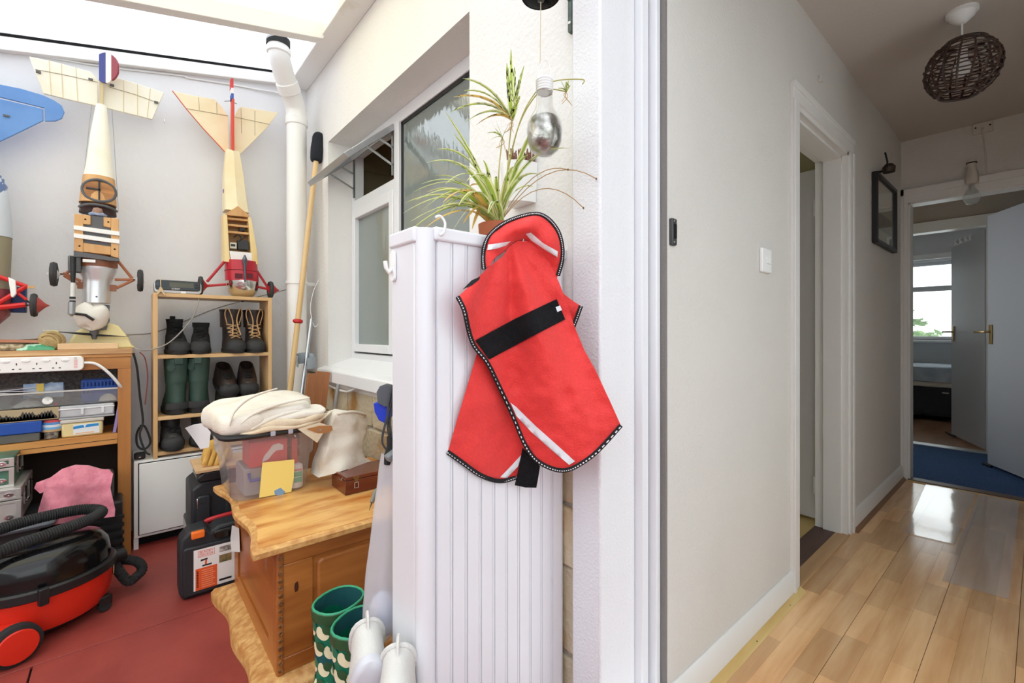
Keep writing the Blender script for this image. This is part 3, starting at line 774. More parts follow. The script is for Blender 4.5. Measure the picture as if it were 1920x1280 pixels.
# tree outside the bedroom window
t = thing('garden_tree', 'green leafy tree outside the bedroom window', 'tree', (12.2, 2.2, 0))
MB().tube([(12.2, 2.2, -1), (12.25, 2.25, .6), (12.2, 2.2, 1.6)], [.09, .07, .03], 8).build('trunk', mat('bark', C(92, 80, 66), .9), t)
m_leaf = mat('garden_leaf', C(120, 150, 96), .7, rnd=.2)
random.seed(3); lv = MB()
for i in range(5):
    a_ = random.uniform(0, 2 * PI)
for i in range(1500):
    lay = random.choice([.8, 1.0, 1.25, 1.5, 1.72]); rr_ = (1.9 - lay) * .95 + .1
    a_ = random.uniform(0, 2 * PI); q = rr_ * math.sqrt(random.random())
    p = Vector((12.2 + q * math.cos(a_), 2.2 + q * math.sin(a_), lay + random.uniform(-.05, .05)))
    d1 = Vector((random.uniform(-1, 1), random.uniform(-1, 1), random.uniform(-.4, .4))).normalized() * .10; d2_ = d1.cross(Vector((random.random(), random.random(), 1))).normalized() * .04
    lv.add([p - d1, p + d2_, p + d1, p - d2_], [(0, 1, 2, 3)])
lv.build('foliage', m_leaf, t, smooth=0, kind='stuff')

# ================================================================ WINDOW WALL CORNER: pipe, cables
t = thing('soil_pipe', 'white plastic soil pipe rising through the roof in the corner', 'pipe', (.79, 2.9, 0))
path = [(.79, 2.9, 0), (.79, 2.9, 2.30)] + cr([(.79, 2.9, 2.33), (.775, 2.885, 2.40), (.70, 2.80, 2.50)], 5) + cr([(.69, 2.79, 2.515), (.66, 2.75, 2.575), (.652, 2.742, 2.64)], 5)
MB().tube(path, .055, 24).build('pipe', m_white, t)
def collar(c, d, r, h):
    d = Vector(d).normalized(); c = Vector(c)
    q = MB(); q.tube([c, c + d * .004, c + d * h, c + d * (h + .004)], [r - .003, r, r, r - .003], 24); q.build('collar', m_white, t)
collar((.79, 2.9, 2.28), (0, 0, 1), .061, .05); collar((.742, 2.848, 2.443), (-.09, -.1, .12), .061, .055); collar((.655, 2.745, 2.585), (0, 0, 1), .061, .03)
MB().tube([(.652, 2.742, 2.625), (.652, 2.742, 2.665)], .060, 24).build('rubber_boot', m_rubber, t)
for zz in (1.335,):
    q = MB(); q.tube([(.79, 2.9, zz), (.79, 2.9, zz + .02)], .0605, 24); q.bar((.79, 2.955, zz + .01), (.91, 2.955, zz + .01), .02, .02); q.build('pipe_clip', m_white, t)
fsh = MB(); fsh.box(.50, .80, 2.63, 2.86, 2.628, 2.634, M=Matrix.Translation((0, 0, 0)))
m_cable = mat('white_cable', C(232, 232, 232), .5)
def cable(name, pts, r, m, lab, cat='cable', n=8, par=None):
    o = MB().tube(cr(pts, n), r, 8).build(name, m, par)
    if par is None: tag(o, lab, cat)
    return o
yy = YB - .006
cable('wall_cable', [px(u, v, Y=yy) for u, v in ((-30, 90), (50, 100), (190, 124), (340, 142), (352, 146), (430, 158), (545, 178))] + [px(566, 178, X=XW - .006)], .0045, m_cable, 'white cable clipped along the back wall above the planes')
cable('conduit_cable', [px(u, v, X=XW - .008) for u, v in ((572, 156), (594, 132), (630, 84), (648, 52), (676, 14), (700, -18))], .008, m_cable, 'white cable running under the roof beam on the window wall')

# ================================================================ PANEL BOX
BX0, BX1, BY0, BY1, BZ = .472, .905, .84, .975, 1.275
m_panel = mat('white_bead_board', C(226, 226, 231), .38, var=.02, vscale=4)
t = thing('panel_cabinet', 'white tongue and groove boarded cabinet jutting from the window wall', 'cabinet', ((BX0 + BX1) / 2, (BY0 + BY1) / 2, 0))
MB().box(BX0 + .02, BX1, BY0 + .012, BY1 - .01, 0, BZ - .055).build('carcass', m_panel, t, smooth=0)
MB().tube([(BX0 + .022, BY0 + .022, 0), (BX0 + .022, BY0 + .022, BZ - .004)], .022, 16).build('corner_post', m_panel, t)
MB().box(BX0, BX0 + .02, BY0 + .03, BY1, 0, BZ - .03).build('end_board', m_panel, t, bevel=.003)
nb = 10; x_a = BX0 + .040; w = (BX1 - x_a) / nb
for i in range(nb):
    a, b = x_a + i * w, x_a + (i + 1) * w
    q = MB(); q.prism([(a + .0008, BY0 + .012), (a + .0008, BY0 + .005), (a + .002, BY0 + .002), (b - .0075, BY0 + .002), (b - .0066, BY0 + .0045), (b - .0057, BY0 + .002), (b - .002, BY0 + .002), (b - .0004, BY0 + .005), (b - .0004, BY0 + .012)], 0, BZ - .03, 'z')
    q.build('tongue_board', m_panel, t, smooth=25)
rail = MB(); rail.box(BX0 + .03, BX1 + .006, BY0 - .006, BY0 + .03, BZ - .03, BZ); rail.box(BX0 - .006, BX0 + .03, BY0 + .022, BY1 + .006, BZ - .034, BZ)
rail.box(BX0 + .03, BX1, BY1 - .012, BY1, BZ - .055, BZ - .006)
rail.build('top_rail', m_panel, t, bevel=.009, seg=4)
# white self adhesive hook on the end
h = MB(); hx_ = BX0 - .001; hy_ = .962
h.prism(rrect(hy_ - .011, hy_ + .011, 1.165, 1.235, .010), hx_ - .006, hx_, 'x'); h.tube([(hx_ - .004, hy_, 1.195), (hx_ - .014, hy_, 1.185), (hx_ - .020, hy_, 1.195), (hx_ - .022, hy_, 1.21)], .005, 8)
tag(h.build('adhesive_hook', m_white, bevel=.001), 'white adhesive hook on the narrow end of the boarded cabinet', 'hook')
k = px(826, 428, Y=BY0 - .008)
h = MB(); h.tube(cr([k + Vector((-.012, 0, .022)), k + Vector((0, 0, .026)), k + Vector((.010, -.002, .012)), k + Vector((.006, -.002, -.008)), k + Vector((-.002, 0, -.014))], 6), .0028, 8)
tag(h.build('cup_hook', m_white), 'curved white cup hook on the cabinet top rail left of the red coat', 'hook')
k = px(955, 457, Y=BY0 - .004)
h = MB(); h.tube([k + Vector((0, .004, 0)), k + Vector((0, -.05, 0)), k + Vector((0, -.055, .02))], .0035, 8)
tag(h.build('coat_peg', m_chrome), 'metal peg carrying the red dog coat', 'hook')

# ================================================================ DOG COAT
m_red = mat('red_coat_fabric', C(224, 50, 46), .62, col2=C(216, 44, 42), vscale=160, sheen=.25, bump=.25, bscale=260)
m_webb = mat('black_webbing', C(26, 26, 28), .9, bump=.5, bscale=300)
m_fuzz = mat('black_loop_tape', C(30, 30, 32), 1.0, col2=C(22, 22, 24), vscale=120, bump=.5, bscale=400, spec=.2)
m_refl = mat('silver_reflective_tape', C(226, 230, 234), .35)
m_pipew = mat('white_stitching', C(225, 226, 230), .6)
coat = thing('dog_coat', 'red padded dog coat with black edging hanging on the white cabinet', 'coat', tuple(pd(955, 900, 1.04)))
Z4 = lambda L: [(x / 2.326 + 820, y / 2.327 + 380) for x, y in L]
def bell(x, c, w): return math.exp(-((x - c) / w) ** 2)
def cd(u, v):
    """depth of the coat's outer layer"""
    if u < 955: d = 1.048 - (955 - u) / 115 * .083
    else: d = 1.048 + .014 * math.sin((u - 955) / 210 * PI) - max(0, u - 1080) / 85 * .03
    hang = (v - 450) / 450
    d -= .012 * math.sin(min(1, max(0, hang)) * PI)
    # folds running down from the peg
    ang = math.atan2(u - 953, max(20, v - 430)); rr = min(1, max(0, (v - 455) / 160))
    d += .019 * rr * math.sin(ang * 15 + .6) * (1 - .45 * rr) + .020 * rr * math.sin(ang * 8 + 2.2)
    d -= .012 * bell(u, 1085 + (v - 700) * .1, 22) * bell(v, 735, 55) - .014 * bell(u, 1062, 14) * bell(v, 745, 22)
    d += .008 * nz(u, v, 2.1, .018) + .003 * nz(u, v, 5.1, .06)
    return d
def S(off): return lambda u, v: pd(u, v, cd(u, v) + off)
main = Z4([(285, 235), (230, 275), (165, 338), (90, 410), (118, 470), (138, 560), (162, 625), (220, 700), (270, 800), (330, 930), (380, 1050), (430, 1120), (500, 1158), (560, 1165), (620, 1140), (700, 1080), (800, 970), (760, 880), (690, 730), (640, 640), (600, 545), (570, 450), (530, 345), (490, 262), (440, 200), (395, 168), (350, 165), (310, 195)])
back = Z4([(175, 650), (130, 800), (85, 950), (47, 1085), (110, 1130), (180, 1180), (240, 1205), (290, 1212), (345, 1195), (420, 1140), (380, 1020), (300, 820), (230, 690)])
nyoff = (Vector((FX, FY, 0)) * .005)
MB().sheet(main, S(0), 5, nyoff).build('front_panel', m_red, coat, smooth=70)
MB().sheet(back, S(.022), 6, nyoff).build('rear_panel', m_red, coat, smooth=70)
rf = Z4([(530, 380), (580, 420), (626, 450), (612, 490), (592, 545), (560, 500), (535, 440)])
MB().sheet(rf, S(.022), 6, nyoff).build('chest_flap', m_red, coat, smooth=70)
# collar: inside surface standing up around the neck
outer = cr([Vector((x, y, 0)) for x, y in Z4([(203, 290), (200, 220), (220, 155), (265, 108), (325, 75), (395, 54), (445, 52), (490, 78), (528, 130), (545, 200), (540, 268), (520, 335)])], 6)
inner = cr([Vector((x, y, 0)) for x, y in Z4([(228, 275), (250, 240), (285, 215), (312, 192), (335, 172), (352, 165), (375, 163), (395, 168), (420, 190), (455, 225), (488, 270), (512, 322)])], 6)
def colr(a, b):
    i = a * (len(outer) - 1); k0 = min(int(i), len(outer) - 2); fr0 = i - k0
    o_ = outer[k0].lerp(outer[k0 + 1], fr0); n_ = inner[k0].lerp(inner[k0 + 1], fr0)
    p = o_.lerp(n_, b); d0 = cd(n_.x, n_.y)
    dd = d0 + .002 - .030 * math.sin(b * PI) * math.sin(a * PI) - (.012 * (1 - b)) * math.sin(a * PI) + .004 * math.sin(a * 22) * (1 - b) * b * 4
    return pd(p.x, p.y, dd)
cm = MB(); cm.grid(colr, 66, 10); cm.grid(lambda a, b: colr(a, b) + nyoff * 1.6, 66, 10)
cm.build('collar', m_red, coat, smooth=80)
def edging(pts, fn, nm='edging', r=.0052):
    P = [fn(x, y) for x, y in pts]
    P = cr(P, 4)
    tc = Vector((FX, FY, 0)) * -.002
    e = MB().tube([p + tc for p in P], r, 8).build(nm, m_webb, coat)
    tw = Vector((FX, FY, 0)) * -(.002 + r * .86)
    st_ = MB(); acc = 0
    dense = cr(P, 3)
    i = 0
    while i + 1 < len(dense):
        st_.tube([dense[i] + tw, dense[i + 1] + tw], .0014, 5); i += 2
    st_.build('stitching', m_pipew, e)
edging(Z4([(90, 412), (118, 470), (138, 560), (162, 625), (220, 700), (270, 800), (330, 930), (380, 1050), (430, 1120), (500, 1158), (560, 1165), (620, 1140), (700, 1080), (800, 970)]), S(-.001))
edging(Z4([(47, 1087), (110, 1132), (180, 1182), (240, 1207), (290, 1212), (342, 1197)]), S(.021))
edging(Z4([(626, 450), (612, 490), (592, 542)]), S(.021))
edging([(p.x, p.y) for p in outer[::4]], lambda u, v: colr(min(1, max(0, min(range(len(outer)), key=lambda i: (outer[i].x - u) ** 2 + (outer[i].y - v) ** 2) / (len(outer) - 1))), 0.0))
def strip_on(poly, off, m, nm, step=6):
    MB().sheet(Z4(poly), S(off), step, (Vector((FX, FY, 0)) * .0015)).build(nm, m, coat, smooth=70)
strip_on([(166, 600), (340, 505), (520, 420), (558, 508), (400, 590), (226, 684)], -.0035, m_fuzz, 'loop_tape_patch')
strip_on([(516, 455), (535, 448), (544, 468), (524, 476)], -.0055, m_refl, 'sewn_label', 3)
strip_on([(319, 872), (343, 890), (430, 975), (520, 1055), (600, 1128), (575, 1143), (500, 1080), (410, 1000), (345, 930)], -.0025, m_refl, 'reflective_stripe')
strip_on([(368, 1098), (352, 1150), (305, 1200), (274, 1197), (320, 1150)], .0195, m_refl, 'reflective_stripe')
strip_on([(110, 378), (150, 338), (187, 322), (182, 336), (150, 360)], -.001, m_webb, 'girth_strap', 4)
MB().sheet(Z4([(372, 1070), (410, 1110), (448, 1150), (440, 1200), (432, 1243), (385, 1242), (338, 1232), (352, 1170)]), S(.012), 6, nyoff).build('belly_strap', m_fuzz, coat, smooth=70)
def stripe_collar(a0, a1, b0, b1, off):
    q = MB(); q.grid(lambda s, w: colr(a0 + (a1 - a0) * s, b0 + (b1 - b0) * s + w * .0 + .0) + Vector((0, 0, 0)), 1, 1)
for (pp, nm) in ([(222, 182), (270, 176), (320, 168), (300, 186), (260, 200), (218, 206)], 'reflective_stripe'), ([(385, 136), (408, 130), (460, 175), (525, 212), (524, 238), (470, 205), (410, 165)], 'reflective_stripe'):
    def fnc(u, v):
        i = min(range(len(outer)), key=lambda i: min((outer[i].lerp(inner[i], q / 8) - Vector((u, v, 0))).length for q in range(9)))
        q = min(range(41), key=lambda q: (outer[i].lerp(inner[i], q / 40) - Vector((u, v, 0))).length)
        c0 = colr(i / (len(outer) - 1), q / 40)
        d = (c0 - Vector((0, 0, CAM_H))).dot(Vector((FX, FY, 0)))
        return pd(u, v, d - .004)
    MB().sheet(Z4(pp), fnc, 6, (Vector((FX, FY, 0)) * .002)).build(nm, m_refl, coat, smooth=70)

# ================================================================ SPIDER PLANT
m_lg = sheet_mat('spider_leaf_green', (1, 1, 1, 1), 0.0, .4, body=C(176, 200, 84), diffuse=.6, ior=1.3)
m_lc = sheet_mat('spider_leaf_cream', (1, 1, 1, 1), 0.0, .4, body=C(238, 238, 186), diffuse=.6, ior=1.3)
m_ly = sheet_mat('yellowed_leaf', (1, 1, 1, 1), 0.0, .4, body=C(230, 192, 104), diffuse=.6, ior=1.3)
m_terra = mat('terracotta', C(190, 108, 74), .75, col2=C(172, 94, 64), vscale=9)
pc = Vector((.738, .914, BZ - .054))
t = thing('spider_plant', 'spider plant with arching striped leaves in a terracotta pot on the white cabinet', 'potted plant', tuple(pc))
MB().lathe([(.034, 0), (.042, .07), (.047, .072), (.050, .076), (.052, .105), (.047, .107), (.044, .098), (.0, .095)], 26, Matrix.Translation(pc)).build('pot', m_terra, t)
MB().lathe([(.0435, .097), (.03, .103), (0, .105)], 20, Matrix.Translation(pc)).build('soil', mat('soil', C(70, 56, 44), .95, bump=.8, bscale=90), t)
def leaf(base, tip, arch, w, par, m=None, droop=0.0, twist=0.0, n=12):
    base, tip = Vector(base), Vector(tip); ch = tip - base
    side = ch.cross(Vector((0, 0, 1)))
    if side.length < 1e-4: side = Vector((1, 0, 0))
    side.normalize()
    rows_ = []
    for i in range(n + 1):
        s = i / n
        p = base + ch * s + Vector((0, 0, 1)) * arch * 4 * s * (1 - s) * (1 - .35 * s) - Vector((0, 0, droop * s ** 3))
        ww = w * (1 - s) ** .55 * (.55 + 1.2 * min(1, s * 4) * .4) + .0006
        sd = (side + Vector((0, 0, twist * math.sin(s * 3)))).normalized()
        up = Vector((0, 0, 1)) * ww * .35
        rows_.append([p - sd * ww + up, p - sd * ww * .55 + up * .3, p, p + sd * ww * .55 + up * .3, p + sd * ww + up])
    q = MB()
    for i in range(n):
        for j in range(4):
            q.add([rows_[i][j], rows_[i][j + 1], rows_[i + 1][j + 1], rows_[i + 1][j]], [(0, 1, 2, 3)], 0 if j in (1, 2) else 1)
    bm = bmesh.new()
    o = q.build('leaf', [m or m_lg, m_lc if m is None else m], par, smooth=0)
    bm.from_mesh(o.data); bmesh.ops.remove_doubles(bm, verts=bm.verts, dist=1e-5); bm.to_mesh(o.data); bm.free()
    o.data.polygons.foreach_set('use_smooth', [True] * len(o.data.polygons))
    return o
crown = pc + Vector((0, 0, .105))
dc = 1.10
tips = [((760, 380), 1.12, .05, 0), ((755, 400), 1.05, .06, 0), ((800, 360), 1.2, .05, 0), ((820, 280), 1.18, .07, 0), ((800, 305), 1.02, .07, 0), ((835, 210), 1.12, .03, 0), ((770, 415), 1.0, .05, 0), ((800, 425), .98, .04, 1), ((815, 330), 1.25, .05, 0),
        ((760, 440), 1.08, .06, 0), ((850, 310), 1.22, .06, 0), ((1008, 225), 1.08, .03, 0), ((1068, 278), 1.05, .07, 0), ((965, 312), 1.02, .05, 0), ((868, 420), 1.06, .05, 1), ((840, 405), 1.18, .06, 0), ((790, 345), 1.1, .06, 0),
        ((905, 300), 1.2, .05, 0), ((1000, 350), 1.2, .04, 0), ((880, 350), 1.25, .05, 1), ((830, 380), .97, .06, 1), ((845, 440), 1.15, .07, 0), ((885, 430), 1.10, .06, 1), ((915, 400), 1.0, .05, 0), ((775, 360), 1.15, .07, 0), ((790, 395), 1.06, .075, 0), ((808, 415), 1.1, .07, 0), ((860, 385), 1.0, .06, 0), ((835, 345), 1.05, .08, 0), ((850, 250), 1.12, .04, 0), ((990, 290), 1.1, .05, 0), ((1020, 330), 1.08, .06, 0), ((875, 340), 1.02, .07, 0), ((815, 400), 1.22, .07, 0), ((930, 330), 1.15, .03, 0), ((780, 375), .98, .06, 0)]
random.seed(21)
for (uv, d, ar_, kind_) in tips:
    b0 = crown + Vector((random.uniform(-.018, .018), random.uniform(-.015, .015), -.005))
    leaf(b0, pd(uv[0], uv[1], d), ar_ * 1.15, random.uniform(.0085, .012), t, m_ly if kind_ else None, twist=random.uniform(-.3, .3))
# fine dry stems to the right
for (uv, d, ar_) in ((1065, 318), 1.13, .05), ((1118, 335), 1.12, .07), ((1094, 390), 1.12, .07):
    tipp = pd(uv[0], uv[1], d); q = [crown + (tipp - crown) * s + Vector((0, 0, 4 * ar_ * s * (1 - s))) for s in [i / 10 for i in range(11)]]
    MB().tube(q, .0012, 5).build('dry_stem', mat('dry_stem', C(176, 140, 96), .8), t)
    MB().lathe([(0, -.004), (.0025, 0), (0, .004)], 6, Matrix.Translation(tipp)).build('dry_bud', mat('dry_bud', C(120, 88, 60), .9), t)
# runners carrying plantlets
m_run = mat('runner_stem', C(168, 160, 88), .6)
def plantlet(c, d, tips_, w, route, small=False):
    cc = pd(c[0], c[1], d)
    rp = [crown] + [pd(u, v, dd) for u, v, dd in route] + [cc]
    run = MB().tube(cr(rp, 6), .0016, 5).build('runner', m_run, t)
    for (u, v, dd, a_, y_) in tips_:
        leaf(cc, pd(u, v, dd), a_, w, run, m_ly if y_ else None, n=9)
    for i in range(4):
        MB().tube(cr([cc, cc + Vector((random.uniform(-.01, .01), 0, -.012)), cc + Vector((random.uniform(-.02, .02), random.uniform(-.01, .01), -.03))], 4), .0009, 4).build('root', mat('aerial_root', C(190, 160, 116), .8), run)
plantlet((960, 226), 1.08, [(868, 147, 1.05, .03, 0), (870, 170, 1.1, .03, 0), (850, 182, 1.06, .03, 1), (845, 210, 1.1, .035, 0), (868, 233, 1.04, .03, 0), (958, 92, 1.1, .0, 0), (965, 125, 1.12, .005, 0), (983, 122, 1.06, .01, 0), (892, 235, 1.05, .02, 1), (950, 118, 1.04, .0, 0), (975, 180, 1.03, .01, 0)], .0078, [(950, 330, 1.1), (955, 270, 1.09)])
plantlet((942, 258), 1.10, [(912, 250, 1.08, .008, 0), (930, 226, 1.1, .0, 0), (920, 262, 1.06, .005, 0), (928, 240, 1.12, .0, 0), (955, 230, 1.1, .0, 0)], .004, [(935, 330, 1.1)])
plantlet((1062, 172), 1.10, [(1052, 152, 1.1, .0, 0), (1066, 150, 1.11, .0, 0), (1070, 160, 1.08, .004, 0), (1046, 166, 1.1, .004, 0), (1062, 153, 1.06, 0, 0)], .0036, [(965, 260, 1.09), (1000, 185, 1.1), (1030, 168, 1.1)])
rr2 = MB().tube(cr([crown, pd(968, 250, 1.09), pd(1005, 172, 1.1), pd(1040, 152, 1.1), pd(1092, 149, 1.1), pd(1092, 158, 1.1)], 6), .0015, 5).build('runner', m_run, t)
# wall planter with dried moss plant
k = px(985, 300, X=XW); y_c = k.y + .0
zt = px(985, 297, X=.86).z; zb = px(985, 372, X=.86).z
t = thing('wall_planter', 'white half round wall planter holding a dried brown plant', 'planter', (XW, y_c, zb))
def hr(r0, z): return [Vector((XW - .001 - r0 * 1.0 * math.sin(a), y_c + .055 * math.cos(a) * (r0 / .085), z)) for a in [PI * i / 14 for i in range(15)]]
q = MB(); q.loft([hr(.072, zb), hr(.085, zt), hr(.078, zt), hr(.066, zt - .012)]); q.build('planter_body', m_white, t)
tuft = MB()
random.seed(9)
for i in range(60):
    a = random.uniform(0, PI); r0 = .07 * math.sqrt(random.random())
    b0 = Vector((XW - .006 - r0 * math.sin(a) * .9, y_c + .045 * math.cos(a), zt - .012))
    tuft.tube([b0, b0 + Vector((random.uniform(-.008, .008), random.uniform(-.008, .008), random.uniform(.03, .06)))], [.004, .0018], 5)
tuft.build('dried_plant', mat('dried_brown', C(132, 92, 74), .9, rnd=.2, col2=C(92, 66, 50), vscale=40), t, kind='stuff')

# ================================================================ BELL, LANTERN BULB
bd = 1.09
bc = pd(1014, -6, bd)
t = thing('hanging_bell', 'dark metal bell hanging from the wall bracket', 'bell', tuple(bc))
m_bronze = mat('aged_bronze', C(74, 76, 74), .45, metal=.6, col2=C(46, 46, 46), vscale=30)
MB().lathe([(.046, 0), (.048, .004), (.040, .022), (.034, .05), (.030, .075), (.015, .09), (0, .092), (0, .085), (.012, .083), (.026, .07), (.030, .05), (.036, .02), (.043, .001)], 28, Matrix.Translation(bc), False, False).build('bell_body', m_bronze, t)
MB().lathe([(0, -.013), (.008, -.010), (.011, 0), (.006, .012), (.0025, .03), (.002, .08)], 14, Matrix.Translation(bc)).build('clapper', m_bronze, t)
MB().tube([bc + Vector((0, 0, -.012)), bc + Vector((0, 0, -.02)), pd(1013, 118, bd)], .0011, 5).build('pull_cord', mat('jute_cord', C(206, 190, 162), .9), t)
MB().tube([bc + Vector((.012 * math.cos(a), 0, .10 + .012 * math.sin(a))) for a in [2 * PI * i / 12 for i in range(12)]], .0025, 6, closed=True).build('hanging_ring', m_bronze, t)
bk = px(1071, 30, X=XW - .006)
t = thing('wall_bracket', 'green painted iron bracket on the wall beside the bell', 'bracket', (XW, bk.y, px(1071, 66, X=XW).z))
m_green_iron = mat('green_iron', C(76, 96, 90), .5, col2=C(58, 70, 66), vscale=30)
zl = px(1071, 66, X=XW).z
MB().prism(rrect(bk.y - .007, bk.y + .007, zl, 2.10, .006), XW - .012, XW, 'x').build('back_bar', m_green_iron, t, bevel=.001)
bt = bc + Vector((0, 0, .115))
MB().tube([(XW - .006, bk.y, 2.08), (.85, (bk.y + bt.y) / 2 + .02, 2.08), (bt.x, bt.y, bt.z)], .005, 8).build('arm', m_green_iron, t)
MB().tube(cr([(XW - .008, bk.y, zl + .085), (XW - .025, bk.y + .004, zl + .10), (XW - .035, bk.y + .008, zl + .15), (.85, (bk.y + bt.y) / 2 + .02, 2.07)], 6), .005, 8).build('scroll', m_green_iron, t)
MB().lathe([(.004, 0), (.0035, .003), (0, .003)], 10, frame((XW - .012, bk.y, zl + .025), (0, -1, 0), (0, 0, 1))).build('screw', m_white, t)
# lantern
lc_ = pd(1021, 245, bd)
t = thing('bulb_lantern', 'large glass bulb shaped lantern with silvered base hanging from the bell cord', 'lantern', tuple(lc_))
T0 = Matrix.Translation(lc_)
S_ = bd / FPX     # metres per pixel at this depth
m_lant = sheet_mat('lantern_glass', (.93, .93, .92, 1), .88, .03, ior=1.5)
prof = [(33, -8), (34, 0), (32, 14), (26, 27), (20, 36), (17, 44), (15.5, 55), (15, 72)]
gl = [(0, -50), (14, -47), (26, -37), (32, -22)] + prof
MB().lathe([(r * S_, z * S_) for r, z in gl], 32, T0, True, False).build('glass_bulb', m_lant, t)
m_merc = mat('mercury_silvering', C(206, 204, 200), .14, metal=.95, col2=C(120, 116, 106), vscale=26, bump=.3, bscale=70, lo=.4, hi=.56)
sil = [(0, -47), (14, -44), (25, -35), (30.5, -21), (32, 0), (30, 12), (26, 22)]
MB().lathe([(r * S_, z * S_) for r, z in sil], 32, T0, True, False).build('silvered_lining', m_merc, t)
cap_ = [(15.5, 72)]
for i in range(5): cap_ += [(16.5, 73 + i * 5), (14.6, 75.5 + i * 5)]
cap_ += [(14, 98), (6, 101), (0, 102)]
MB().lathe([(r * S_, z * S_) for r, z in cap_], 24, T0).build('screw_cap', mat('satin_white_cap', C(232, 232, 232), .3), t)
MB().tube([lc_ + Vector((14.8 * S_ * math.cos(a), 14.8 * S_ * math.sin(a), 71 * S_)) for a in [2 * PI * i / 20 for i in range(20)]], .0012, 6, closed=True).build('wire_collar', m_chrome, t)
hw_ = Vector((RX, RY, 0))
MB().tube(cr([lc_ - hw_ * 12 * S_ + Vector((0, 0, 100 * S_)), lc_ - hw_ * 9 * S_ + Vector((0, 0, 120 * S_)), lc_ + hw_ * 0 + Vector((0, 0, 133 * S_)), lc_ + hw_ * 10 * S_ + Vector((0, 0, 120 * S_)), lc_ + hw_ * 13 * S_ + Vector((0, 0, 78 * S_))], 6), .0011, 6).build('wire_handle', m_chrome, t)
# ================================================================ WORKBENCH WALL
m_bench = wood('varnished_bench_pine', C(206, 148, 82), C(168, 108, 52), 'x', 12, rough=.4)
m_benchv = wood('varnished_leg_pine', C(192, 132, 70), C(150, 92, 44), 'z', 12, rough=.4)
m_ply = wood('plywood_edge', C(216, 182, 134), C(172, 122, 74), 'x', 22)
BF = 2.80
t = thing('workbench', 'narrow pine workbench with a lower shelf along the back wall', 'workbench', (-.75, 2.95, 0))
MB().box(-1.6, .035, BF - .012, 3.09, .948, .970).build('bench_top', m_ply, t, bevel=.002)
MB().box(-1.6, .033, BF - .006, 3.09, .934, .948).build('top_lining', m_bench, t, bevel=.001)
MB().box(-1.6, .030, BF, BF + .03, .878, .934).build('apron', m_bench, t, bevel=.002)
for x in (-.018, -1.2):
    MB().box(x, x + .048, BF + .001, BF + .045, 0, .93).build('leg', m_benchv, t, bevel=.002)
    MB().box(x, x + .048, 3.04, 3.085, 0, .93).build('leg', m_benchv, t, bevel=.002)
MB().box(-1.6, .0, BF + .02, 3.08, .560, .578).build('shelf', m_bench, t, bevel=.002)
MB().box(-1.6, -.018, BF, BF + .02, .530, .578).build('shelf_front', m_bench, t, bevel=.002)
MB().box(-1.6, -.018, BF - .001, BF, .551, .553).build('shelf_seam', m_dark, t)
MB().box(-1.6, .03, 3.086, 3.10, .0, .93).build('back_board', mat('dark_brown_board', C(58, 46, 40), .9, bump=.3, bscale=30), t)
# --- things on the bench top
ZT = .970
k = px(177, 643, Y=2.90)
t_ = MB(); t_.box(px(108, 650, Y=2.84).x, px(222, 650, Y=2.84).x, 2.83, 2.90, ZT + .0005, ZT + .028)
tag(t_.build('softwood_offcut', wood('pale_offcut', C(222, 190, 150), C(204, 168, 124), 'x', 10), bevel=.002), 'pale softwood offcut lying on the bench under the propeller', 'timber')
fm = MB()
fm.prism([(px(u, v, Y=2.98).x, px(u, v, Y=2.98).z) for u, v in ((118, 655), (130, 640), (142, 622), (165, 609), (200, 604), (222, 610), (240, 632), (246, 645), (255, 652))], 2.95, 3.07, 'y')
tag(fm.build('foam_block', mat('cream_foam', C(244, 232, 178), .9, bump=.15, bscale=40), bevel=.012, seg=3), 'cream foam wing block standing on the bench behind the propeller', 'foam')
def ball_of_twine(u, v, r, lab):
    c = px(u, v, Y=2.88); c.z = ZT + r * .92
    t = thing('twine_ball', lab, 'twine', (c.x, c.y, ZT))
    m = mat('jute_twine', C(192, 168, 120), .9, col2=C(160, 134, 92), vscale=30)
    MB().lathe([(0, -r * .9)] + [(r * .92 * math.cos(a), r * .9 * math.sin(a)) for a in [R(-75 + 15 * i) for i in range(11)]] + [(0, r * .9)], 18, Matrix.Translation(c)).build('core', m, t)
    for i in range(9):
        M = Matrix.Translation(c) @ Matrix.Rotation(R(25 + i * 5), 4, 'Y') @ Matrix.Rotation(R(i * 20 - 50), 4, 'X')
        o_ = (i - 4) * r * .16
        rr = math.sqrt(max(.1, 1 - (o_ / r) ** 2)) * r
        MB().tube([M @ Vector((rr * math.cos(a), rr * math.sin(a), o_)) for a in [2 * PI * j / 24 for j in range(24)]], .0045, 6, closed=True).build('strand', m, t)
ball_of_twine(97, 630, .042, 'ball of jute twine on the workbench beside the green packet')
m_rope = mat('brown_rope', C(128, 108, 86), .9, col2=C(92, 76, 60), vscale=50)
q = MB(); rc_ = px(35, 634, Y=2.95); rc_.z = ZT + .03
pts = []
for i in range(90):
    a = 2 * PI * i / 18; pts.append(rc_ + Vector((.095 * math.cos(a) * (1 + .06 * math.sin(i * .7)), .05 * math.sin(a), .016 * math.sin(i * .37) + .008 * (i / 90) - .006)))
tag(MB().tube(pts, .0055, 6).build('rope_coil', m_rope), 'coil of thin brown rope on the left of the workbench', 'rope')
pk = MB(); a, b = px(32, 650, Y=2.84).x, px(103, 650, Y=2.84).x
pk.grid(lambda s, w: Vector((a + (b - a) * s, 2.82 + .07 * w, ZT + .001 + (.026 + .006 * nz(s * 7, w * 5)) * (math.sin(PI * w) ** .6) * (math.sin(PI * min(1, max(0, s * .96 + .02))) ** .35))), 18, 10)
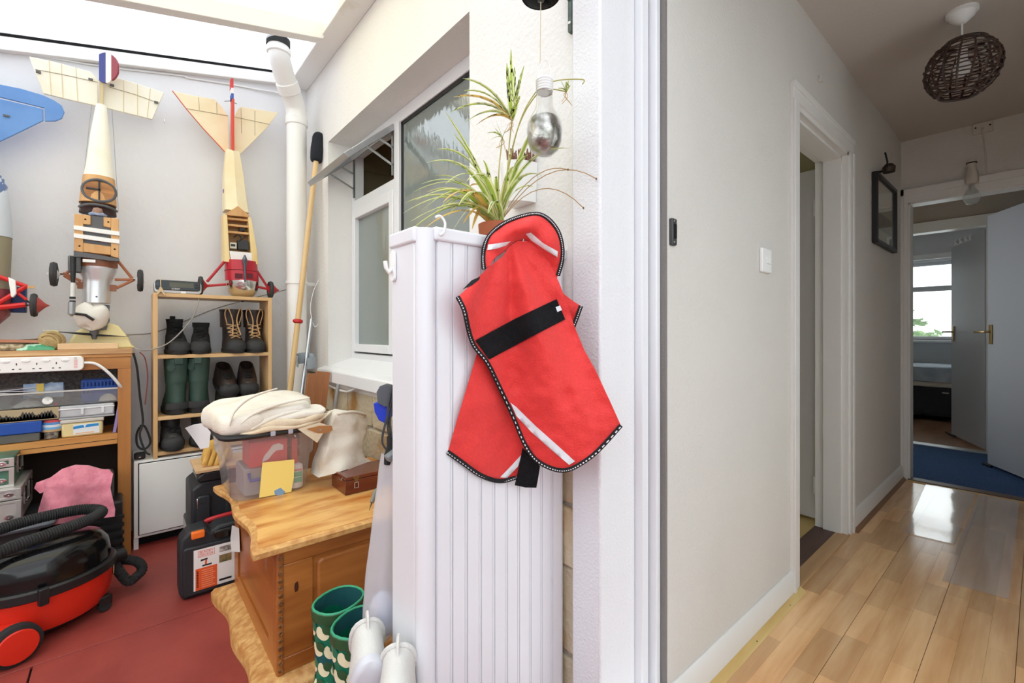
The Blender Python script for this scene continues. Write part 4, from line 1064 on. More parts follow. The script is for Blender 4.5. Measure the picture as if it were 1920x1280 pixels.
tag(pk.build('seed_packet', mat('green_foil_packet', C(70, 150, 112), .35, col2=C(176, 214, 190), vscale=18, lo=.5, hi=.42), smooth=60), 'crumpled green packet on the front of the workbench', 'packet')
tag(MB().bar(px(-40, 638, Y=2.86), px(84, 640, Y=2.86), .014, .012).build('wood_strip', wood('reddish_strip', C(196, 134, 104), C(170, 108, 80), 'x', 14)), 'thin reddish wooden strip lying across the bench packets', 'timber')
pk = MB(); c = px(22, 648, Y=2.85); pk.lathe([(0, 0), (.035, .002), (.04, .014), (.03, .026), (0, .03)], 12, Matrix.Translation((c.x, c.y, ZT)), sx=1.3, sy=.7)
tag(pk.build('pebble_bag', mat('mottled_bag', C(196, 178, 146), .8, col2=C(90, 76, 62), vscale=60)), 'small mottled beige bag beside the green packet', 'bag')
# --- power strip
x1 = px(157, 690, Y=BF - .03).x; x0 = x1 - .62
t = thing('power_strip', 'white switched power strip along the bench front edge', 'power strip', (x0, BF, .88))
zs0, zs1 = px(150, 694, Y=BF - .03).z, px(150, 667, Y=BF - .03).z
m_pstrip = mat('white_strip_plastic', C(244, 242, 240), .4)
MB().prism(rrect(x0, x1, zs0, zs1, .018, 5), BF - .034, BF - .001, 'y').build('strip_body', m_pstrip, t, bevel=.003)
for i in range(6):
    xs = px(122, 680, Y=BF - .034).x - i * .0585 * 1.0
    q = MB().lathe([(.0125, 0), (.0115, .004), (0, .005)], 14, frame((xs, BF - .034, zs1 - .016), (1, 0, 0), (0, 0, 1)), sx=1, sy=.45).build('rocker_switch', m_white, t)
    s_ = MB(); s_.box(xs - .0285, xs - .0255, BF - .0346, BF - .034, zs1 - .033, zs1 - .024); s_.box(xs - .040, xs - .033, BF - .0346, BF - .034, zs0 + .013, zs0 + .0165); s_.box(xs - .020, xs - .013, BF - .0346, BF - .034, zs0 + .013, zs0 + .0165)
    s_.build('socket_slots', m_dark, t)
pr_ = MB(); xs = px(142, 680, Y=BF - .034).x
for i in range(8): pr_.box(xs - .006, xs + .006, BF - .0344, BF - .034, zs0 + .012 + i * .005, zs0 + .0145 + i * .005)
pr_.build('red_print', mat('pale_red_print', C(226, 150, 150), .6), t)
MB().box(xs - .005, xs + .004, BF - .0344, BF - .034, zs1 - .010, zs1 - .007).build('indicator', mat('green_lens', C(110, 150, 90), .3), t)
MB().tube(cr([(x1 - .005, BF - .018, (zs0 + zs1) / 2), px(180, 682, Y=BF - .02), px(205, 700, Y=BF - .02), px(226, 724, Y=BF + .0), px(232, 732, Y=BF + .05)], 6), .006, 8).build('flex', m_white, t)
# --- things on the shelf
ZS = .578
def X_(u, Y=2.84): return px(u, 700, Y=Y).x
m_clearbox = sheet_mat('clear_polystyrene', (.86, .87, .86, 1), .86, .06, ior=1.45, diffuse=.7, body=(.8, .8, .8, 1))
m_blueb = mat('blue_plastic', C(28, 78, 168), .4)
t = thing('blue_drawer_box', 'blue plastic box with a clear grey base at the left of the bench shelf', 'box', (X_(30), 2.9, ZS))
MB().box(X_(-60), X_(80), 2.815, 3.0, ZS + .038, ZS + .088).build('blue_lid', m_blueb, t, bevel=.004)
MB().box(X_(-58), X_(76), 2.82, 3.0, ZS + .001, ZS + .038).build('clear_base', mat('smoky_plastic', C(96, 96, 92), .3), t, bevel=.004)
t = thing('printed_tin', 'flat tin printed with dark fir trees on top of the blue box', 'tin', (X_(30), 2.9, ZS + .09))
MB().box(X_(-60), X_(112), 2.818, 3.0, ZS + .0885, ZS + .142).build('tin_body', mat('tan_tin', C(178, 160, 128), .5), t, bevel=.003)
tr_ = MB(); random.seed(4)
for i in range(26):
    xx = X_(-50) + i * (X_(108) - X_(-50)) / 26; h = random.uniform(.018, .04)
    tr_.prism([(xx - .011, ZS + .094), (xx + .011, ZS + .094), (xx + .007, ZS + .094 + h * .6), (xx, ZS + .094 + h), (xx - .007, ZS + .094 + h * .6)], 2.8172, 2.818, 'y')
tr_.build('fir_tree_print', mat('dark_print', C(70, 66, 62), .7), t)
t = thing('clear_tray', 'long clear plastic tray of oddments on the bench shelf', 'tray', (X_(110), 2.9, ZS + .145))
def open_tray(par, xa, xb, ya, yb, za, zb, m, th=.0025, nm='tray_shell'):
    q = MB(); q.box(xa, xb, ya, yb, za, za + th); q.box(xa, xb, ya, ya + th, za + th, zb); q.box(xa, xb, yb - th, yb, za + th, zb); q.box(xa, xa + th, ya + th, yb - th, za + th, zb); q.box(xb - th, xb, ya + th, yb - th, za + th, zb)
    return q.build(nm, m, par, smooth=0)
zt0 = ZS + .146
open_tray(t, X_(-60), X_(224), 2.82, 3.0, zt0, zt0 + .066, m_clearbox)
q = MB(); q.box(X_(-60) - .003, X_(224) + .003, 2.817, 2.822, zt0 + .060, zt0 + .067); q.build('rim', mat('clear_rim', C(206, 204, 200), .3), t)
random.seed(31)
m_nails = mat('brassy_nails', C(150, 128, 92), .4, metal=.6, rnd=.2)
q = MB()
for i in range(150):
    c = Vector((random.uniform(X_(50), X_(125)), random.uniform(2.83, 2.95), zt0 + .004 + random.uniform(0, .035)))
    d_ = Vector((random.uniform(-1, 1), random.uniform(-.6, .6), random.uniform(-.25, .25))).normalized() * random.uniform(.012, .022)
    q.tube([c - d_, c + d_], .001, 4)
o = q.build('nail_heap', m_nails, kind='stuff'); o['label'] = 'heap of small nails in the clear tray'
o['category'] = 'nails'
q = MB(); q.lathe([(0, 0), (.016, 0), (.018, .004), (.016, .008), (.005, .008), (.005, .006), (0, .006)], 16, frame((X_(90), 2.826, zt0 + .025), (1, .1, 0), (0, .3, 1)))
tag(q.build('white_reel', m_white), 'small white plastic reel in the clear tray', 'reel')
tag(MB().box(X_(101), X_(109), 2.826, 2.838, zt0 + .003, zt0 + .014).build('bottle_top', mat('red_plastic', C(206, 40, 40), .4), bevel=.003), 'small red bottle top beside the white reel', 'bottle top')
q = MB(); q.grid(lambda s, w: Vector((X_(20) + (X_(85) - X_(20)) * s, 2.83 + .08 * w, zt0 + .004 + .03 * math.sin(PI * w) * math.sin(PI * s) + .006 * nz(s * 9, w * 9))), 16, 8)
tag(q.build('plastic_bag', mat('clear_bag', C(206, 204, 200), .25), smooth=60), 'crumpled clear bag in the left of the tray', 'bag')
q = MB(); q.grid(lambda s, w: Vector((X_(185) + (X_(219) - X_(185)) * s, 2.83 + .07 * w, zt0 + .006 + .03 * math.sin(PI * w) ** .7 * math.sin(PI * s) ** .5 + .004 * nz(s * 9, w * 9, 3))), 14, 8)
tag(q.build('white_rag', mat('white_rag', C(226, 220, 214), .8), smooth=60), 'crumpled white rag at the right end of the tray', 'rag')
t = thing('blue_crate', 'blue slotted plastic crate behind the clear tray', 'crate', (X_(190), 2.93, zt0 + .02))
xa, xb = X_(152, 2.87), X_(224, 2.87)
MB().box(xa, xb, 2.875, 2.88, zt0 + .03, zt0 + .042).build('rail', m_blueb, t); MB().box(xa, xb, 2.875, 2.88, zt0 + .062, zt0 + .072).build('rail', m_blueb, t); MB().box(xa, xb, 2.875, 2.88, zt0 + .092, zt0 + .102).build('rail', m_blueb, t)
for i in range(11):
    xx = xa + (xb - xa - .006) * i / 10; MB().box(xx, xx + .006, 2.8745, 2.8795, zt0 + .03, zt0 + .10).build('slat', m_blueb, t)
MB().box(xa, xb, 2.881, 3.0, zt0 + .004, zt0 + .03).build('crate_base', m_blueb, t)
q = MB(); q.box(xa, xb, 2.995, 3.0, zt0 + .03, zt0 + .10); q.build('rear_wall', m_blueb, t)
t = thing('bagged_parts', 'clear bag of blue and yellow parts standing in the tray', 'bag', (X_(85), 2.9, zt0 + .03))
q = MB(); xa, xb = X_(42), X_(118)
q.grid(lambda s, w: Vector((xa + (xb - xa) * s, 2.86 + .05 * math.sin(w * PI), zt0 + .035 + .065 * w + .005 * nz(s * 8, w * 6))), 20, 10); q.grid(lambda s, w: Vector((xa + (xb - xa) * s, 2.86 - .012 * math.sin(w * PI) * math.sin(s * PI), zt0 + .035 + .065 * w + .005 * nz(s * 8, w * 6))), 20, 10)
q.build('bag_film', mat('bag_film', C(196, 204, 214), .25, col2=C(128, 160, 200), vscale=20), t, smooth=60)
MB().box(X_(68), X_(82), 2.842, 2.848, zt0 + .05, zt0 + .10).build('yellow_label', mat('yellow_tape', C(216, 190, 90), .5), t)
t = thing('white_papers', 'folded white papers at the left end of the tray', 'papers', (X_(10), 2.9, zt0 + .05))
for i in range(3): MB().cbox(Vector((X_(10) + i * .015, 2.87 + i * .012, zt0 + .068 + i * .006)), (.17, .10, .003), Matrix.Rotation(R(12 - 8 * i), 3, 'Y')).build('sheet', mat('paper_white', C(214, 212, 216), .8), t)
q = MB(); a, b = X_(-60, 2.97), X_(229, 2.97)
q.grid(lambda s, w: Vector((a + (b - a) * s, 2.97 + .03 * math.sin(s * 9 + w) + .05 * w, ZS + .15 + .205 * w - .02 * math.sin(s * 8))), 50, 10)
tag(q.build('mesh_fabric', mat('grey_mesh_fabric', C(120, 116, 114), .9, col2=C(86, 82, 80), vscale=90), smooth=60), 'grey mesh fabric stuffed at the back of the bench shelf', 'fabric')
t = thing('tub', 'cream lidded tub with a blue and white label on the bench shelf', 'tub', (X_(155), 2.87, ZS))
xa, xb = X_(116), X_(193)
MB().box(xa, xb, 2.82, 2.95, ZS + .001, ZS + .064).build('tub_body', mat('cream_plastic', C(226, 208, 152), .4), t, bevel=.008)
MB().box(xa - .004, xb + .004, 2.816, 2.954, ZS + .064, ZS + .080).build('lid', mat('grey_white_lid', C(206, 202, 192), .4), t, bevel=.004)
lb_ = MB().box(xa + .038, xb - .012, 2.8185, 2.82, ZS + .010, ZS + .056).build('label_print', mat('label_white', C(226, 232, 236), .5), t)
q = MB(); q.prism([(xa + .038, ZS + .036), (xa + .075, ZS + .040), (xa + .07, ZS + .052), (xa + .038, ZS + .048)], 2.818, 2.8185, 'y'); q.prism([(xb - .06, ZS + .040), (xb - .014, ZS + .042), (xb - .014, ZS + .054), (xb - .055, ZS + .052)], 2.818, 2.8185, 'y'); q.build('blue_print', mat('sky_print', C(40, 140, 206), .5), lb_)
q = MB().box(xa + .045, xb - .03, 2.818, 2.8185, ZS + .014, ZS + .018).build('orange_print', mat('orange_print', C(236, 180, 110), .5), lb_)
t = thing('compartment_box', 'clear lidded compartment box stacked on the cream tub', 'box', (X_(165), 2.88, ZS + .082))
MB().box(X_(112), X_(214), 2.82, 2.95, ZS + .090, ZS + .142).build('clear_shell', mat('frosted_box', C(206, 208, 212), .3, col2=C(180, 182, 188), vscale=12), t, bevel=.006)
MB().box(X_(111), X_(215), 2.817, 2.953, ZS + .0815, ZS + .0895).build('base_tray', mat('frosted_base', C(170, 172, 176), .4), t, bevel=.002)
MB().box(X_(110), X_(215), 2.817, 2.953, ZS + .124, ZS + .130).build('lid_rim', mat('frosted_rim', C(226, 228, 230), .3), t, bevel=.002)
for u in (152, 190): MB().box(X_(u), X_(u + 6), 2.812, 2.817, ZS + .10, ZS + .128).build('catch', mat('frosted_rim2', C(220, 222, 226), .3), t, bevel=.001)
tag(MB().cbox(Vector((X_(220), 2.87, ZS + .075)), (.012, .11, .148), Matrix.Rotation(R(8), 3, 'Y')).build('purple_folder', mat('lilac_plastic', C(150, 132, 186), .5), bevel=.002), 'upright lilac folder at the right end of the bench shelf', 'folder')
t = thing('tape_rolls', 'stack of blue and red tape rolls beside the cream tub', 'tape', (X_(97), 2.85, ZS))
MB().box(X_(83), X_(110), 2.825, 2.90, ZS + .001, ZS + .035).build('oddment_box', mat('dark_oddments', C(60, 54, 50), .6, col2=C(150, 140, 128), vscale=70), t, bevel=.006)
for i, cc in enumerate((C(196, 168, 128), C(120, 180, 226), C(228, 230, 236), C(90, 150, 210), C(206, 84, 88))):
    MB().lathe([(.018, 0), (.040, 0), (.040, .010), (.018, .010)], 22, Matrix.Translation((X_(97) + .002 * i, 2.86, ZS + .036 + i * .0102)) @ Matrix.Rotation(R(3), 4, 'X'), False, False).build('tape_roll', mat('tape_%d' % i, cc, .4), t)

# --- cases under the shelf
def metal_case(name, lab, x1, z0, z1, y0, y1, body, edge):
    t = thing(name, lab, 'case', ((x1 - .4 + x1) / 2, (y0 + y1) / 2, z0)); x0 = x1 - .42
    zm = z0 + (z1 - z0) * .68
    MB().box(x0, x1, y0, y1, z0, zm - .002).build('base_shell', body, t, bevel=.004); MB().box(x0, x1, y0, y1, zm + .002, z1).build('lid_shell', body, t, bevel=.004)
    q = MB()
    for zz in (z0, zm - .012, zm + .0021, z1 - .010): q.box(x0 - .002, x1 + .002, y0 - .003, y0 + .003, zz, zz + .010)
    q.box(x1 - .012, x1 + .0025, y0 - .0035, y0 + .003, z0, zm - .002); q.box(x1 - .012, x1 + .0025, y0 - .0035, y0 + .003, zm + .002, z1)
    q.build('edge_strip', edge, t, bevel=.001)
    for zz in (z0 + .028, z1 - .020): MB().lathe([(.008, 0), (.009, .003), (.003, .004), (0, .003)], 14, frame((x1 - .03, y0 - .003, zz), (1, 0, 0), (0, 0, 1)), sx=1.5).build('rivet_cap', m_chrome, t)
    l = MB(); l.box(x1 + .002, x1 + .008, y0 + .05, y0 + .085, zm - .035, zm + .03); l.tube([(x1 + .012, y0 + .05, zm - .02), (x1 + .014, y0 + .085, zm - .02)], .004, 6); l.build('latch', m_chrome, t)
    l = MB(); l.box(x1 + .002, x1 + .008, y0 + .17, y0 + .205, zm - .035, zm + .03); l.build('latch', m_chrome, t)
m_grn = mat('green_case_panel', C(88, 130, 108), .4, col2=C(60, 92, 78), vscale=12)
m_slv = mat('aluminium_panel', C(196, 190, 186), .4, metal=.5)
m_edg = mat('aluminium_edge', C(206, 206, 202), .3, metal=.7)
xg = px(25, 900, Y=2.64).x; xa = px(38, 930, Y=2.60).x
stand = MB(); stand.box(xa - .45, xa + .03, 2.60, 3.0, 0.0, .235)
metal_case('aluminium_case', 'silver aluminium flight case under the workbench', xa, .305, .440, 2.60, 2.92, m_slv, m_edg)
metal_case('green_case', 'small green metal case stacked on the aluminium case', xg, .4405, .555, 2.64, 2.88, m_grn, m_edg)
t = thing('grey_crate', 'dark grey plastic crate carrying the metal cases under the bench', 'crate', (xa - .2, 2.8, 0))
MB().box(xa - .45, xa + .05, 2.62, 2.98, .0, .27).build('crate_body', mat('dark_grey_plastic', C(66, 66, 70), .5), t, bevel=.012)
MB().tube(cr([(xa - .45, 2.585, .285), (xa + .02, 2.585, .285), (xa + .085, 2.64, .285), (xa + .10, 2.97, .285)], 8), .020, 10, flat=.8).build('crate_rim', mat('grey_rim_plastic', C(104, 108, 114), .4), t)
# --- pink cloth over a tool
t = thing('bench_sander', 'dark power tool mostly hidden under the pink cloth', 'tool', (-.08, 2.72, 0))
MB().box(-.20, .0, 2.66, 2.86, 0, .30).build('tool_stand', m_black, t, bevel=.01); MB().box(-.17, -.03, 2.68, 2.82, .30, .42).build('tool_body', mat('tool_grey', C(70, 72, 72), .5), t, bevel=.02)
for i in range(6): MB().box(-.21, .005, 2.645, 2.66, .05 + .035 * i, .065 + .035 * i).build('vent_rib', m_black, t)
pkc = [(68, 905), (64, 915), (75, 925), (82, 922), (72, 955), (64, 992), (110, 982), (160, 975), (215, 968), (216, 955), (207, 915), (212, 888), (205, 880), (190, 880), (165, 873), (140, 872), (115, 880), (95, 895)]
def pinkf(u, v):
    w = (v - 872) / 120
    Y = 2.64 + .10 * max(0, .32 - w) ** 1 * 1.6 + .015 * math.sin((u - 60) / 17 + w * 2) * (.3 + w) + .012 * nz(u, v, 1, .03)
    if u < 85: Y += .02
    return px(u, v, Y=Y)
m_pink = mat('pink_cloth', C(226, 142, 158), .95, col2=C(212, 122, 142), vscale=40, bump=.3, bscale=160, sheen=.3)
t = thing('pink_cloth', 'pink cleaning cloth draped over the tool behind the vacuum', 'cloth', (-.08, 2.66, .2))
MB().sheet(pkc, pinkf, 5, (0, .004, 0)).build('front_drape', m_pink, t, smooth=70)
top = [(u, v) for u, v in ((95, 895), (115, 880), (140, 872), (165, 873), (190, 880), (207, 882))]
def pt(s, w):
    i = s * (len(top) - 1); k0 = min(int(i), len(top) - 2); u = top[k0][0] + (top[k0 + 1][0] - top[k0][0]) * (i - k0); v = top[k0][1] + (top[k0 + 1][1] - top[k0][1]) * (i - k0)
    p = pinkf(u, v); return p + Vector((0, .16 * w, -.012 * w - .05 * w * w))
MB().grid(pt, 20, 8).build('top_drape', m_pink, t, smooth=70)

# ================================================================ VACUUM
vc = Vector((-.215, 2.335, 0)); va = R(22)
t = thing('vacuum_cleaner', 'red and black tub vacuum cleaner with its hose coiled on top', 'vacuum cleaner', M=Matrix.Translation(vc) @ Matrix.Rotation(va, 4, 'Z'))
VM = ROOTM[t.name]
m_vred = mat('glossy_red_plastic', C(216, 48, 30), .3)
def vr(r0, z, sx=1.10, sy=.98): return [VM @ Vector((r0 * sx * math.cos(a), r0 * sy * math.sin(a), z)) for a in [2 * PI * i / 36 for i in range(36)]]
q = MB(); q.loft([vr(.120, .030), vr(.150, .042), vr(.166, .075), vr(.172, .130), vr(.174, .165)]); q.build('red_tub', m_vred, t)
q = MB(); q.loft([vr(.11, .012), vr(.135, .030), vr(.14, .04)]); q.build('underside', m_black, t)
q = MB(); q.loft([vr(.176, .160), vr(.182, .164), vr(.182, .190), vr(.176, .196)]); q.build('black_band', m_black, t)
q = MB(); q.loft([vr(.168, .190), vr(.166, .225), vr(.160, .262), vr(.142, .288), vr(.11, .302), vr(.04, .308)]); q.build('black_dome', m_blackgloss, t)
q = MB(); q.box(-.185, -.10, -.07, .07, .185, .262, M=VM); q.build('switch_housing', m_blackgloss, t, bevel=.014)
q = MB(); q.box(-.165, -.14, -.055, -.02, .262, .268, M=VM); q.build('red_button', mat('button_red', C(150, 60, 56), .4), t, bevel=.002)
q = MB(); q.box(-.165, -.135, .00, .04, .262, .270, M=VM); q.build('green_button', mat('button_green', C(70, 160, 110), .4), t, bevel=.003)
q = MB(); q.box(-.07, -.045, -.196, -.176, .150, .205, M=VM); q.build('clip', m_black, t, bevel=.003)
q = MB(); q.box(-.20, -.07, -.185, .185, .03, .105, M=VM); q.build('wheel_arch', m_vred, t, bevel=.03, seg=4)
for s in (-1, 1):
    W = VM @ Matrix.Translation((-.125, s * .192, .062)) @ Matrix.Rotation(R(90) * s, 4, 'X')
    q = MB(); q.lathe([(.0, -.022), (.052, -.022), (.062, -.018), (.062, .010), (.056, .014), (.0, .012)], 30, W); wh = q.build('wheel', m_rubber, t)
    q = MB(); q.lathe([(.052, .012), (.050, -.026), (.048, -.028), (.0, -.031)] if s > 0 else [(.0, -.031), (.048, -.028), (.050, -.026), (.052, .012)], 30, W); q.build('hub_cap', m_vred, wh)
    q = MB(); q.lathe([(0, -.010), (.018, -.010), (.021, -.006), (.021, .006), (.018, .010), (0, .010)], 18, VM @ Matrix.Translation((.135, s * .10, .0215)) @ Matrix.Rotation(R(90), 4, 'X')); q.build('castor', m_rubber, t)
    q = MB(); q.box(.115, .155, s * .10 - .014, s * .10 + .014, .028, .06, M=VM); q.build('castor_mount', m_black, t, bevel=.004)
# hose: coiled over the dome and looping round the front
inlet = VM @ Vector((.185, -.02, .155))
def ribbed(pts, r, nm, n=14):
    P = cr(pts, n); L = [0]
    for i in range(1, len(P)): L.append(L[-1] + (P[i] - P[i - 1]).length)
    step_ = .0035; N = int(L[-1] / step_); out = []; k0 = 0
    for j in range(N + 1):
        s = j * step_
        while k0 < len(L) - 2 and L[k0 + 1] < s: k0 += 1
        out.append(P[k0].lerp(P[k0 + 1], (s - L[k0]) / max(1e-6, L[k0 + 1] - L[k0])))
    return MB().tube(out, [r * (1.0 if j % 2 else .86) for j in range(len(out))], 12).build(nm, m_rubber, t, smooth=25)
ribbed([VM @ Vector((-.36, .02, .30)), VM @ Vector((-.20, -.06, .320)), VM @ Vector((-.02, -.075, .340)), VM @ Vector((.11, -.05, .345)), VM @ Vector((.165, .01, .345)), VM @ Vector((.12, .07, .355)), VM @ Vector((-.02, .08, .362)), VM @ Vector((-.2, .06, .355)), VM @ Vector((-.38, .06, .335))], .021, 'hose')
ribbed([inlet + Vector((.0, 0, 0)), px(238, 1088, Y=2.37), px(256, 1080, Y=2.38), px(267, 1066, Y=2.40), px(258, 1053, Y=2.42), px(236, 1049, Y=2.44), px(205, 1052, Y=2.46)], .0185, 'hose', 10)
MB().tube([inlet - (VM.to_3x3() @ Vector((.03, 0, 0))), inlet + (VM.to_3x3() @ Vector((.045, 0, .004)))], [.030, .024], 16).build('hose_cuff', m_black, t)
MB().lathe([(.0, .004), (.024, .003), (.026, 0)], 18, frame(VM @ Vector((.178, -.055, .135)), VM.to_3x3() @ Vector((.3, 1, 0)), (0, 0, 1)), sx=.7).build('inlet_badge', mat('cream_badge', C(206, 190, 150), .5), t)

# ================================================================ WHITE CABINET, BOOT RACK
t = thing('white_cabinet', 'low white cabinet under the boot rack', 'cabinet', (.37, 2.96, 0))
m_wcab = mat('white_melamine', C(238, 236, 232), .4, var=.03, vscale=4)
MB().box(.040, .72, 2.832, 3.10, .055, .426).build('carcass', m_wcab, t, bevel=.003)
MB().box(.060, .70, 2.823, 2.831, .072, .412).build('door_panel', m_wcab, t, bevel=.002)
MB().box(.056, .704, 2.830, 2.8325, .068, .416).build('door_gap', m_dark, t)
q = MB(); q.box(.06, .70, 2.90, 2.92, 0, .055); q.build('plinth', m_dark, t); MB().box(.040, .058, 2.84, 3.09, 0, .055).build('side_foot', m_wcab, t)
m_rack = wood('pine_rack', C(226, 190, 140), C(208, 166, 112), 'z', 10); m_rackx = wood('pine_rack_shelf', C(224, 188, 138), C(204, 162, 110), 'x', 10)
RX0, RX1, RY0, RY1, RZ0, RZ1 = .113, .640, 2.83, 3.05, .4265, 1.243
t = thing('boot_rack', 'open pine boot rack standing on the low white cabinet', 'shelf', ((RX0 + RX1) / 2, 2.94, RZ0))
for x in (RX0, RX1 - .018): MB().box(x, x + .018, RY0, RY1, RZ0, RZ1).build('side_panel', m_rack, t, bevel=.001)
for z in (RZ0 + .012, .612, .917, RZ1 - .018): MB().box(RX0 + .018, RX1 - .018, RY0 + .002, RY1, z, z + .018).build('shelf_board', m_rackx, t, bevel=.001)
SH = [RZ0 + .030, .630, .935, RZ1]
# ---- boots
def egg(z, y0, y1, w, n=20, p=2.3):
    c, h = (y0 + y1) / 2, (y1 - y0) / 2; out = []
    for i in range(n):
        a = 2 * PI * i / n; ca, sa = math.cos(a), math.sin(a)
        out.append(Vector((w * math.copysign(abs(ca) ** (2 / p), ca), c + h * math.copysign(abs(sa) ** (2 / p), sa), z)))
    return out
def boot(name, lab, cat, M, slices, sole, m_up, m_sole, toe=None, laces=None, m_lace=None, group=None, strap=None, open_depth=.06, tongue=None):
    """slices: (z, toe_y, heel_y, half_width) from the ground up; toe points to -y"""
    t = thing(name, lab, cat, M=M, group=group); 
    rings = [[M @ p for p in egg(*s)] for s in slices]
    zt, a, b, w = slices[-1]
    rings += [[M @ p for p in egg(zt, a + .004, b - .004, w - .004)], [M @ p for p in egg(zt - open_depth, a + .006, b - .006, w - .006)]]
    MB().loft(rings, True, True).build('upper', m_up, t, smooth=60)
    z1, hh = sole
    MB().loft([[M @ p for p in egg(0, slices[0][1] - .002, slices[0][2] + .002, slices[0][3] + .001)], [M @ p for p in egg(.006, slices[0][1] - .007, slices[0][2] + .005, slices[0][3] + .005)], [M @ p for p in egg(hh, slices[0][1] - .007, slices[0][2] + .005, slices[0][3] + .005)], [M @ p for p in egg(hh + .002, slices[0][1], slices[0][2], slices[0][3])]]).build('sole', m_sole, t, smooth=40)
    if toe:
        MB().loft([[M @ (p * 1.0 + Vector((0, 0, 0))) for p in egg(z, y0, y1, w)] for z, y0, y1, w in toe], True, True).build('toe_cap', m_sole, t, smooth=60)
    if laces:
        for i in range(len(laces) - 1):
            (ya, za, wa), (yb, zb, wb) = laces[i], laces[i + 1]
            q = MB()
            q.tube(cr([M @ Vector((-wa, ya + .01, za)), M @ Vector((0, (ya + yb) / 2 - .007, (za + zb) / 2 + .004)), M @ Vector((wb, yb + .01, zb))], 5), .0030, 6); q.tube(cr([M @ Vector((wa, ya + .01, za)), M @ Vector((0, (ya + yb) / 2 - .009, (za + zb) / 2 + .004)), M @ Vector((-wb, yb + .01, zb))], 5), .0030, 6)
            q.build('lace', m_lace, t)
    if tongue:
        z0, z1, y0, y1, wt = tongue
        q = MB(); q.grid(lambda s, w: M @ Vector(((s - .5) * 2 * wt * (1 + .5 * w), y0 + (y1 - y0) * w - .012 * (1 - (2 * s - 1) ** 2), z0 + (z1 - z0) * w)), 8, 6); q.build('tongue', m_up, t, smooth=60)
    if strap:
        z, y, w = strap
        MB().box(-.012, .012, y - .006, y + .004, z - .03, z + .012, M=M).build('pull_tab', m_up, t, bevel=.003)
    return t
def BM(x, y, z, rz=0, s=1.0, tilt=0): return Matrix.Translation((x, y, z)) @ Matrix.Rotation(R(rz), 4, 'Z') @ Matrix.Rotation(R(tilt), 4, 'X') @ Matrix.Scale(s, 4)
def SHEAR(k): return Matrix(((1, 0, k, 0), (0, 1, 0, 0), (0, 0, 1, 0), (0, 0, 0, 1)))
m_suede = mat('black_suede', C(36, 35, 36), .9, bump=.4, bscale=90, col2=C(24, 24, 25), vscale=20)
m_bkl = mat('black_worn_leather', C(34, 32, 32), .42, bump=.3, bscale=60, col2=C(56, 54, 54), vscale=12, lo=.6, hi=.5)
m_brl = mat('dark_brown_leather', C(64, 48, 42), .45, bump=.3, bscale=60, col2=C(38, 32, 30), vscale=12)
m_sole = mat('rubber_sole', C(46, 46, 47), .7, bump=.2, bscale=50)
m_blk_lace = mat('black_lace', C(28, 28, 28), .9); m_tan_lace = mat('tan_lace', C(196, 158, 116), .8)
ank = [(.018, -.150, .062, .044), (.035, -.152, .064, .046), (.055, -.145, .062, .044), (.075, -.118, .060, .042), (.092, -.085, .058, .040), (.110, -.060, .056, .035), (.14, -.052, .055, .032), (.165, -.050, .058, .034), (.18, -.052, .064, .037)]
toe_a = [(.020, -.155, -.06, .047), (.040, -.156, -.07, .047), (.056, -.146, -.085, .042), (.066, -.13, -.10, .028)]
lc_ank = [(-.105, .078, .020), (-.085, .092, .022), (-.066, .110, .024), (-.056, .130, .024), (-.054, .150, .026), (-.053, .168, .026)]
xr = lambda u: px(u, 640, Y=2.90).x
# black ankle boots, second slumps to the side
boot('ankle_boot', 'black suede ankle boot at the far left of the top rack shelf', 'boot', BM(xr(330) + .0, 2.975, SH[2], 6) @ SHEAR(-.16), ank, (0, .024), m_suede, m_sole, toe_a, lc_ank, m_blk_lace, 'black ankle boots', (.185, .055, 0))
ank2 = [(a, b, c, d) for a, b, c, d in ank[:-2]] + [(.14, -.045, .06, .038), (.165, -.02, .075, .040)]
boot('ankle_boot', 'black suede ankle boot with slumped collar beside its pair on the rack', 'boot', BM(xr(380), 2.975, SH[2], -8) @ SHEAR(.10), ank2, (0, .024), m_suede, m_sole, toe_a, lc_ank[:4], m_blk_lace, 'black ankle boots')
tall = [(.018, -.165, .062, .046), (.035, -.168, .064, .048), (.058, -.160, .062, .046), (.080, -.125, .060, .043), (.100, -.09, .058, .041), (.125, -.064, .056, .040), (.17, -.056, .056, .042), (.215, -.060, .062, .048), (.245, -.068, .070, .056)]
toe_t = [(.020, -.172, -.06, .049), (.042, -.173, -.07, .049), (.060, -.160, -.085, .044), (.072, -.14, -.105, .028)]
lc_t = [(-.12, .083, .022), (-.098, .098, .025), (-.078, .116, .028), (-.066, .138, .030), (-.063, .160, .032)]
for u, rz, lab in ((437, 4, 'tall dark brown laced boot, left of the pair on the top rack shelf'), (480, -5, 'tall dark brown laced boot, right of the pair on the top rack shelf')):
    b_ = boot('work_boot', lab, 'boot', BM(xr(u), 2.975, SH[2], rz, .98), tall, (0, .024), m_brl, m_sole, toe_t, lc_t, m_tan_lace, 'tall laced boots', None, .1, (.15, .245, -.055, -.07, .02))
    Mx = ROOTM[b_.name]
    for s in (-1, 1):
        q = MB(); q.tube(cr([Mx @ Vector((s * .03, -.055, .165)), Mx @ Vector((s * .042, -.062, .22)), Mx @ Vector((s * .03, -.075, .25)), Mx @ Vector((s * .01, -.09, .18)), Mx @ Vector((s * .02, -.13, .10))], 6), .003, 6); q.build('loose_lace', m_tan_lace, b_)
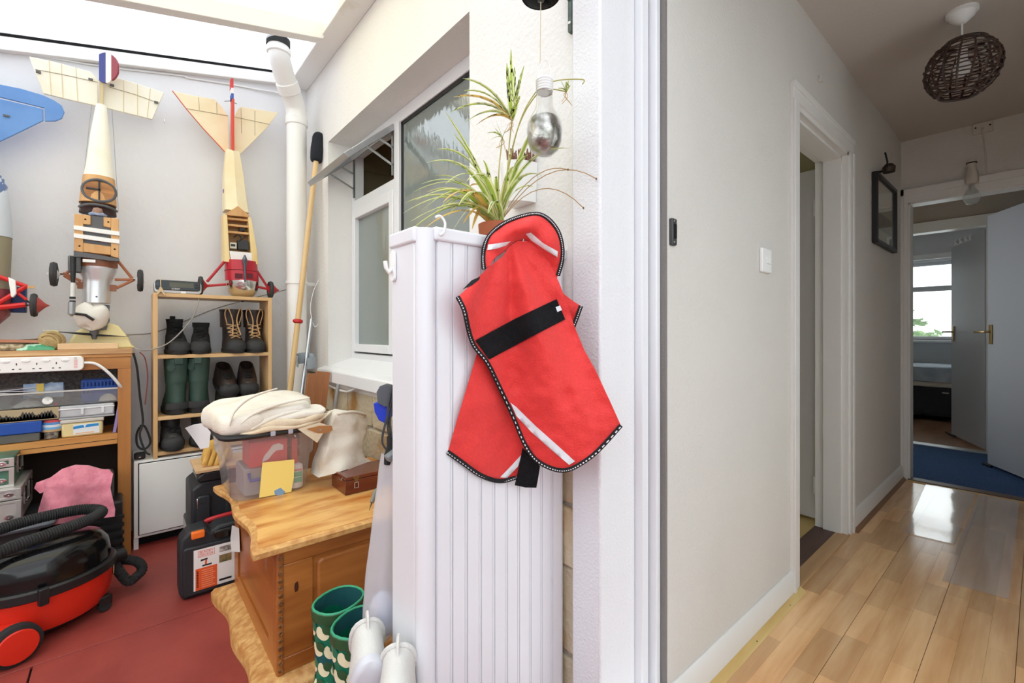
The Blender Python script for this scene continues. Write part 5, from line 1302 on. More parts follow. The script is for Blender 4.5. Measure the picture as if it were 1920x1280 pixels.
# wellingtons on the middle shelf, heels to the front
m_well = mat('green_rubber', C(58, 84, 74), .5, col2=C(46, 68, 60), vscale=6)
well = [(.02, -.165, .058, .046), (.04, -.168, .060, .047), (.065, -.15, .060, .045), (.09, -.11, .058, .043), (.115, -.075, .056, .041), (.15, -.058, .056, .042), (.20, -.058, .060, .047), (.25, -.062, .064, .050), (.283, -.064, .066, .051)]
for u, rz, lab in ((330, 186, 'green rubber wellington, left of the pair on the middle rack shelf'), (372, 172, 'green rubber wellington, right of the pair on the middle rack shelf')):
    w_ = boot('wellington_boot', lab, 'boot', BM(px(u, 740, Y=2.90).x, 2.895, SH[1], rz, 1.0), well, (0, .030), m_well, m_sole, None, None, None, 'green wellingtons', None, .12)
    Mx = ROOTM[w_.name]
    MB().box(-.018, .018, .055, .072, .255, .287, M=Mx).build('back_tab', m_well, w_, bevel=.004)
    MB().lathe([(.018, 0), (.018, .003), (.013, .004), (0, .003)], 18, Mx @ frame((.03, .056, .24), (.7, -.5, 0), (0, 0, 1))).build('moulded_badge', m_well, w_)
    MB().loft([[Mx @ p for p in egg(z, y0, y1, w)] for z, y0, y1, w in ((.03, .0, .066, .051), (.05, .005, .066, .050), (.062, .015, .063, .046))]).build('heel_guard', m_sole, w_)
# brown shoes hanging toes out, on the middle shelf, over an older pair
shoe = [(.015, -.150, .10, .045), (.035, -.153, .102, .048), (.055, -.146, .10, .047), (.075, -.11, .098, .043), (.095, -.05, .095, .038), (.105, -.02, .094, .034)]
toe_s = [(.016, -.156, -.07, .049), (.036, -.158, -.08, .050), (.056, -.150, -.09, .046), (.068, -.13, -.11, .03)]
lc_s = [(-.09, .084, .018), (-.07, .092, .020), (-.05, .098, .020)]
for u, rz, lab in ((424, 5, 'worn brown leather shoe, left of the upper pair on the middle shelf'), (468, -4, 'worn brown leather shoe, right of the upper pair on the middle shelf')):
    boot('leather_shoe', lab, 'shoe', BM(px(u, 700, Y=2.90).x, 2.99, SH[1] + .118, rz, 1.0, 22), shoe, (0, .020), m_brl, m_sole, toe_s, lc_s, m_blk_lace, 'worn leather shoes', None, .05)
m_olive = mat('olive_trainer', C(84, 82, 66), .8, col2=C(54, 54, 48), vscale=18)
for u, rz, lab in ((428, 8, 'olive trainer under the brown shoes, left one'), (468, -3, 'olive trainer under the brown shoes, right one')):
    boot('trainer', lab, 'shoe', BM(px(u, 740, Y=2.90).x, 2.99, SH[1], rz, .95), shoe, (0, .022), m_olive, m_sole, None, lc_s, m_blk_lace, 'olive trainers', None, .05)
# black boots on the bottom shelf
low = [(a, b, c, d) for a, b, c, d in ank[:-1]] + [(.155, -.056, .064, .046)]
boot('safety_boot', 'black leather boot with open padded collar on the bottom rack shelf', 'boot', BM(px(322, 830, Y=2.87).x, 2.955, SH[0], 2, 1.02), low, (0, .024), m_bkl, m_sole, toe_a, lc_ank[:3], m_blk_lace, 'black bottom shelf boots', None, .05)
boot('safety_boot', 'black leather boot further right on the bottom rack shelf behind the paper', 'boot', BM(px(378, 830, Y=2.90).x, 2.965, SH[0], -4, 1.02), low, (0, .024), m_bkl, m_sole, toe_a, lc_ank[:3], m_blk_lace, 'black bottom shelf boots', None, .05)
# clock radio
k0, k1 = px(289, 548, Y=2.86), px(378, 550, Y=2.86)
t = thing('clock_radio', 'black and silver clock radio on top of the boot rack', 'radio', ((k0.x + k1.x) / 2, 2.92, RZ1))
xa, xb = k0.x, k1.x; zb = RZ1 + .003
MB().prism(rrect(xa, xb, zb, zb + .062, .016), 2.86, 2.95, 'y').build('silver_case', mat('silver_plastic', C(196, 196, 198), .35, metal=.3), t, bevel=.003)
MB().prism(rrect(xa + .004, xb - .006, zb + .014, zb + .064, .012), 2.852, 2.90, 'y').build('black_front', m_blackgloss, t, bevel=.003)
MB().box(xa + .06, xb - .035, 2.8512, 2.852, zb + .030, zb + .054).build('display', mat('lcd_olive', C(84, 84, 70), .3), t)
MB().lathe([(.013, 0), (.012, .006), (0, .007)], 18, frame((xa + .018, 2.852, zb + .040), (1, 0, 0), (0, 0, 1))).build('dial', mat('blue_grey_plastic', C(62, 74, 84), .35), t)
for i in range(2): MB().box(xb - .028, xb - .014, 2.849, 2.852, zb + .028 + .014 * i, zb + .036 + .014 * i).build('button', m_black, t, bevel=.001)
text('SONY', FACE_Y(((xa + xb) / 2 - .012, 2.8515, zb + .021)), .013, mat('silver_print', C(222, 222, 222), .4), t)
MB().box((xa + xb) / 2 + .01, (xa + xb) / 2 + .03, 2.857, 2.861, zb, zb + .012).build('snooze_tab', m_white, t)
q = MB(); kx = px(301, 545, Y=2.845)
q.prism([(kx.x - .018, RZ1 - .012), (kx.x - .012, RZ1 - .012), (kx.x, RZ1 + .008), (kx.x + .014, RZ1 - .014), (kx.x + .020, RZ1 - .012), (kx.x + .008, RZ1 + .016), (kx.x + .003, RZ1 + .028), (kx.x - .004, RZ1 + .028), (kx.x - .009, RZ1 + .014)], 2.818, 2.829, 'y')
q.tube([(kx.x, 2.824, RZ1 + .026), (kx.x, 2.845, RZ1 + .07)], .002, 5)
tag(q.build('spring_clip', mat('tan_metal_clip', C(206, 180, 140), .5), bevel=.001), 'small tan spring clip on the rack edge below the radio', 'clip')
# cables around bench and rack
m_gcab = mat('grey_cable', C(150, 146, 140), .6)
cable('radio_lead', [px(373, 550, Y=2.89), px(371, 570, Y=2.82), px(358, 600, Y=2.818), px(320, 640, Y=2.818), px(285, 655, Y=2.815), px(262, 656, Y=2.79), px(252, 652, Y=2.80)], .0032, m_gcab, 'grey lead trailing from the clock radio to the bench')
cable('black_lead', [px(250, 662, Y=2.79), px(257, 690, Y=2.805), px(262, 740, Y=2.82), px(268, 790, Y=2.82), px(262, 815, Y=2.81), px(272, 845, Y=2.80), px(281, 852, Y=2.80)], .0045, m_rubber, 'black mains lead hanging beside the bench leg')
cable('red_black_wire', [px(262, 660, Y=2.80), px(272, 672, Y=2.80), px(277, 705, Y=2.81), px(274, 740, Y=2.81), px(272, 758, Y=2.81)], .0022, mat('dark_red_wire', C(128, 52, 50), .5), 'thin red and black wire dangling next to the bench corner')
cable('black_plug_lead', [px(262, 800, Y=2.86), px(256, 815, Y=2.86), px(258, 835, Y=2.85), px(270, 842, Y=2.85), px(282, 828, Y=2.85), px(272, 800, Y=2.86), px(262, 798, Y=2.86)], .0045, m_rubber, 'looped black lead piled on the white cabinet')
cable('bench_wall_lead', [px(220, 628, Y=3.0), px(250, 627, Y=3.08), px(300, 620, Y=3.1), px(400, 580, Y=3.1), px(470, 560, Y=3.1), px(548, 540, Y=3.05)], .003, m_gcab, 'thin grey lead across the wall behind the boots')
q = thing('plug', 'black mains plug resting on the white cabinet', 'plug', (px(262, 838, Y=2.87).x, 2.87, .427))
c = Vector((px(262, 838, Y=2.87).x, 2.88, .4272)); MB().box(c.x - .022, c.x + .022, c.y - .022, c.y + .022, c.z, c.z + .03).build('plug_body', m_rubber, q, bevel=.008); MB().box(c.x - .004, c.x + .004, c.y - .036, c.y - .022, c.z + .012, c.z + .018).build('pin', m_chrome, q)
# ================================================================ MODEL PLANES ON THE BACK WALL
m_cream = mat('cream_doped_fabric', C(240, 236, 218), .5, col2=C(234, 224, 194), vscale=5, lo=.25, hi=.5)
m_cream2 = mat('buff_doped_fabric', C(240, 226, 190), .5, col2=C(232, 212, 168), vscale=6, lo=.3, hi=.55)
m_lightwood = wood('model_plywood', C(218, 172, 116), C(192, 138, 82), 'z', 20)
m_darkwood = wood('model_mahogany', C(150, 92, 60), C(112, 66, 42), 'z', 20)
m_grey = mat('grey_plate', C(92, 92, 94), .5)
m_silver = mat('silver_cowl', C(222, 224, 226), .32, metal=.65)
m_tyre = mat('grey_rubber_tyre', C(54, 54, 56), .7)
m_strut = mat('copper_strut', C(172, 108, 76), .45)
m_rstrut = mat('red_strut', C(178, 38, 48), .4)
def P_(u, v, Y): return px(u, v, Y=Y)
def plate(mb, pts, Y, th, mi=0):
    a = [P_(u, v, Y) for u, v in pts]; mb.loft([a, [p + Vector((0, th, 0)) for p in a]], True, True, mi)
def rib_ring(u, v, hw, Y, dep, n=24, p=2.6, dx=0):
    c = P_(u, v, Y); w = hw * 2.2 / FPX * .84 * (1 + .0)
    out = []
    for i in range(n):
        a = 2 * PI * i / n; ca, sa = math.cos(a), math.sin(a)
        out.append(c + Vector((w * math.copysign(abs(ca) ** (2 / p), ca), dep * math.copysign(abs(sa) ** (2 / p), sa), 0)))
    return out
def wheel(par, c, r, w, ax=(1, 0, 0), hub=None, m_h=None):
    M = frame(c, (0, 1, 0), (0, 0, 1)); 
    q = MB(); prof = [(r * .45, -w * .3), (r * .7, -w * .5), (r * .92, -w * .42), (r, 0), (r * .92, w * .42), (r * .7, w * .5), (r * .45, w * .3)]
    q.lathe(prof, 26, M); wh = q.build('wheel', m_tyre, par)
    q = MB(); q.lathe([(0, w * .9), (r * .2, w * .6), (r * .48, w * .34), (r * .48, -w * .34), (r * .2, -w * .6), (0, -w * .9)] if not hub else [(0, -w * .9), (r * .3, -w * .4), (r * .7, -w * .2), (r * .7, w * .5), (r * .2, w * hub * .7), (0, w * hub)], 20, M); q.build('hub', m_h or m_white, wh)

# ---- plane A: cream tail, silver cowl
YA = 2.96
t = thing('model_plane', 'large cream model plane with tricolour rudder and silver cowl hung nose down', 'model plane', (-.05, YA, 1.05))
q = MB(); plate(q, [(54, 105), (104, 116), (170, 134), (184, 150), (184, 199), (130, 187), (81, 175)], YA + .03, .012); q.build('tailplane', m_cream, t, bevel=.003)
q = MB(); plate(q, [(193, 152), (203, 155), (216, 144), (262, 158), (308, 173), (297, 198), (286, 224), (193, 201)], YA + .03, .012); q.build('tailplane', m_cream, t, bevel=.003)
m_hinge = mat('faint_seam', C(176, 164, 132), .7)
q = MB(); q.tube([P_(66, 130, YA + .029), P_(120, 140, YA + .029), P_(183, 154, YA + .029)], .0016, 5); q.tube([P_(205, 163, YA + .029), P_(250, 176, YA + .029), P_(298, 193, YA + .029)], .0016, 5); q.build('elevator_hinge', m_hinge, t)
q = MB()
for u0, v0, u1, v1 in ((92, 112, 96, 178), (115, 118, 118, 184), (142, 126, 146, 190), (232, 150, 232, 212), (258, 158, 258, 216), (282, 166, 276, 220)): q.tube([P_(u0, v0, YA + .0295), P_(u1, v1, YA + .0295)], .0016, 4)
q.build('tail_rib', mat('rib_buff', C(222, 208, 170), .6), t)  # rib lines a little darker than the cream fabric
for u, v in ((72, 135), (170, 149), (210, 160), (293, 192)): MB().cbox(P_(u, v, YA + .027), (.016, .008, .010)).build('control_horn', m_grey, t)
q = MB(); q.cbox(P_(190, 160, YA + .01), (.014, .03, .19)); q.build('fin_post', wood('fin_wood', C(214, 196, 150), C(190, 166, 116), 'z', 16), t)
rc = P_(203, 127, YA - .03); rx_ = Vector((.8, -.6, 0)); 
def rud(s0, s1, m, nm):
    pts = []
    for side, ss in ((0, s0), (1, s1)):
        pass
    def hh(s): return .073 * math.sqrt(max(0.02, 1 - ((s - .35) / .68) ** 2))
    a = [(s0 + (s1 - s0) * i / 6) for i in range(7)]
    poly = [(s, hh(s)) for s in a] + [(s, -hh(s) * (1.0 if s < .6 else .9)) for s in reversed(a)]
    q = MB(); nn = Vector((.6, .8, 0)) * .010
    A = [rc + rx_ * ((s - .5) * .085) + Vector((0, 0, z)) for s, z in poly]; q.loft([A, [p + nn for p in A]]); q.build(nm, m, t)
rud(0, .36, mat('flag_blue', C(58, 66, 132), .5), 'rudder_band'); rud(.36, .66, mat('flag_white', C(236, 226, 214), .5), 'rudder_band'); rud(.66, 1.0, mat('flag_red', C(150, 62, 72), .5), 'rudder_band')
q = MB(); q.loft([rib_ring(190, 198, 9, YA, .025, p=2.2), rib_ring(188, 250, 16, YA - .01, .04, p=2.2), rib_ring(187, 300, 21, YA - .02, .052, p=2.3), rib_ring(186, 330, 25, YA - .025, .058, p=2.3), rib_ring(186, 334, 26, YA - .025, .06, p=2.3)]); q.build('rear_fuselage', m_cream, t, smooth=50)
q = MB(); q.loft([rib_ring(186, 334, 26.5, YA - .025, .061, p=2.3), rib_ring(185, 360, 29, YA - .03, .066, p=2.4), rib_ring(184, 384, 31, YA - .03, .07, p=2.5)]); q.build('wooden_fuselage', m_lightwood, t, smooth=50)
oc = P_(186, 357, YA - .100)
q = MB(); el = [oc + Vector((.058 * math.cos(a), 0.012 * abs(math.cos(a)), .050 * math.sin(a))) for a in [2 * PI * i / 30 for i in range(30)]]; q.tube(el, .0065, 8, closed=True); q.build('cockpit_rim', m_grey, t)
q = MB(); q.loft([[oc + Vector((.054 * math.cos(a), .004, .046 * math.sin(a))) for a in [2 * PI * i / 30 for i in range(30)]], [oc + Vector((.05 * math.cos(a), .010, .043 * math.sin(a))) for a in [2 * PI * i / 30 for i in range(30)]]]); q.build('cockpit_floor', wood('cockpit_slats', C(196, 138, 78), C(128, 78, 40), 'x', 34), t)
q = MB(); q.cbox(oc + Vector((0, .002, 0)), (.006, .006, .09)); q.cbox(oc + Vector((-.02, .002, .004)), (.05, .006, .008)); q.build('control_column', m_black, t)
q = MB(); q.tube([P_(184, 391, YA - .1) + Vector((.066 * math.cos(a), -.0 + .03 * math.cos(a) ** 2, .018 * math.sin(a))) for a in [PI * i / 14 for i in range(15)]], .006, 8); q.build('front_cockpit_rim', m_grey, t)
q = MB(); q.loft([rib_ring(184, 384, 29, YA - .02, .05), rib_ring(184, 402, 31, YA - .02, .05)]); q.build('front_cockpit', mat('cockpit_dark', C(66, 44, 40), .7), t)
pcx = P_(183, 396, YA - .10)
q = MB(); q.lathe([(0, -.016), (.016, -.012), (.019, 0), (.015, .013), (0, .018)], 14, Matrix.Translation(pcx)); q.build('pilot_figure', mat('pilot_cap_brown', C(160, 128, 112), .8), t)
q = MB(); q.lathe([(0, -.012), (.030, -.008), (.034, .0), (.02, .01), (0, .012)], 14, Matrix.Translation(pcx + Vector((0, .016, -.012)))); q.build('pilot_scarf', mat('scarf_blue_white', C(206, 216, 230), .8, col2=C(110, 140, 190), vscale=50), t)
# battery board strapped on the front
Yp = YA - .115
q = MB(); plate(q, [(139, 400), (156, 402), (156, 473), (139, 470)], Yp, .022); plate(q, [(208, 408), (223, 410), (223, 484), (208, 480)], Yp, .022); plate(q, [(156, 455), (208, 462), (208, 478), (156, 472)], Yp + .0005, .022); plate(q, [(156, 402), (170, 404), (170, 421), (156, 420)], Yp - .001, .02); plate(q, [(194, 407), (208, 408), (208, 427), (194, 424)], Yp - .001, .02); q.build('wooden_frame', m_lightwood, t, bevel=.002)
q = MB(); plate(q, [(155, 402), (209, 408), (209, 463), (155, 457)], Yp + .008, .03); q.build('grey_infill', m_grey, t)
for v in (422, 437):
    q = MB(); plate(q, [(138, v), (224, v + 12), (224, v + 20), (138, v + 8)], Yp - .006, .036); q.build('white_strap', m_white, t, bevel=.001)
q = MB(); plate(q, [(138, 469), (153, 472), (210, 482), (224, 485), (224, 490), (205, 489), (153, 482), (138, 482)], Yp + .002, .03); q.build('grey_bracket', m_grey, t, bevel=.002)
for u, v in ((160, 411), (203, 416), (149, 461), (215, 467)): MB().lathe([(.004, 0), (0, .002)], 8, frame(P_(u, v, Yp - .001), (1, 0, 0), (0, 0, 1))).build('screw', m_dark, t)
q = MB(); q.loft([rib_ring(184, 478, 33, YA - .03, .075, p=2.2), rib_ring(184, 503, 33, YA - .03, .075, p=2.2)]); q.build('firewall_ring', m_darkwood, t)
q = MB(); plate(q, [(155, 485), (179, 487), (179, 492), (155, 491)], Yp + .004, .004); q.build('paper_label', m_white, t)
q = MB(); q.loft([rib_ring(184, 502, 33.5, YA - .03, .076, p=2.1), rib_ring(184, 508, 32.5, YA - .03, .074, p=2.1), rib_ring(183, 524, 24.5, YA - .03, .058, p=2.1), rib_ring(182, 530, 24, YA - .03, .056, p=2.1), rib_ring(181, 568, 23.5, YA - .03, .055, p=2.1)]); q.build('silver_cowl', m_silver, t, smooth=50)
MB().lathe([(.004, 0), (0, .003)], 8, frame(P_(181, 556, YA - .088), (1, 0, 0), (0, 0, 1))).build('cowl_screw', m_grey, t)
q = MB(); plate(q, [(158, 568), (206, 572), (204, 600), (200, 618), (180, 620), (157, 614)], YA - .03, .03); q.build('engine_plate', mat('steel_blue_plate', C(112, 118, 124), .45), t, bevel=.003)
cc = P_(172, 592, YA - .06); q = MB()
q.grid(lambda s, w: cc + Vector((math.cos(2 * PI * s), 0, 0)) * .062 * math.sin(PI * w) * (1 + .18 * nz(s * 5, w * 4, 1)) + Vector((0, math.sin(2 * PI * s), 0)) * .045 * math.sin(PI * w) * (1 + .2 * nz(s * 5 + 9, w * 4, 2)) + Vector((0, 0, .060 * math.cos(PI * w) + .010 * math.sin(2 * PI * s * 2 + w * 7))), 28, 14); q.build('engine_wrap', mat('white_engine_cloth', C(230, 226, 218), .85), t, smooth=40)
q = MB(); q.tube([P_(177, 615, YA - .04), P_(177, 622, YA - .04), P_(177, 636, YA - .04)], [.016, .018, .008], 14); q.build('propeller_hub', m_grey, t)
def blade(nm, a, b, w0, w1, m, par):
    q = MB(); a, b = Vector(a), Vector(b); n = 8; rings = []
    for i in range(n + 1):
        s = i / n; p = a.lerp(b, s); w = (w0 + (w1 - w0) * s) * (.55 + .45 * math.sin(PI * min(1, s * .9 + .25))); tw = R(35 - 25 * s)
        rings.append([p + Vector((0, math.cos(tw + k) * w, math.sin(tw + k) * w * (.9 if k0 % 2 == 0 else .22))) for k0, k in enumerate((0, PI / 2, PI, 3 * PI / 2))])
    q.loft(rings); q.build(nm, m, par, smooth=60)
blade('propeller_blade', P_(174, 627, YA - .045), P_(110, 622, YA - .07), .012, .017, m_black, t); blade('blade_tip', P_(110, 622, YA - .07), P_(80, 619, YA - .08), .017, .013, mat('pale_blade_tip', C(206, 200, 160), .5), t)
blade('propeller_blade', P_(180, 628, YA - .045), P_(242, 631, YA - .02), .012, .008, m_black, t)
# undercarriage
for pts in ([(152, 490), (125, 512)], [(152, 527), (118, 512)], [(155, 538), (120, 516)], [(222, 490), (248, 522)], [(215, 524), (248, 524)], [(218, 540), (250, 525)]): MB().tube([P_(u, v, YA - .04) for u, v in pts], .0065, 8).build('undercarriage_strut', m_strut, t)
q = MB(); q.cbox(P_(152, 535, YA - .04), (.025, .03, .03)); q.cbox(P_(212, 540, YA - .04), (.025, .03, .03)); q.build('strut_block', m_darkwood, t)
q = MB(); q.tube([P_(92, 513, YA - .04), P_(120, 514, YA - .04)], .004, 6); q.tube([P_(248, 524, YA - .04), P_(271, 528, YA - .04)], .004, 6); q.build('axle', m_black, t)
wheel(t, P_(101, 514, YA - .04), .056, .026, m_h=m_white); wheel(t, P_(263, 526, YA - .04), .056, .024, m_h=m_white)
# glow plug syringe hanging on the left
q = MB(); plate(q, [(127, 478), (152, 480), (152, 512), (127, 509)], Yp + .01, .03); q.build('grey_box', m_grey, t, bevel=.006)
q = MB(); q.tube([P_(137, 481, Yp - .015), P_(137, 512, Yp - .015), P_(137, 530, Yp - .015)], [.010, .0095, .007], 12); q.build('black_grip', m_black, t)
q = MB(); q.tube([P_(137, 530, Yp - .015), P_(136, 560, Yp - .015)], .0085, 12); q.build('clear_barrel', mat('frosted_barrel', C(214, 214, 212), .25), t)
q = MB(); q.tube([P_(136, 556, Yp - .015), P_(136, 560, Yp - .015)], .0105, 12); q.tube([P_(136, 563, Yp - .015), P_(136, 567, Yp - .015)], .0105, 12); q.build('band', m_black, t)
q = MB(); q.tube([P_(135, 566, Yp - .015), P_(134, 588, Yp - .015), P_(134, 593, Yp - .015)], [.0125, .0125, .003], 14); q.build('metal_tip', mat('dull_metal', C(158, 160, 162), .4, metal=.6), t)
q = MB(); q.tube([P_(140, 588, Yp), P_(160, 590, Yp), P_(176, 600, Yp)], .006, 8); q.build('fuel_tube', m_black, t)
for u0, u1 in ((172, 150), (180, 163), (210, 222)): MB().tube([P_(u0, 200 + (u0 - 190) * .25, YA - .0), P_(u1, 395, YA - .05)], .0010, 4).build('rigging_wire', mat('rigging_wire', C(150, 150, 150), .5), t)

# ---- plane B: buff tail, red cowl
YC = 2.97
t = thing('model_plane', 'buff model plane with a triangular tail and red and chrome cowl', 'model plane', (.33, YC, 1.25))
q = MB(); plate(q, [(323, 170), (352, 177), (403, 186), (416, 200), (428, 218), (430, 286), (421, 284), (380, 240), (350, 205)], YC + .03, .010); q.build('tailplane', m_cream2, t, bevel=.002)
q = MB(); plate(q, [(440, 218), (446, 204), (452, 200), (490, 206), (522, 211), (500, 240), (475, 265), (448, 291), (440, 286)], YC + .03, .010); q.build('tailplane', m_cream2, t, bevel=.002)
q = MB(); q.tube([P_(348, 203, YC + .029), P_(428, 217, YC + .029)], .0016, 5); q.tube([P_(440, 219, YC + .029), P_(505, 233, YC + .029)], .0016, 5)
for u0, v0, u1, v1 in ((372, 182, 374, 206), (406, 192, 407, 215), (452, 203, 453, 250), (478, 208, 478, 254)): q.tube([P_(u0, v0, YC + .0295), P_(u1, v1, YC + .0295)], .0014, 4)
q.build('elevator_hinge', m_hinge, t)
q = MB(); q.tube([P_(323, 170, YC + .028), P_(350, 205, YC + .028), P_(380, 240, YC + .028), P_(421, 284, YC + .028)], .0025, 6); q.build('red_trim', mat('red_edge', C(206, 92, 70), .5), t)
for (v0, v1, mm) in ((150, 168, C(206, 60, 56)), (168, 178, C(236, 230, 226)), (178, 188, C(62, 92, 168)), (188, 284, C(212, 74, 56))):
    q = MB(); a, b = P_(434 + (v0 - 150) * .022, v0, YC - .01), P_(434 + (v1 - 150) * .022, v1, YC - .01); q.cbox((a + b) / 2, (.011, .05, (a - b).length)); q.build('fin', mat('fin_%d' % v0, mm, .5), t)
q = MB(); q.tube([P_(421, 190, YC - .02), P_(433, 189, YC - .02), P_(444, 195, YC - .02)], .002, 5); q.build('rudder_horn', m_grey, t)
def box_ring(u, v, hw, Y, dep, ridge):
    c = P_(u, v, Y); w = hw * 2.55 / FPX * .84
    return [c + Vector(p) for p in ((-w, dep, 0), (-w, -dep * .5, 0), (-w * .9, -dep * .7, 0), (0, -dep * (.7 + ridge), 0), (w * .9, -dep * .7, 0), (w, -dep * .5, 0), (w, dep, 0))]
q = MB(); q.loft([box_ring(436, 284, 13, YC, .03, .3), box_ring(438, 330, 19, YC - .01, .042, .3), box_ring(441, 378, 22, YC - .015, .05, .35), box_ring(443, 398, 23.5, YC - .02, .055, .3)]); q.build('rear_fuselage', m_cream2, t, smooth=20)
q = MB(); q.lathe([(.012, 0), (.012, .0015), (0, .0016)], 14, frame(P_(419, 358, YC - .03), (.3, -1, 0), (0, 0, 1)), sx=.5); q.build('roundel', mat('roundel_blue', C(140, 120, 150), .5), t)
m_pinel = wood('spruce_longeron', C(240, 216, 160), C(222, 190, 124), 'z', 14)
Yb = YC - .075
q = MB(); plate(q, [(419, 400), (426, 402), (430, 470), (432, 492), (421, 490)], Yb, .10); plate(q, [(465, 406), (471, 408), (482, 470), (484, 496), (473, 494), (471, 470)], Yb, .10); q.build('longeron', m_pinel, t, bevel=.002)
q = MB(); plate(q, [(423, 400), (446, 386), (468, 404), (467, 407), (425, 403)], Yb - .002, .02); q.build('arched_former', m_lightwood, t, bevel=.001)
q = MB(); plate(q, [(425, 402), (467, 407), (474, 480), (430, 474)], Yb + .055, .03); q.build('bay_floor', wood('bay_wood', C(176, 130, 76), C(136, 94, 52), 'x', 16), t)
for v in (412, 424, 437):
    q = MB(); plate(q, [(426, v - 5), (468, v - 1), (468, v + 3), (426, v - 1)], Yb + .01, .05); q.build('cross_former', m_lightwood, t, bevel=.001)
q = MB(); plate(q, [(446, 449), (466, 451), (467, 468), (447, 467)], Yb + .012, .05); q.build('receiver', mat('charcoal_foam', C(62, 62, 64), .8), t, bevel=.004)
q = MB(); plate(q, [(431, 454), (444, 455), (444, 466), (431, 465)], Yb + .014, .04); q.build('servo', mat('servo_white', C(206, 200, 186), .5), t, bevel=.002)
q = MB(); plate(q, [(433, 457), (441, 458), (441, 462), (433, 461)], Yb + .012, .004); q.build('servo_arm', m_black, t)
q = MB(); plate(q, [(449, 427), (459, 428), (459, 433), (449, 432)], Yb + .012, .03); q.build('switch', m_black, t)
q = MB(); q.tube(cr([P_(438, 445, Yb + .02), P_(446, 440, Yb + .01), P_(452, 446, Yb + .012), P_(448, 452, Yb + .01), P_(462, 442, Yb + .02)], 6), .003, 6); q.build('wiring', m_black, t)
q = MB(); plate(q, [(430, 470), (474, 474), (476, 492), (433, 488)], Yb + .002, .04); q.build('white_hatch', m_white, t, bevel=.002)
def cowl_ring(u, v, hw, dep): return [p for p in rib_ring(u, v, hw * 1.16, YC - .03, dep, p=2.1)]
q = MB(); q.loft([cowl_ring(452, 490, 31, .078), cowl_ring(453, 508, 32.3, .081), cowl_ring(454, 528, 32.8, .083)]); q.build('red_cowl', mat('crimson_cowl', C(182, 30, 48), .3), t)
q = MB(); q.tube([p for p in cowl_ring(453, 509, 32.6, .082)], .0016, 5, closed=True); q.build('cowl_seam', mat('dark_red_seam', C(110, 20, 30), .5), t)
for u0, u1 in ((441, 455), (463, 474)):
    q = MB(); plate(q, [(u0, 512), (u1, 513), (u1, 522), (u0, 521)], YC - .113, .006); q.build('cowl_opening', mat('deep_red', C(96, 18, 28), .5), t)
q = MB(); q.loft([cowl_ring(454, 527, 32.6, .083), cowl_ring(455, 538, 32, .082), cowl_ring(455, 548, 28, .07), cowl_ring(455, 556, 20, .05), cowl_ring(455, 558, 8, .02)]); q.build('chrome_nose', mat('chromed_nose', C(214, 212, 206), .16, metal=1, bump=.25, bscale=25), t, smooth=50)
q = MB(); q.tube([P_(459, 478, YC - .12), P_(459, 487, YC - .125), P_(459, 503, YC - .122), P_(460, 528, YC - .125)], [.004, .013, .006, .004], 12); q.build('needle_valve', mat('gunmetal', C(96, 102, 110), .35, metal=.7), t)
q = MB(); q.tube([P_(455, 556, YC - .04), P_(455, 566, YC - .04)], [.012, .007], 12); q.build('spinner_nut', m_grey, t)
m_prop = wood('varnished_propeller', C(186, 106, 56), C(140, 70, 32), 'x', 14, rough=.25)
blade('propeller_blade', P_(453, 561, YC - .05), P_(420, 558, YC - .07), .016, .014, m_prop, t); blade('propeller_blade', P_(458, 562, YC - .05), P_(492, 562, YC - .03), .012, .009, m_prop, t)
for pts in ([(421, 490), (388, 528)], [(424, 533), (384, 536)], [(482, 508), (503, 540)], [(486, 538), (504, 542)]): MB().tube([P_(u, v, YC - .05) for u, v in pts], [.007, .007], 8).build('undercarriage_strut', m_rstrut, t)
wheel(t, P_(376, 535, YC - .06), .05, .020, hub=2.0, m_h=m_rstrut); wheel(t, P_(507, 543, YC - .05), .05, .022, hub=2.2, m_h=m_rstrut)

# ---- plane C: blue, cut by the left edge
YD = 2.95
t = thing('model_plane', 'blue model plane with red undercarriage at the left edge of the wall', 'model plane', (-.55, YD, 1.05))
m_pblue = mat('blue_doped_fabric', C(104, 150, 208), .4, col2=C(90, 136, 198), vscale=6)
q = MB(); plate(q, [(-130, 130), (-40, 146), (0, 158), (40, 166), (80, 178), (102, 188), (116, 198), (121, 210), (116, 222), (103, 227), (84, 227), (83, 202), (0, 182), (-130, 160)], YD + .03, .010); q.build('elevator', m_pblue, t, bevel=.002)
q = MB(); plate(q, [(-130, 162), (0, 185), (81, 204), (81, 226), (40, 246), (0, 265), (-130, 330)], YD + .031, .010); q.build('tailplane', m_pblue, t, bevel=.002)
q = MB(); q.cbox(P_(12, 217, YD + .028), (.02, .006, .008)); q.build('control_horn', m_grey, t)
q = MB(); q.loft([rib_ring(-75, 250, 14, YD, .03), rib_ring(-62, 330, 52, YD - .02, .07), rib_ring(-58, 400, 56, YD - .02, .08), rib_ring(-56, 440, 56, YD - .02, .08)]); q.build('rear_fuselage', mat('slate_blue_fabric', C(96, 118, 164), .45, col2=C(206, 214, 224), vscale=9, lo=.6, hi=.55), t, smooth=50)
q = MB(); q.loft([rib_ring(-56, 440, 55, YD - .02, .078), rib_ring(-56, 480, 54, YD - .02, .078), rib_ring(-56, 540, 52, YD - .02, .075)]); q.build('olive_fuselage', mat('olive_fabric', C(150, 142, 118), .6), t, smooth=50)
q = MB(); q.loft([rib_ring(-56, 540, 55, YD - .02, .078), rib_ring(-58, 590, 54, YD - .02, .078), rib_ring(-60, 620, 30, YD - .02, .05)]); q.build('maroon_cowl', mat('maroon_cowl', C(122, 44, 56), .4, col2=C(160, 90, 96), vscale=20), t, smooth=50)
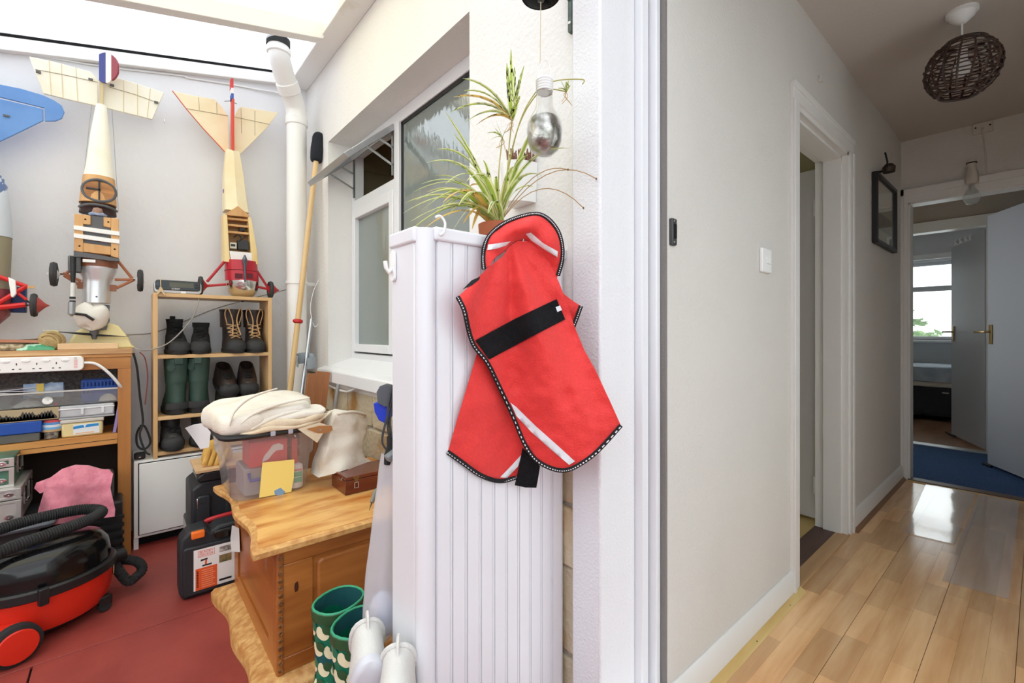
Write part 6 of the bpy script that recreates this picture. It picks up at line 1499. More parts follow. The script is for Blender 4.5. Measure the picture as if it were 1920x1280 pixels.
q = MB(); plate(q, [(4, 536), (48, 538), (48, 586), (4, 585)], YD - .02, .05); q.build('navy_block', mat('navy_paint', C(26, 48, 100), .5), t, bevel=.003)
for pts, r in (([(-20, 512), (50, 537)], .009), ([(-10, 572), (50, 536)], .009), ([(-10, 577), (48, 571)], .011), ([(34, 550), (50, 562)], .006), ([(48, 562), (62, 572)], .0035), ([(46, 571), (62, 573)], .0035)):
    MB().tube([P_(u, v, YD - .085) for u, v in pts], r, 8).build('undercarriage_strut', mat('bright_red_strut', C(206, 40, 42), .4) if r > .004 else m_black, t)
q = MB(); plate(q, [(15, 519), (29, 525), (31, 550), (24, 558), (20, 555)], YD - .10, .025); q.build('white_wrap', m_white, t, bevel=.003)
q = MB(); q.cbox(P_(54, 538, YD - .085), (.035, .012, .010)); q.build('axle_stub', m_lightwood, t)
wheel(t, P_(64, 572, YD - .085), .052, .022, hub=2.2, m_h=mat('dull_red_hub', C(170, 70, 66), .5))
q = MB(); q.tube([P_(62, 572, YD - .085), P_(-30, 575, YD - .085)], .003, 6); q.build('axle', m_black, t)
k = px(308, 230, Y=YB); q = MB(); q.tube([k, k + Vector((0, -.02, 0)), k + Vector((0, -.022, .012))], .0022, 6); tag(q.build('wall_hook', m_chrome), 'tiny bare hook on the wall between the two cream planes', 'hook')

# ================================================================ CHEST
m_chest = wood('antique_pine', C(198, 130, 64), C(140, 76, 30), 'x', 16, rough=.35, coat=.15)
m_chesty = wood('antique_pine_side', C(182, 112, 52), C(136, 74, 30), 'y', 9, rough=.35, coat=.15)
m_chestt = mat('worn_chest_top', C(228, 178, 108), .35, col2=C(186, 110, 46), vscale=11, stretch=(.45, 1.4, 1), detail=9, lo=.32, hi=.56)
m_edge = mat('worn_carved_edge', C(216, 170, 106), .5, col2=C(184, 128, 70), vscale=40, bump=.5, bscale=60)
CX0, CX1, CY0, CY1, CZ = .335, .895, 1.425, 2.075, .45
t = thing('wooden_chest', 'antique pine blanket chest with a wavy edged lid', 'chest', ((CX0 + CX1) / 2, (CY0 + CY1) / 2, 0))
q = MB(); q.box(CX0 + .012, CX1, CY0 + .012, CY1, .06, CZ - .03); q.build('carcass', m_chest, t, bevel=.002)
def wave(y, amp=.016): # serpentine long edge, a lobe in the middle and ears at the ends
    s = (y - 1.39) / (2.11 - 1.39); return amp * (math.cos(s * 2 * PI * 2) * .6 + (.9 if s < .06 or s > .94 else 0) * 0)
def lid_outline(grow=0.0):
    o = []
    n = 40
    for i in range(n + 1):
        y = 1.39 - grow + (2.11 - 1.39 + 2 * grow) * i / n; s = i / n
        o.append((.278 - grow + wave(y) * -1 + (.012 if .1 < s < .9 else 0) * math.sin((s - .1) / .8 * PI), y))
    o += [(CX1 + .01, 2.11 + grow), (CX1 + .01, 1.39 - grow)]
    return o
q = MB(); lo_ = lid_outline()
def inset(o, d):
    ya, yb = min(p[1] for p in o), max(p[1] for p in o); m_ = (ya + yb) / 2; k_ = 1 - 2 * d / (yb - ya)
    return [(x + d if i <= 40 else x, m_ + (y - m_) * k_) for i, (x, y) in enumerate(o)]
q.loft([[Vector((x, y, CZ - .028)) for x, y in inset(lo_, .012)], [Vector((x, y, CZ - .022)) for x, y in lo_], [Vector((x, y, CZ - .008)) for x, y in lo_], [Vector((x, y, CZ - .002)) for x, y in inset(lo_, .008)]]); q.build('lid_edge', m_edge, t, smooth=40)
q = MB(); q.loft([[Vector((x, y, CZ - .010)) for x, y in inset(lo_, .019)], [Vector((x, y, CZ)) for x, y in inset(lo_, .020)], [Vector((x, y, CZ)) for x, y in inset(lo_, .022)]]); q.build('lid_top', m_chestt, t, smooth=30)
q = MB(); pl_ = lid_outline(.006)
q.loft([[Vector((x, y, .0)) for x, y in inset(pl_, .0)], [Vector((x, y, .030)) for x, y in pl_], [Vector((x, y, .045)) for x, y in inset(pl_, .010)], [Vector((x, y, .062)) for x, y in inset(pl_, .05)]]); q.build('plinth', m_edge, t, smooth=40)
# framed panels
def framed(q, a0, a1, z0, z1, w, fn, dp):
    """a raised field inside a frame on a face, fn(a, z, out)"""
    pass
q = MB(); yF = CY0
q.box(CX0 + .012, CX1, yF, yF + .013, .06, .105); q.box(CX0 + .012, CX1, yF, yF + .013, CZ - .075, CZ - .028); q.box(CX0 + .012, CX0 + .10, yF, yF + .013, .105, CZ - .075); q.box(CX1 - .06, CX1, yF, yF + .013, .105, CZ - .075); q.build('front_frame', m_chest, t, bevel=.003)
q = MB(); q.prism(rrect(CX0 + .112, CX1 - .07, .118, CZ - .088, .02), yF + .001, yF + .02, 'y'); q.build('front_panel', m_chest, t, bevel=.010, seg=3)
q = MB(); q.box(CX0, CX0 + .013, CY0 + .035, CY1, .06, .11); q.box(CX0, CX0 + .013, CY0 + .035, CY1, CZ - .07, CZ - .028); q.box(CX0, CX0 + .013, CY0 + .035, CY0 + .10, .11, CZ - .07); q.box(CX0, CX0 + .013, CY1 - .07, CY1, .11, CZ - .07); q.build('side_frame', m_chesty, t, bevel=.002)
q = MB(); q.box(CX0 + .005, CX0 + .02, CY0 + .108, CY1 - .078, .118, CZ - .078); q.build('side_panel', m_chesty, t, bevel=.004)
q = MB(); q.box(CX0 - .001, CX0 + .02, CY0 - .002, CY0 + .034, .058, CZ - .026); q.build('corner_post', m_chesty, t, bevel=.006)
m_carve = mat('dark_carving', C(150, 100, 56), .5, col2=C(104, 64, 32), vscale=60)
for i in range(16):
    z = .075 + i * .0215
    MB().lathe([(.011, 0), (.010, .003), (.006, .004), (.004, .0015), (0, .002)], 12, frame((CX0 + .010, CY0 - .001, z), (1, 0, 0), (0, 0, 1)), sx=.72, sy=.9 if i % 2 else .6).build('carved_boss', m_carve, t)
kh = MB(); kk_ = px(556, 1100, Y=CY0 - .001); kh.prism([(kk_.x - .004, kk_.z - .014), (kk_.x + .004, kk_.z - .012), (kk_.x + .006, kk_.z), (kk_.x + .003, kk_.z + .016), (kk_.x - .004, kk_.z + .012), (kk_.x - .006, kk_.z + .002)], CY0 - .0015, CY0 + .004, 'y'); kh.build('knot', mat('dark_knot', C(70, 34, 18), .5), t)
tg = MB(); ka = [px(u, v, X=CX0 - .003) for u, v in ((435, 985), (447, 990), (449, 1035), (434, 1033), (432, 1010))]; tg.loft([ka, [p + Vector((.002, 0, 0)) for p in ka]]); tag(tg.build('paper_tag', m_white), 'white paper tag hanging on the chest side', 'tag')

# ---- storage box on the chest
m_tub = sheet_mat('translucent_polypropylene', (.93, .93, .96, 1), .76, .22, ior=1.4, body=(.86, .86, .90, 1), diffuse=.65)
bx0, bx1, by0, by1, bz0, bz1 = .268, .562, 1.805, 2.125, CZ + .002, .690
def rr3(x0, x1, y0, y1, r, z): return [Vector((x, y, z)) for x, y in rrect(x0, x1, y0, y1, r, 4)]
t = thing('storage_box', 'translucent plastic storage box with black handles on the chest', 'storage box', ((bx0 + bx1) / 2, (by0 + by1) / 2, CZ))
q = MB(); s = .022
q.loft([rr3(bx0 + s + .012, bx1 - s - .012, by0 + .032, by1 - .032, .03, bz0), rr3(bx0 + s, bx1 - s, by0 + .022, by1 - .022, .04, bz0 + .012), rr3(bx0 + .010, bx1 - .010, by0 + .012, by1 - .012, .04, bz0 + .13), rr3(bx0 + .002, bx1 - .002, by0 + .004, by1 - .004, .04, bz0 + .14), rr3(bx0 - .004, bx1 + .004, by0 - .002, by1 + .002, .042, bz1 - .01)], True, False); q.build('box_shell', m_tub, t, smooth=45)
q = MB()
rim = [Vector((x, y, bz1 - .005)) for x, y in rrect(bx0 - .010, bx1 + .010, by0 - .008, by1 + .008, .045, 5)]
q.tube(rim, .013, 10, closed=True, flat=.8); q.build('black_rim', m_black, t)
for u in (512, 545):
    k = px(u, 818, Y=by0 - .02); MB().box(k.x - .008, k.x + .008, by0 - .024, by0 - .014, bz1 - .012, bz1 + .006).build('handle_clip', mat('grey_lilac_clip', C(176, 176, 190), .4), t, bevel=.002)
# contents
zf = CZ + .008
t = thing('red_carton', 'red picture carton inside the upper half of the storage box', 'box', (.42, 1.9, zf))
MB().box(bx0 + .075, bx0 + .20, by0 + .03, by0 + .16, zf + .105, zf + .195).build('carton', mat('red_card', C(206, 44, 58), .5), t, bevel=.002)
q = MB(); xc, zc_ = bx0 + .150, zf + .155
q.loft([[Vector((xc + dx, by0 + .0295, zc_ + dz)) for dx, dz in ((-.035, -.035), (-.015, -.028), (.0, -.01), (.012, .0), (.035, .0), (.036, .016), (.02, .026), (.0, .022), (-.014, .004), (-.03, -.016))], [Vector((xc + dx, by0 + .031, zc_ + dz)) for dx, dz in ((-.035, -.035), (-.015, -.028), (.0, -.01), (.012, .0), (.035, .0), (.036, .016), (.02, .026), (.0, .022), (-.014, .004), (-.03, -.016))]]); q.build('printed_shape', mat('pale_print', C(226, 214, 206), .6), t)
tag(MB().box(bx0 + .215, bx0 + .235, by0 + .03, by0 + .15, zf + .10, zf + .19).build('red_book', mat('brick_red_card', C(196, 52, 52), .5), bevel=.001), 'narrow red book on edge inside the storage box', 'book')
t = thing('grey_toolbox', 'grey tool box with a blue handle in the bottom of the storage box', 'box', (.38, 1.9, zf))
MB().box(bx0 + .060, bx0 + .19, by0 + .045, by0 + .2, zf + .001, zf + .10).build('box_body', mat('warm_grey_plastic', C(158, 154, 154), .5), t, bevel=.006)
q = MB(); q.tube([(bx0 + .075, by0 + .04, zf + .085), (bx0 + .078, by0 + .036, zf + .058), (bx0 + .16, by0 + .036, zf + .060)], .0055, 8); q.build('blue_handle', mat('royal_blue_plastic', C(46, 74, 170), .4), t)
q = MB()
for i in range(3):
    a0 = i * 1.3; q.tube(cr([Vector((bx1 - .065 + .04 * math.cos(a0 + a) * .6, by0 + .10 + .05 * math.sin(a0 + a), zf + .13 + .025 * i + .012 * math.sin(2 * a))) for a in [i_ * .7 for i_ in range(10)]], 4), .007, 7)
tag(q.build('brown_straps', mat('brown_strap', C(136, 96, 70), .8)), 'coiled brown straps inside the right of the storage box', 'strap')
tag(MB().box(bx0 + .20, bx1 - .035, by0 + .10, by0 + .25, zf + .001, zf + .11).build('dark_pouch', mat('dark_blue_pouch', C(66, 66, 92), .8, col2=C(120, 112, 112), vscale=20), bevel=.02, seg=3), 'dark blue pouch inside the storage box', 'pouch')
t = thing('glue_bottle', 'white glue bottle with a red cap behind the front of the storage box', 'bottle', (.53, 1.83, zf))
gx, gy = bx1 - .060, by0 + .046
MB().lathe([(0, 0), (.022, 0), (.0245, .004), (.0245, .075), (.022, .085), (.010, .092), (0, .093)], 22, Matrix.Translation((gx, gy, zf + .001)), sy=.7).build('bottle_body', mat('milk_white_plastic', C(236, 232, 226), .4), t)
MB().lathe([(.008, .092), (.008, .106), (.004, .112), (0, .113)], 14, Matrix.Translation((gx, gy, zf + .001))).build('cap', mat('pinkish_red', C(206, 70, 92), .4), t)
q = MB(); q.box(gx - .012, gx + .016, gy - .0182, gy - .0172, zf + .044, zf + .062); q.box(gx - .012, gx + .016, gy - .0182, gy - .0172, zf + .022, zf + .040); q.build('green_label', mat('mint_label', C(110, 184, 150), .5), t)
MB().box(gx - .012, gx + .016, gy - .0182, gy - .0172, zf + .066, zf + .072).build('red_label', mat('salmon_print', C(226, 130, 112), .5), t)
# yellow sheet taped to the front
def on_front(u, v, off):
    # sloping front of the box
    p = px(u, v, Y=by0 + .02); f_ = (p.z - bz0) / .14; return px(u, v, Y=by0 + .022 - .010 * min(1, f_) - off)
t = thing('yellow_note', 'yellow paper sheet stuck on the front of the storage box', 'paper', tuple(px(515, 930, Y=by0)))
MB().sheet([(492, 867), (552, 861), (551, 895), (546, 922), (486, 933)], lambda u, v: on_front(u, v, .004), 8, (0, .0008, 0)).build('sheet', mat('pale_yellow_paper', C(250, 226, 130), .7), t)
MB().sheet([(514, 920), (526, 914), (535, 922), (530, 928), (516, 928)], lambda u, v: on_front(u, v, .0055), 5, (0, .0008, 0)).build('blue_tape', mat('masking_blue', C(130, 168, 206), .6), t)
# canvas heap on the box: folded layers
m_canvas = mat('white_canvas', C(238, 232, 222), .9, col2=C(226, 216, 200), vscale=5, bump=.25, bscale=120)
m_canvasb = mat('buff_canvas', C(232, 216, 192), .9, col2=C(214, 194, 164), vscale=6, bump=.25, bscale=120)
t = thing('canvas_sheet', 'folded white canvas sheet heaped on the storage box', 'canvas', (.42, 1.95, bz1))
def layer(xa, xb, ya, yb, z0, z1, seed, m, nm, sag=.0, tl=0.0):
    q = MB(); n = 44; rings = []
    for k, (g, zf_) in enumerate(((.82, 0), (.97, .12), (1.0, .5), (.97, .86), (.86, .98), (.55, 1.04), (.2, 1.08))):
        ring = []
        for i in range(n):
            a = 2 * PI * i / n; ca, sa = math.cos(a), math.sin(a)
            gx_ = (xa + xb) / 2 + (xb - xa) / 2 * g * math.copysign(abs(ca) ** .62, ca); gy_ = (ya + yb) / 2 + (yb - ya) / 2 * g * math.copysign(abs(sa) ** .62, sa)
            rf_ = 1 + .05 * nz(ca * 2.2, sa * 2.2, seed)
            gx_ = (xa + xb) / 2 + (gx_ - (xa + xb) / 2) * rf_; gy_ = (ya + yb) / 2 + (gy_ - (ya + yb) / 2) * rf_
            zz = z0 + (z1 - z0) * zf_ + .012 * nz(gx_ * 11, gy_ * 11, seed + 3) * (.4 + zf_) + tl * (gx_ - (xa + xb) / 2)
            ring.append(Vector((gx_, gy_, zz)))
        rings.append(ring)
    q.loft(rings); return q.build(nm, m, t, sub=1, smooth=80)
layer(.222, .590, 1.86, 2.15, bz1 + .004, bz1 + .100, 1, m_canvas, 'fold', tl=.07)
layer(.240, .420, 1.792, 2.06, bz1 + .002, bz1 + .070, 2, m_canvas, 'fold', tl=.10)
layer(.285, .560, 1.80, 2.00, bz1 + .016, bz1 + .082, 3, m_canvas, 'fold', tl=.10)
layer(.300, .590, 1.778, 1.90, bz1 + .002, bz1 + .018, 6, m_canvasb, 'fold', tl=.03)
layer(.345, .600, 1.782, 1.90, bz1 + .014, bz1 + .044, 4, m_canvasb, 'fold', tl=.10)
layer(.380, .610, 1.79, 1.92, bz1 + .036, bz1 + .060, 5, m_canvas, 'fold', tl=.10)
random.seed(12)
def cpleat(pts, r, m, nm):
    q = MB(); P = cr(pts, 8); n = len(P); q.tube(P, [r * (.35 + .65 * math.sin(PI * (i / (n - 1)))) for i in range(n)], 10, flat=.6); q.build(nm, m, t, smooth=80)
for pts, r in (([(470, 805), (500, 788), (545, 772), (590, 768)], .016), ([(480, 800), (530, 790), (575, 782), (612, 775)], .014), ([(450, 795), (475, 775), (520, 758), (580, 745)], .012), ([(500, 806), (545, 800), (590, 792), (622, 770)], .013), ([(430, 798), (440, 770), (470, 745), (520, 728)], .010)):
    cpleat([px(u, v, Y=1.80 + .0 + .03 * i / len(pts)) for i, (u, v) in enumerate(pts)], r, m_canvas if r != .013 else m_canvasb, 'crease')
q = MB(); q.sheet([(558, 804), (600, 792), (622, 800), (606, 812), (595, 830), (578, 818)], lambda u, v: px(u, v, Y=1.785 - (v - 792) * .0004), 5, (0, .004, 0)); q.build('hanging_corner', m_canvasb, t)
q = MB(); lp = [(575, 804), (600, 798), (622, 798), (624, 806), (612, 812), (596, 812)]; q.sheet(lp, lambda u, v: px(u, v, Y=1.776), 5, (0, .004, 0)); lt = q.build('leather_patch', mat('tan_leather', C(176, 122, 74), .6), t)
MB().lathe([(.005, 0), (.005, .002), (0, .003)], 12, frame(px(600, 806, Y=1.775), (1, 0, 0), (0, 0, 1))).build('eyelet', m_chrome, lt)
# canvas bag slumped on the little box
t = thing('canvas_bag', 'stained canvas bag slumped against the stone wall', 'bag', (.75, 1.9, .52))
m_bag = mat('stained_canvas', C(222, 216, 204), .9, col2=C(176, 160, 136), vscale=7, lo=.25, hi=.45, bump=.25, bscale=120)
bag_o = [(597, 895), (602, 870), (612, 845), (622, 800), (630, 775), (645, 770), (672, 774), (686, 775), (690, 790), (688, 812), (682, 830), (680, 848), (685, 858), (704, 868), (700, 874), (670, 876), (650, 880), (625, 888)]
def bagf(u, v):
    w = (v - 770) / 125; Y = 1.80 + .03 * (1 - w) - .05 * math.sin(PI * min(1, max(0, (u - 596) / 96))) - .012 * math.sin((u - 600) / 9.0 + w * 2.5) * w + .02 * nz(u, v, 2, .03)
    return px(u, v, Y=max(1.70, Y))
q = MB(); q.sheet(bag_o, bagf, 5, (0, .10, -.005)); q.build('bag_body', m_bag, t, smooth=70)
q = MB(); q.tube(cr([bagf(632, 776) + Vector((0, -.002, 0)), bagf(660, 772) + Vector((0, -.004, .002)), bagf(686, 777) + Vector((0, -.002, 0))], 6), .005, 8); q.build('hem', m_bag, t)
# mahogany instrument box
wx0, wx1, wy0, wy1 = .618, .888, 1.655, 1.80
t = thing('wooden_box', 'small polished mahogany box with a brass latch on the chest', 'box', ((wx0 + wx1) / 2, 1.73, CZ))
m_mah = wood('polished_mahogany', C(124, 58, 38), C(86, 36, 26), 'x', 14, rough=.22, coat=.3)
MB().box(wx0, wx1, wy0, wy1, CZ + .001, CZ + .052).build('box_base', m_mah, t, bevel=.0015); MB().box(wx0, wx1, wy0, wy1, CZ + .0535, CZ + .066).build('lid', m_mah, t, bevel=.002)
k = px(668, 890, Y=wy0).x
q = MB(); q.prism([(k - .012, CZ + .064), (k + .012, CZ + .064), (k + .006, CZ + .048), (k + .004, CZ + .040), (k - .004, CZ + .040), (k - .006, CZ + .048)], wy0 - .002, wy0, 'y'); la = q.build('latch', mat('old_brass', C(128, 104, 66), .4, metal=.7), t)
MB().tube([Vector((k + .007 * a, wy0 - .003, CZ + b)) for a, b in ((-1, .042), (-1, .022), (1, .022), (1, .042))], .0012, 6, closed=True).build('wire_loop', m_edg, la)
MB().tube([(wx0 + .0, wy0 + .03, CZ + .06), (wx0 - .004, wy0 + .03, CZ + .05), (wx0 - .004, wy0 + .05, CZ + .05)], .0015, 6).build('hook_catch', m_chrome, t)
# awl hanging by the bag
t = thing('hand_tool', 'small grey awl with a dark spike resting by the plastic bag', 'tool', tuple(px(700, 925, Y=1.35)))
a, b, c = px(706, 918, Z=.505), px(697, 942, Z=.472), px(692, 957, Z=.4515)
MB().tube([a, a.lerp(b, .3), b], [.008, .010, .007], 10).build('handle', mat('grey_handle', C(128, 124, 114), .5), t); MB().tube([b, c], [.0025, .0008], 6).build('spike', mat('dark_steel', C(60, 50, 46), .4, metal=.6), t)

# ================================================================ TOOL CASES BEHIND THE CHEST
m_casb = mat('black_case_plastic', C(38, 40, 44), .5, bump=.08, bscale=150)
dx0, dx1, dy0, dy1 = .166, .50, 2.165, 2.275
t = thing('drill_case', 'black moulded drill case with an orange latch and printed label', 'tool case', ((dx0 + dx1) / 2, 2.22, 0))
def case_outline(g=0):
    return [(dx0 + .012 - g, .0), (dx1 + g, .0), (dx1 + g, .23), (dx1 - .05, .262 + g), (dx0 + .13, .262 + g), (dx0 + .105, .245 + g), (dx0 + .09, .268 + g), (dx0 + .03, .262 + g), (dx0 + .006 - g, .235), (dx0 - g, .20), (dx0 - g, .03)]
MB().prism(case_outline(), dy0 + .012, dy1, 'y').build('case_shell', m_casb, t, bevel=.010, seg=3)
q = MB(); q.prism(rrect(dx0 + .012, dx1 - .01, .012, .205, .012), dy0, dy0 + .02, 'y'); q.build('front_face', m_casb, t, bevel=.006)
q = MB(); q.prism(rrect(dx0 + .115, dx1 - .03, .212, .246, .014), dy0 + .004, dy0 + .02, 'y'); q.build('handle_recess', m_blackgloss, t, bevel=.004)
q = MB(); q.tube(cr([(dx0 + .118, dy0 + .012, .236), (dx0 + .135, dy0 + .004, .242), (dx1 - .05, dy0 + .004, .242), (dx1 - .03, dy0 + .012, .236)], 5), .007, 8); q.build('carry_handle', m_black, t)
MB().box(dx0 + .038, dx0 + .082, dy0 - .004, dy0 + .018, .235, .262).build('orange_latch', mat('orange_plastic', C(240, 116, 36), .4), t, bevel=.004)
lz0, lz1, lx0, lx1 = .03, .190, dx0 + .045, dx0 + .30
ls = MB().box(lx0, lx1, dy0 - .0012, dy0, lz0, lz1).build('label_sticker', mat('label_paper', C(236, 234, 232), .5), t)
def lab(u0, u1, w0, w1, m, nm, o=.0018): return MB().box(lx0 + u0, lx0 + u1, dy0 - o, dy0 - .0011, lz0 + w0, lz0 + w1).build(nm, m, ls)
m_or = mat('orange_label', C(226, 92, 44), .5)
lab(.006, .078, .0, .085, m_or, 'orange_block')
q = MB(); X0, X1, W0, W1 = lx0 + .014, lx0 + .070, lz0 + .128, lz0 + .153
for (a, b, c, d) in ((X0, X1, W0, W0 + .0012), (X0, X1, W1 - .0012, W1), (X0, X0 + .0012, W0, W1), (X1 - .0012, X1, W0, W1)): q.box(a, b, dy0 - .0018, dy0 - .0011, c, d)
q.build('logo_border', m_or, ls)
text('BLACK+', FACE_Y(((X0 + X1) / 2, dy0 - .0016, W0 + .0185)), .0125, m_or, ls); text('DECKER', FACE_Y(((X0 + X1) / 2, dy0 - .0016, W0 + .0075)), .0125, m_or, ls)
q = MB(); q.prism([(lx0 + .022, lz0 + .112), (lx0 + .046, lz0 + .114), (lx0 + .046, lz0 + .120), (lx0 + .024, lz0 + .119)], dy0 - .0018, dy0 - .0011, 'y'); q.box(lx0 + .028, lx0 + .060, dy0 - .0018, dy0 - .0011, lz0 + .090, lz0 + .096); q.build('drill_print', m_black, ls)
q = MB(); q.prism([(lx0 + .036, lz0 + .094), (lx0 + .043, lz0 + .094), (lx0 + .044, lz0 + .113), (lx0 + .038, lz0 + .113)], dy0 - .0018, dy0 - .0011, 'y'); q.build('drill_print', m_or, ls)
m_pr1 = mat('photo_print_dark', C(70, 56, 54), .5, col2=C(206, 196, 190), vscale=70); m_pr2 = mat('photo_print_warm', C(150, 120, 80), .5, col2=C(70, 90, 56), vscale=60)
lab(.085, .128, .128, .150, m_pr1, 'photo_print'); lab(.085, .128, .086, .116, m_pr2, 'photo_print'); lab(.085, .128, .012, .02, m_black, 'photo_print')
q = MB()
for i in range(9): q.box(lx0 + .026, lx0 + .070 - (.006 if i % 3 else .0), dy0 - .0022, dy0 - .0017, lz0 + .008 + i * .0082, lz0 + .0105 + i * .0082)
q.build('orange_fine_print', mat('pale_orange_print', C(240, 160, 120), .5), ls)
q = MB()
for i in range(10): q.box(lx0 + .010, lx0 + .016, dy0 - .0022, dy0 - .0017, lz0 + .012 + i * .0066, lz0 + .0165 + i * .0066)
q.build('vertical_print', m_black, ls)
# black box with red handle
t = thing('cable_case', 'black tool case with a red handle behind the drill case', 'tool case', (.36, 2.47, 0))
MB().box(.215, .56, 2.34, 2.62, 0, .205).build('case_body', m_casb, t, bevel=.012); MB().box(.2145, .2185, 2.36, 2.60, .02, .19).build('grey_side_panel', mat('pale_grey_panel', C(186, 184, 178), .5), t, bevel=.002)
hz_ = px(380, 990, Y=2.30); MB().tube(cr([(.262, 2.338, .222), (.285, 2.318, .246), (.40, 2.318, .25), (.46, 2.338, .222)], 6), .0105, 10).build('red_handle', mat('red_grip', C(196, 44, 50), .45), t)
q = MB(); q.box(.252, .272, 2.33, 2.36, .195, .235); q.box(.45, .47, 2.33, 2.36, .195, .235); q.build('handle_mount', m_black, t, bevel=.003)
# upper tool box
t = thing('tool_box', 'black ribbed tool box with a silver catch stacked on the red handled case', 'tool box', (.36, 2.46, .206))
MB().prism([(.222, .206), (.54, .206), (.54, .38), (.52, .402), (.262, .402), (.222, .372)], 2.36, 2.60, 'y').build('box_body', m_casb, t, bevel=.010, seg=3)
for a in (.240, .345): MB().prism(rrect(a, a + .052, .226, .345, .014), 2.345, 2.37, 'y').build('ribbed_pad', m_casb, t, bevel=.008, seg=3)
kq = px(378, 943, Y=2.35); lt = MB().box(kq.x - .018, kq.x + .018, 2.347, 2.362, kq.z - .022, kq.z + .022).build('silver_catch', m_chrome, t, bevel=.003)
MB().box(kq.x - .014, kq.x + .014, 2.344, 2.348, kq.z - .004, kq.z + .002).build('catch_slot', m_black, lt)
# small black case, board, gloves, paper
tag(MB().prism([(.245, .4032), (.45, .4032), (.46, .425), (.445, .447), (.262, .447), (.24, .425)], 2.34, 2.52, 'y').build('small_case', mat('satin_black_case', C(34, 36, 40), .25), bevel=.008, seg=3), 'small glossy black case under the plywood board', 'case')
tag(MB().box(.235, .46, 2.325, 2.56, .4485, .4605, M=Matrix.Translation((0, 0, 0))).build('plywood_board', wood('pale_plywood', C(226, 192, 152), C(204, 166, 122), 'x', 12), bevel=.001), 'pale plywood board carrying the yellow gloves', 'board')
t = thing('leather_gloves', 'pair of yellow leather work gloves crumpled on the plywood board', 'gloves', (.32, 2.42, .461))
m_gl = mat('yellow_hide', C(226, 186, 104), .75, col2=C(206, 158, 76), vscale=12, bump=.2, bscale=60)
q = MB(); gc = Vector((.325, 2.43, .462)); q.lathe([(0, 0), (.055, .002), (.065, .02), (.058, .05), (.046, .085), (.034, .10), (0, .105)], 18, Matrix.Translation(gc), sx=1.0, sy=.8); o = q.build('palm', m_gl, t, sub=1)
for i in range(4):
    a = Vector((.285 + i * .022, 2.395, .515 - .004 * i)); q = MB(); q.tube(cr([a + Vector((.01, .02, .02)), a + Vector((0, -.01, 0)), a + Vector((-.012, -.022, -.03)), a + Vector((-.016, -.016, -.046))], 5), [.010] * 10 + [.0105] * 5 + [.006], 8); q.build('finger', m_gl, t)
t_ = [px(u, v, Y=2.36) for u, v in ((347, 802), (380, 792), (392, 800), (390, 838), (376, 842))]
q = MB(); q.sheet([(347, 802), (362, 796), (384, 792), (396, 802), (392, 838), (376, 842), (362, 822)], lambda u, v: px(u, v, Y=2.35 + .02 * math.sin((u - 347) / 14) - (v - 800) * .0002), 6, (0, .0012, 0))
tag(q.build('white_paper', mat('creased_paper', C(228, 226, 228), .8)), 'creased white paper leaning over the yellow gloves', 'paper')

# ================================================================ CORNER: POLE, CRUTCH, TIMBER
t = thing('broom_pole', 'long wooden pole with a black knitted cover leaning in the corner', 'pole', (.60, 2.62, 0))
ptop, plow = pd(597, 262, 2.73), pd(546, 712, 2.56)
pdir = (ptop - plow); s0 = -plow.z / pdir.z; foot = plow + pdir * s0
m_pole = wood('beech_pole', C(230, 200, 152), C(214, 178, 124), 'z', 12)
MB().tube([foot, ptop], .0150, 16).build('shaft', m_pole, t)
un = pdir.normalized()
m_knit = mat('black_knit', C(34, 36, 44), .95, bump=.5, bscale=200)
MB().tube([ptop - un * .14, ptop - un * .135, ptop - un * .05, ptop - un * .02, ptop + un * .01, ptop + un * .03, ptop + un * .045], [.030, .034, .040, .034, .038, .030, .020], 18).build('knitted_cover', m_knit, t, sub=1)
k = plow + pdir * ((1.05 + 20 / 850 * 2.6 - plow.z) / pdir.z); k = pd(560, 602, 2.60); sgm = (k.z - plow.z) / pdir.z; k = plow + pdir * sgm
MB().tube([k - un * .012, k - un * .006, k + un * .006, k + un * .012], [.018, .027, .027, .018], 16).build('red_ring', mat('red_rubber', C(196, 30, 40), .4), t)
# elbow crutch
t = thing('elbow_crutch', 'grey elbow crutch with an open cuff standing behind the canvas', 'crutch', (.70, 2.5, 0))
ca, cb = pd(584, 598, 2.55), pd(566, 735, 2.45)
MB().tube([ca, cb], .0095, 12).build('upper_tube', m_alu, t); dirc = (cb - ca); MB().tube([cb, cb + dirc * ((.0 - cb.z) / dirc.z)], .011, 12).build('lower_tube', m_alu, t)
kc = pd(574, 676, 2.46); q = MB(); ring = []
m_cuff = mat('grey_cuff', C(150, 158, 164), .5)
def cuff(s, w): a = R(200) - R(300) * (s - .0); return kc + Vector((.045 * math.cos(a), .045 * math.sin(a), -.028 + .056 * w + .012 * math.sin(a)))
q.grid(cuff, 26, 3); q.grid(lambda s, w: cuff(s, w) + (cuff(s, w) - kc).normalized() * .004, 26, 3); q.build('cuff', m_cuff, t, smooth=60)
cable('white_string', [pd(598, 524, 2.62), pd(588, 545, 2.6), pd(582, 575, 2.57), pd(585, 598, 2.55), pd(590, 612, 2.55), pd(596, 608, 2.55)], .0016, m_cable, 'white string tied from the pipe clip to the crutch', 'string')
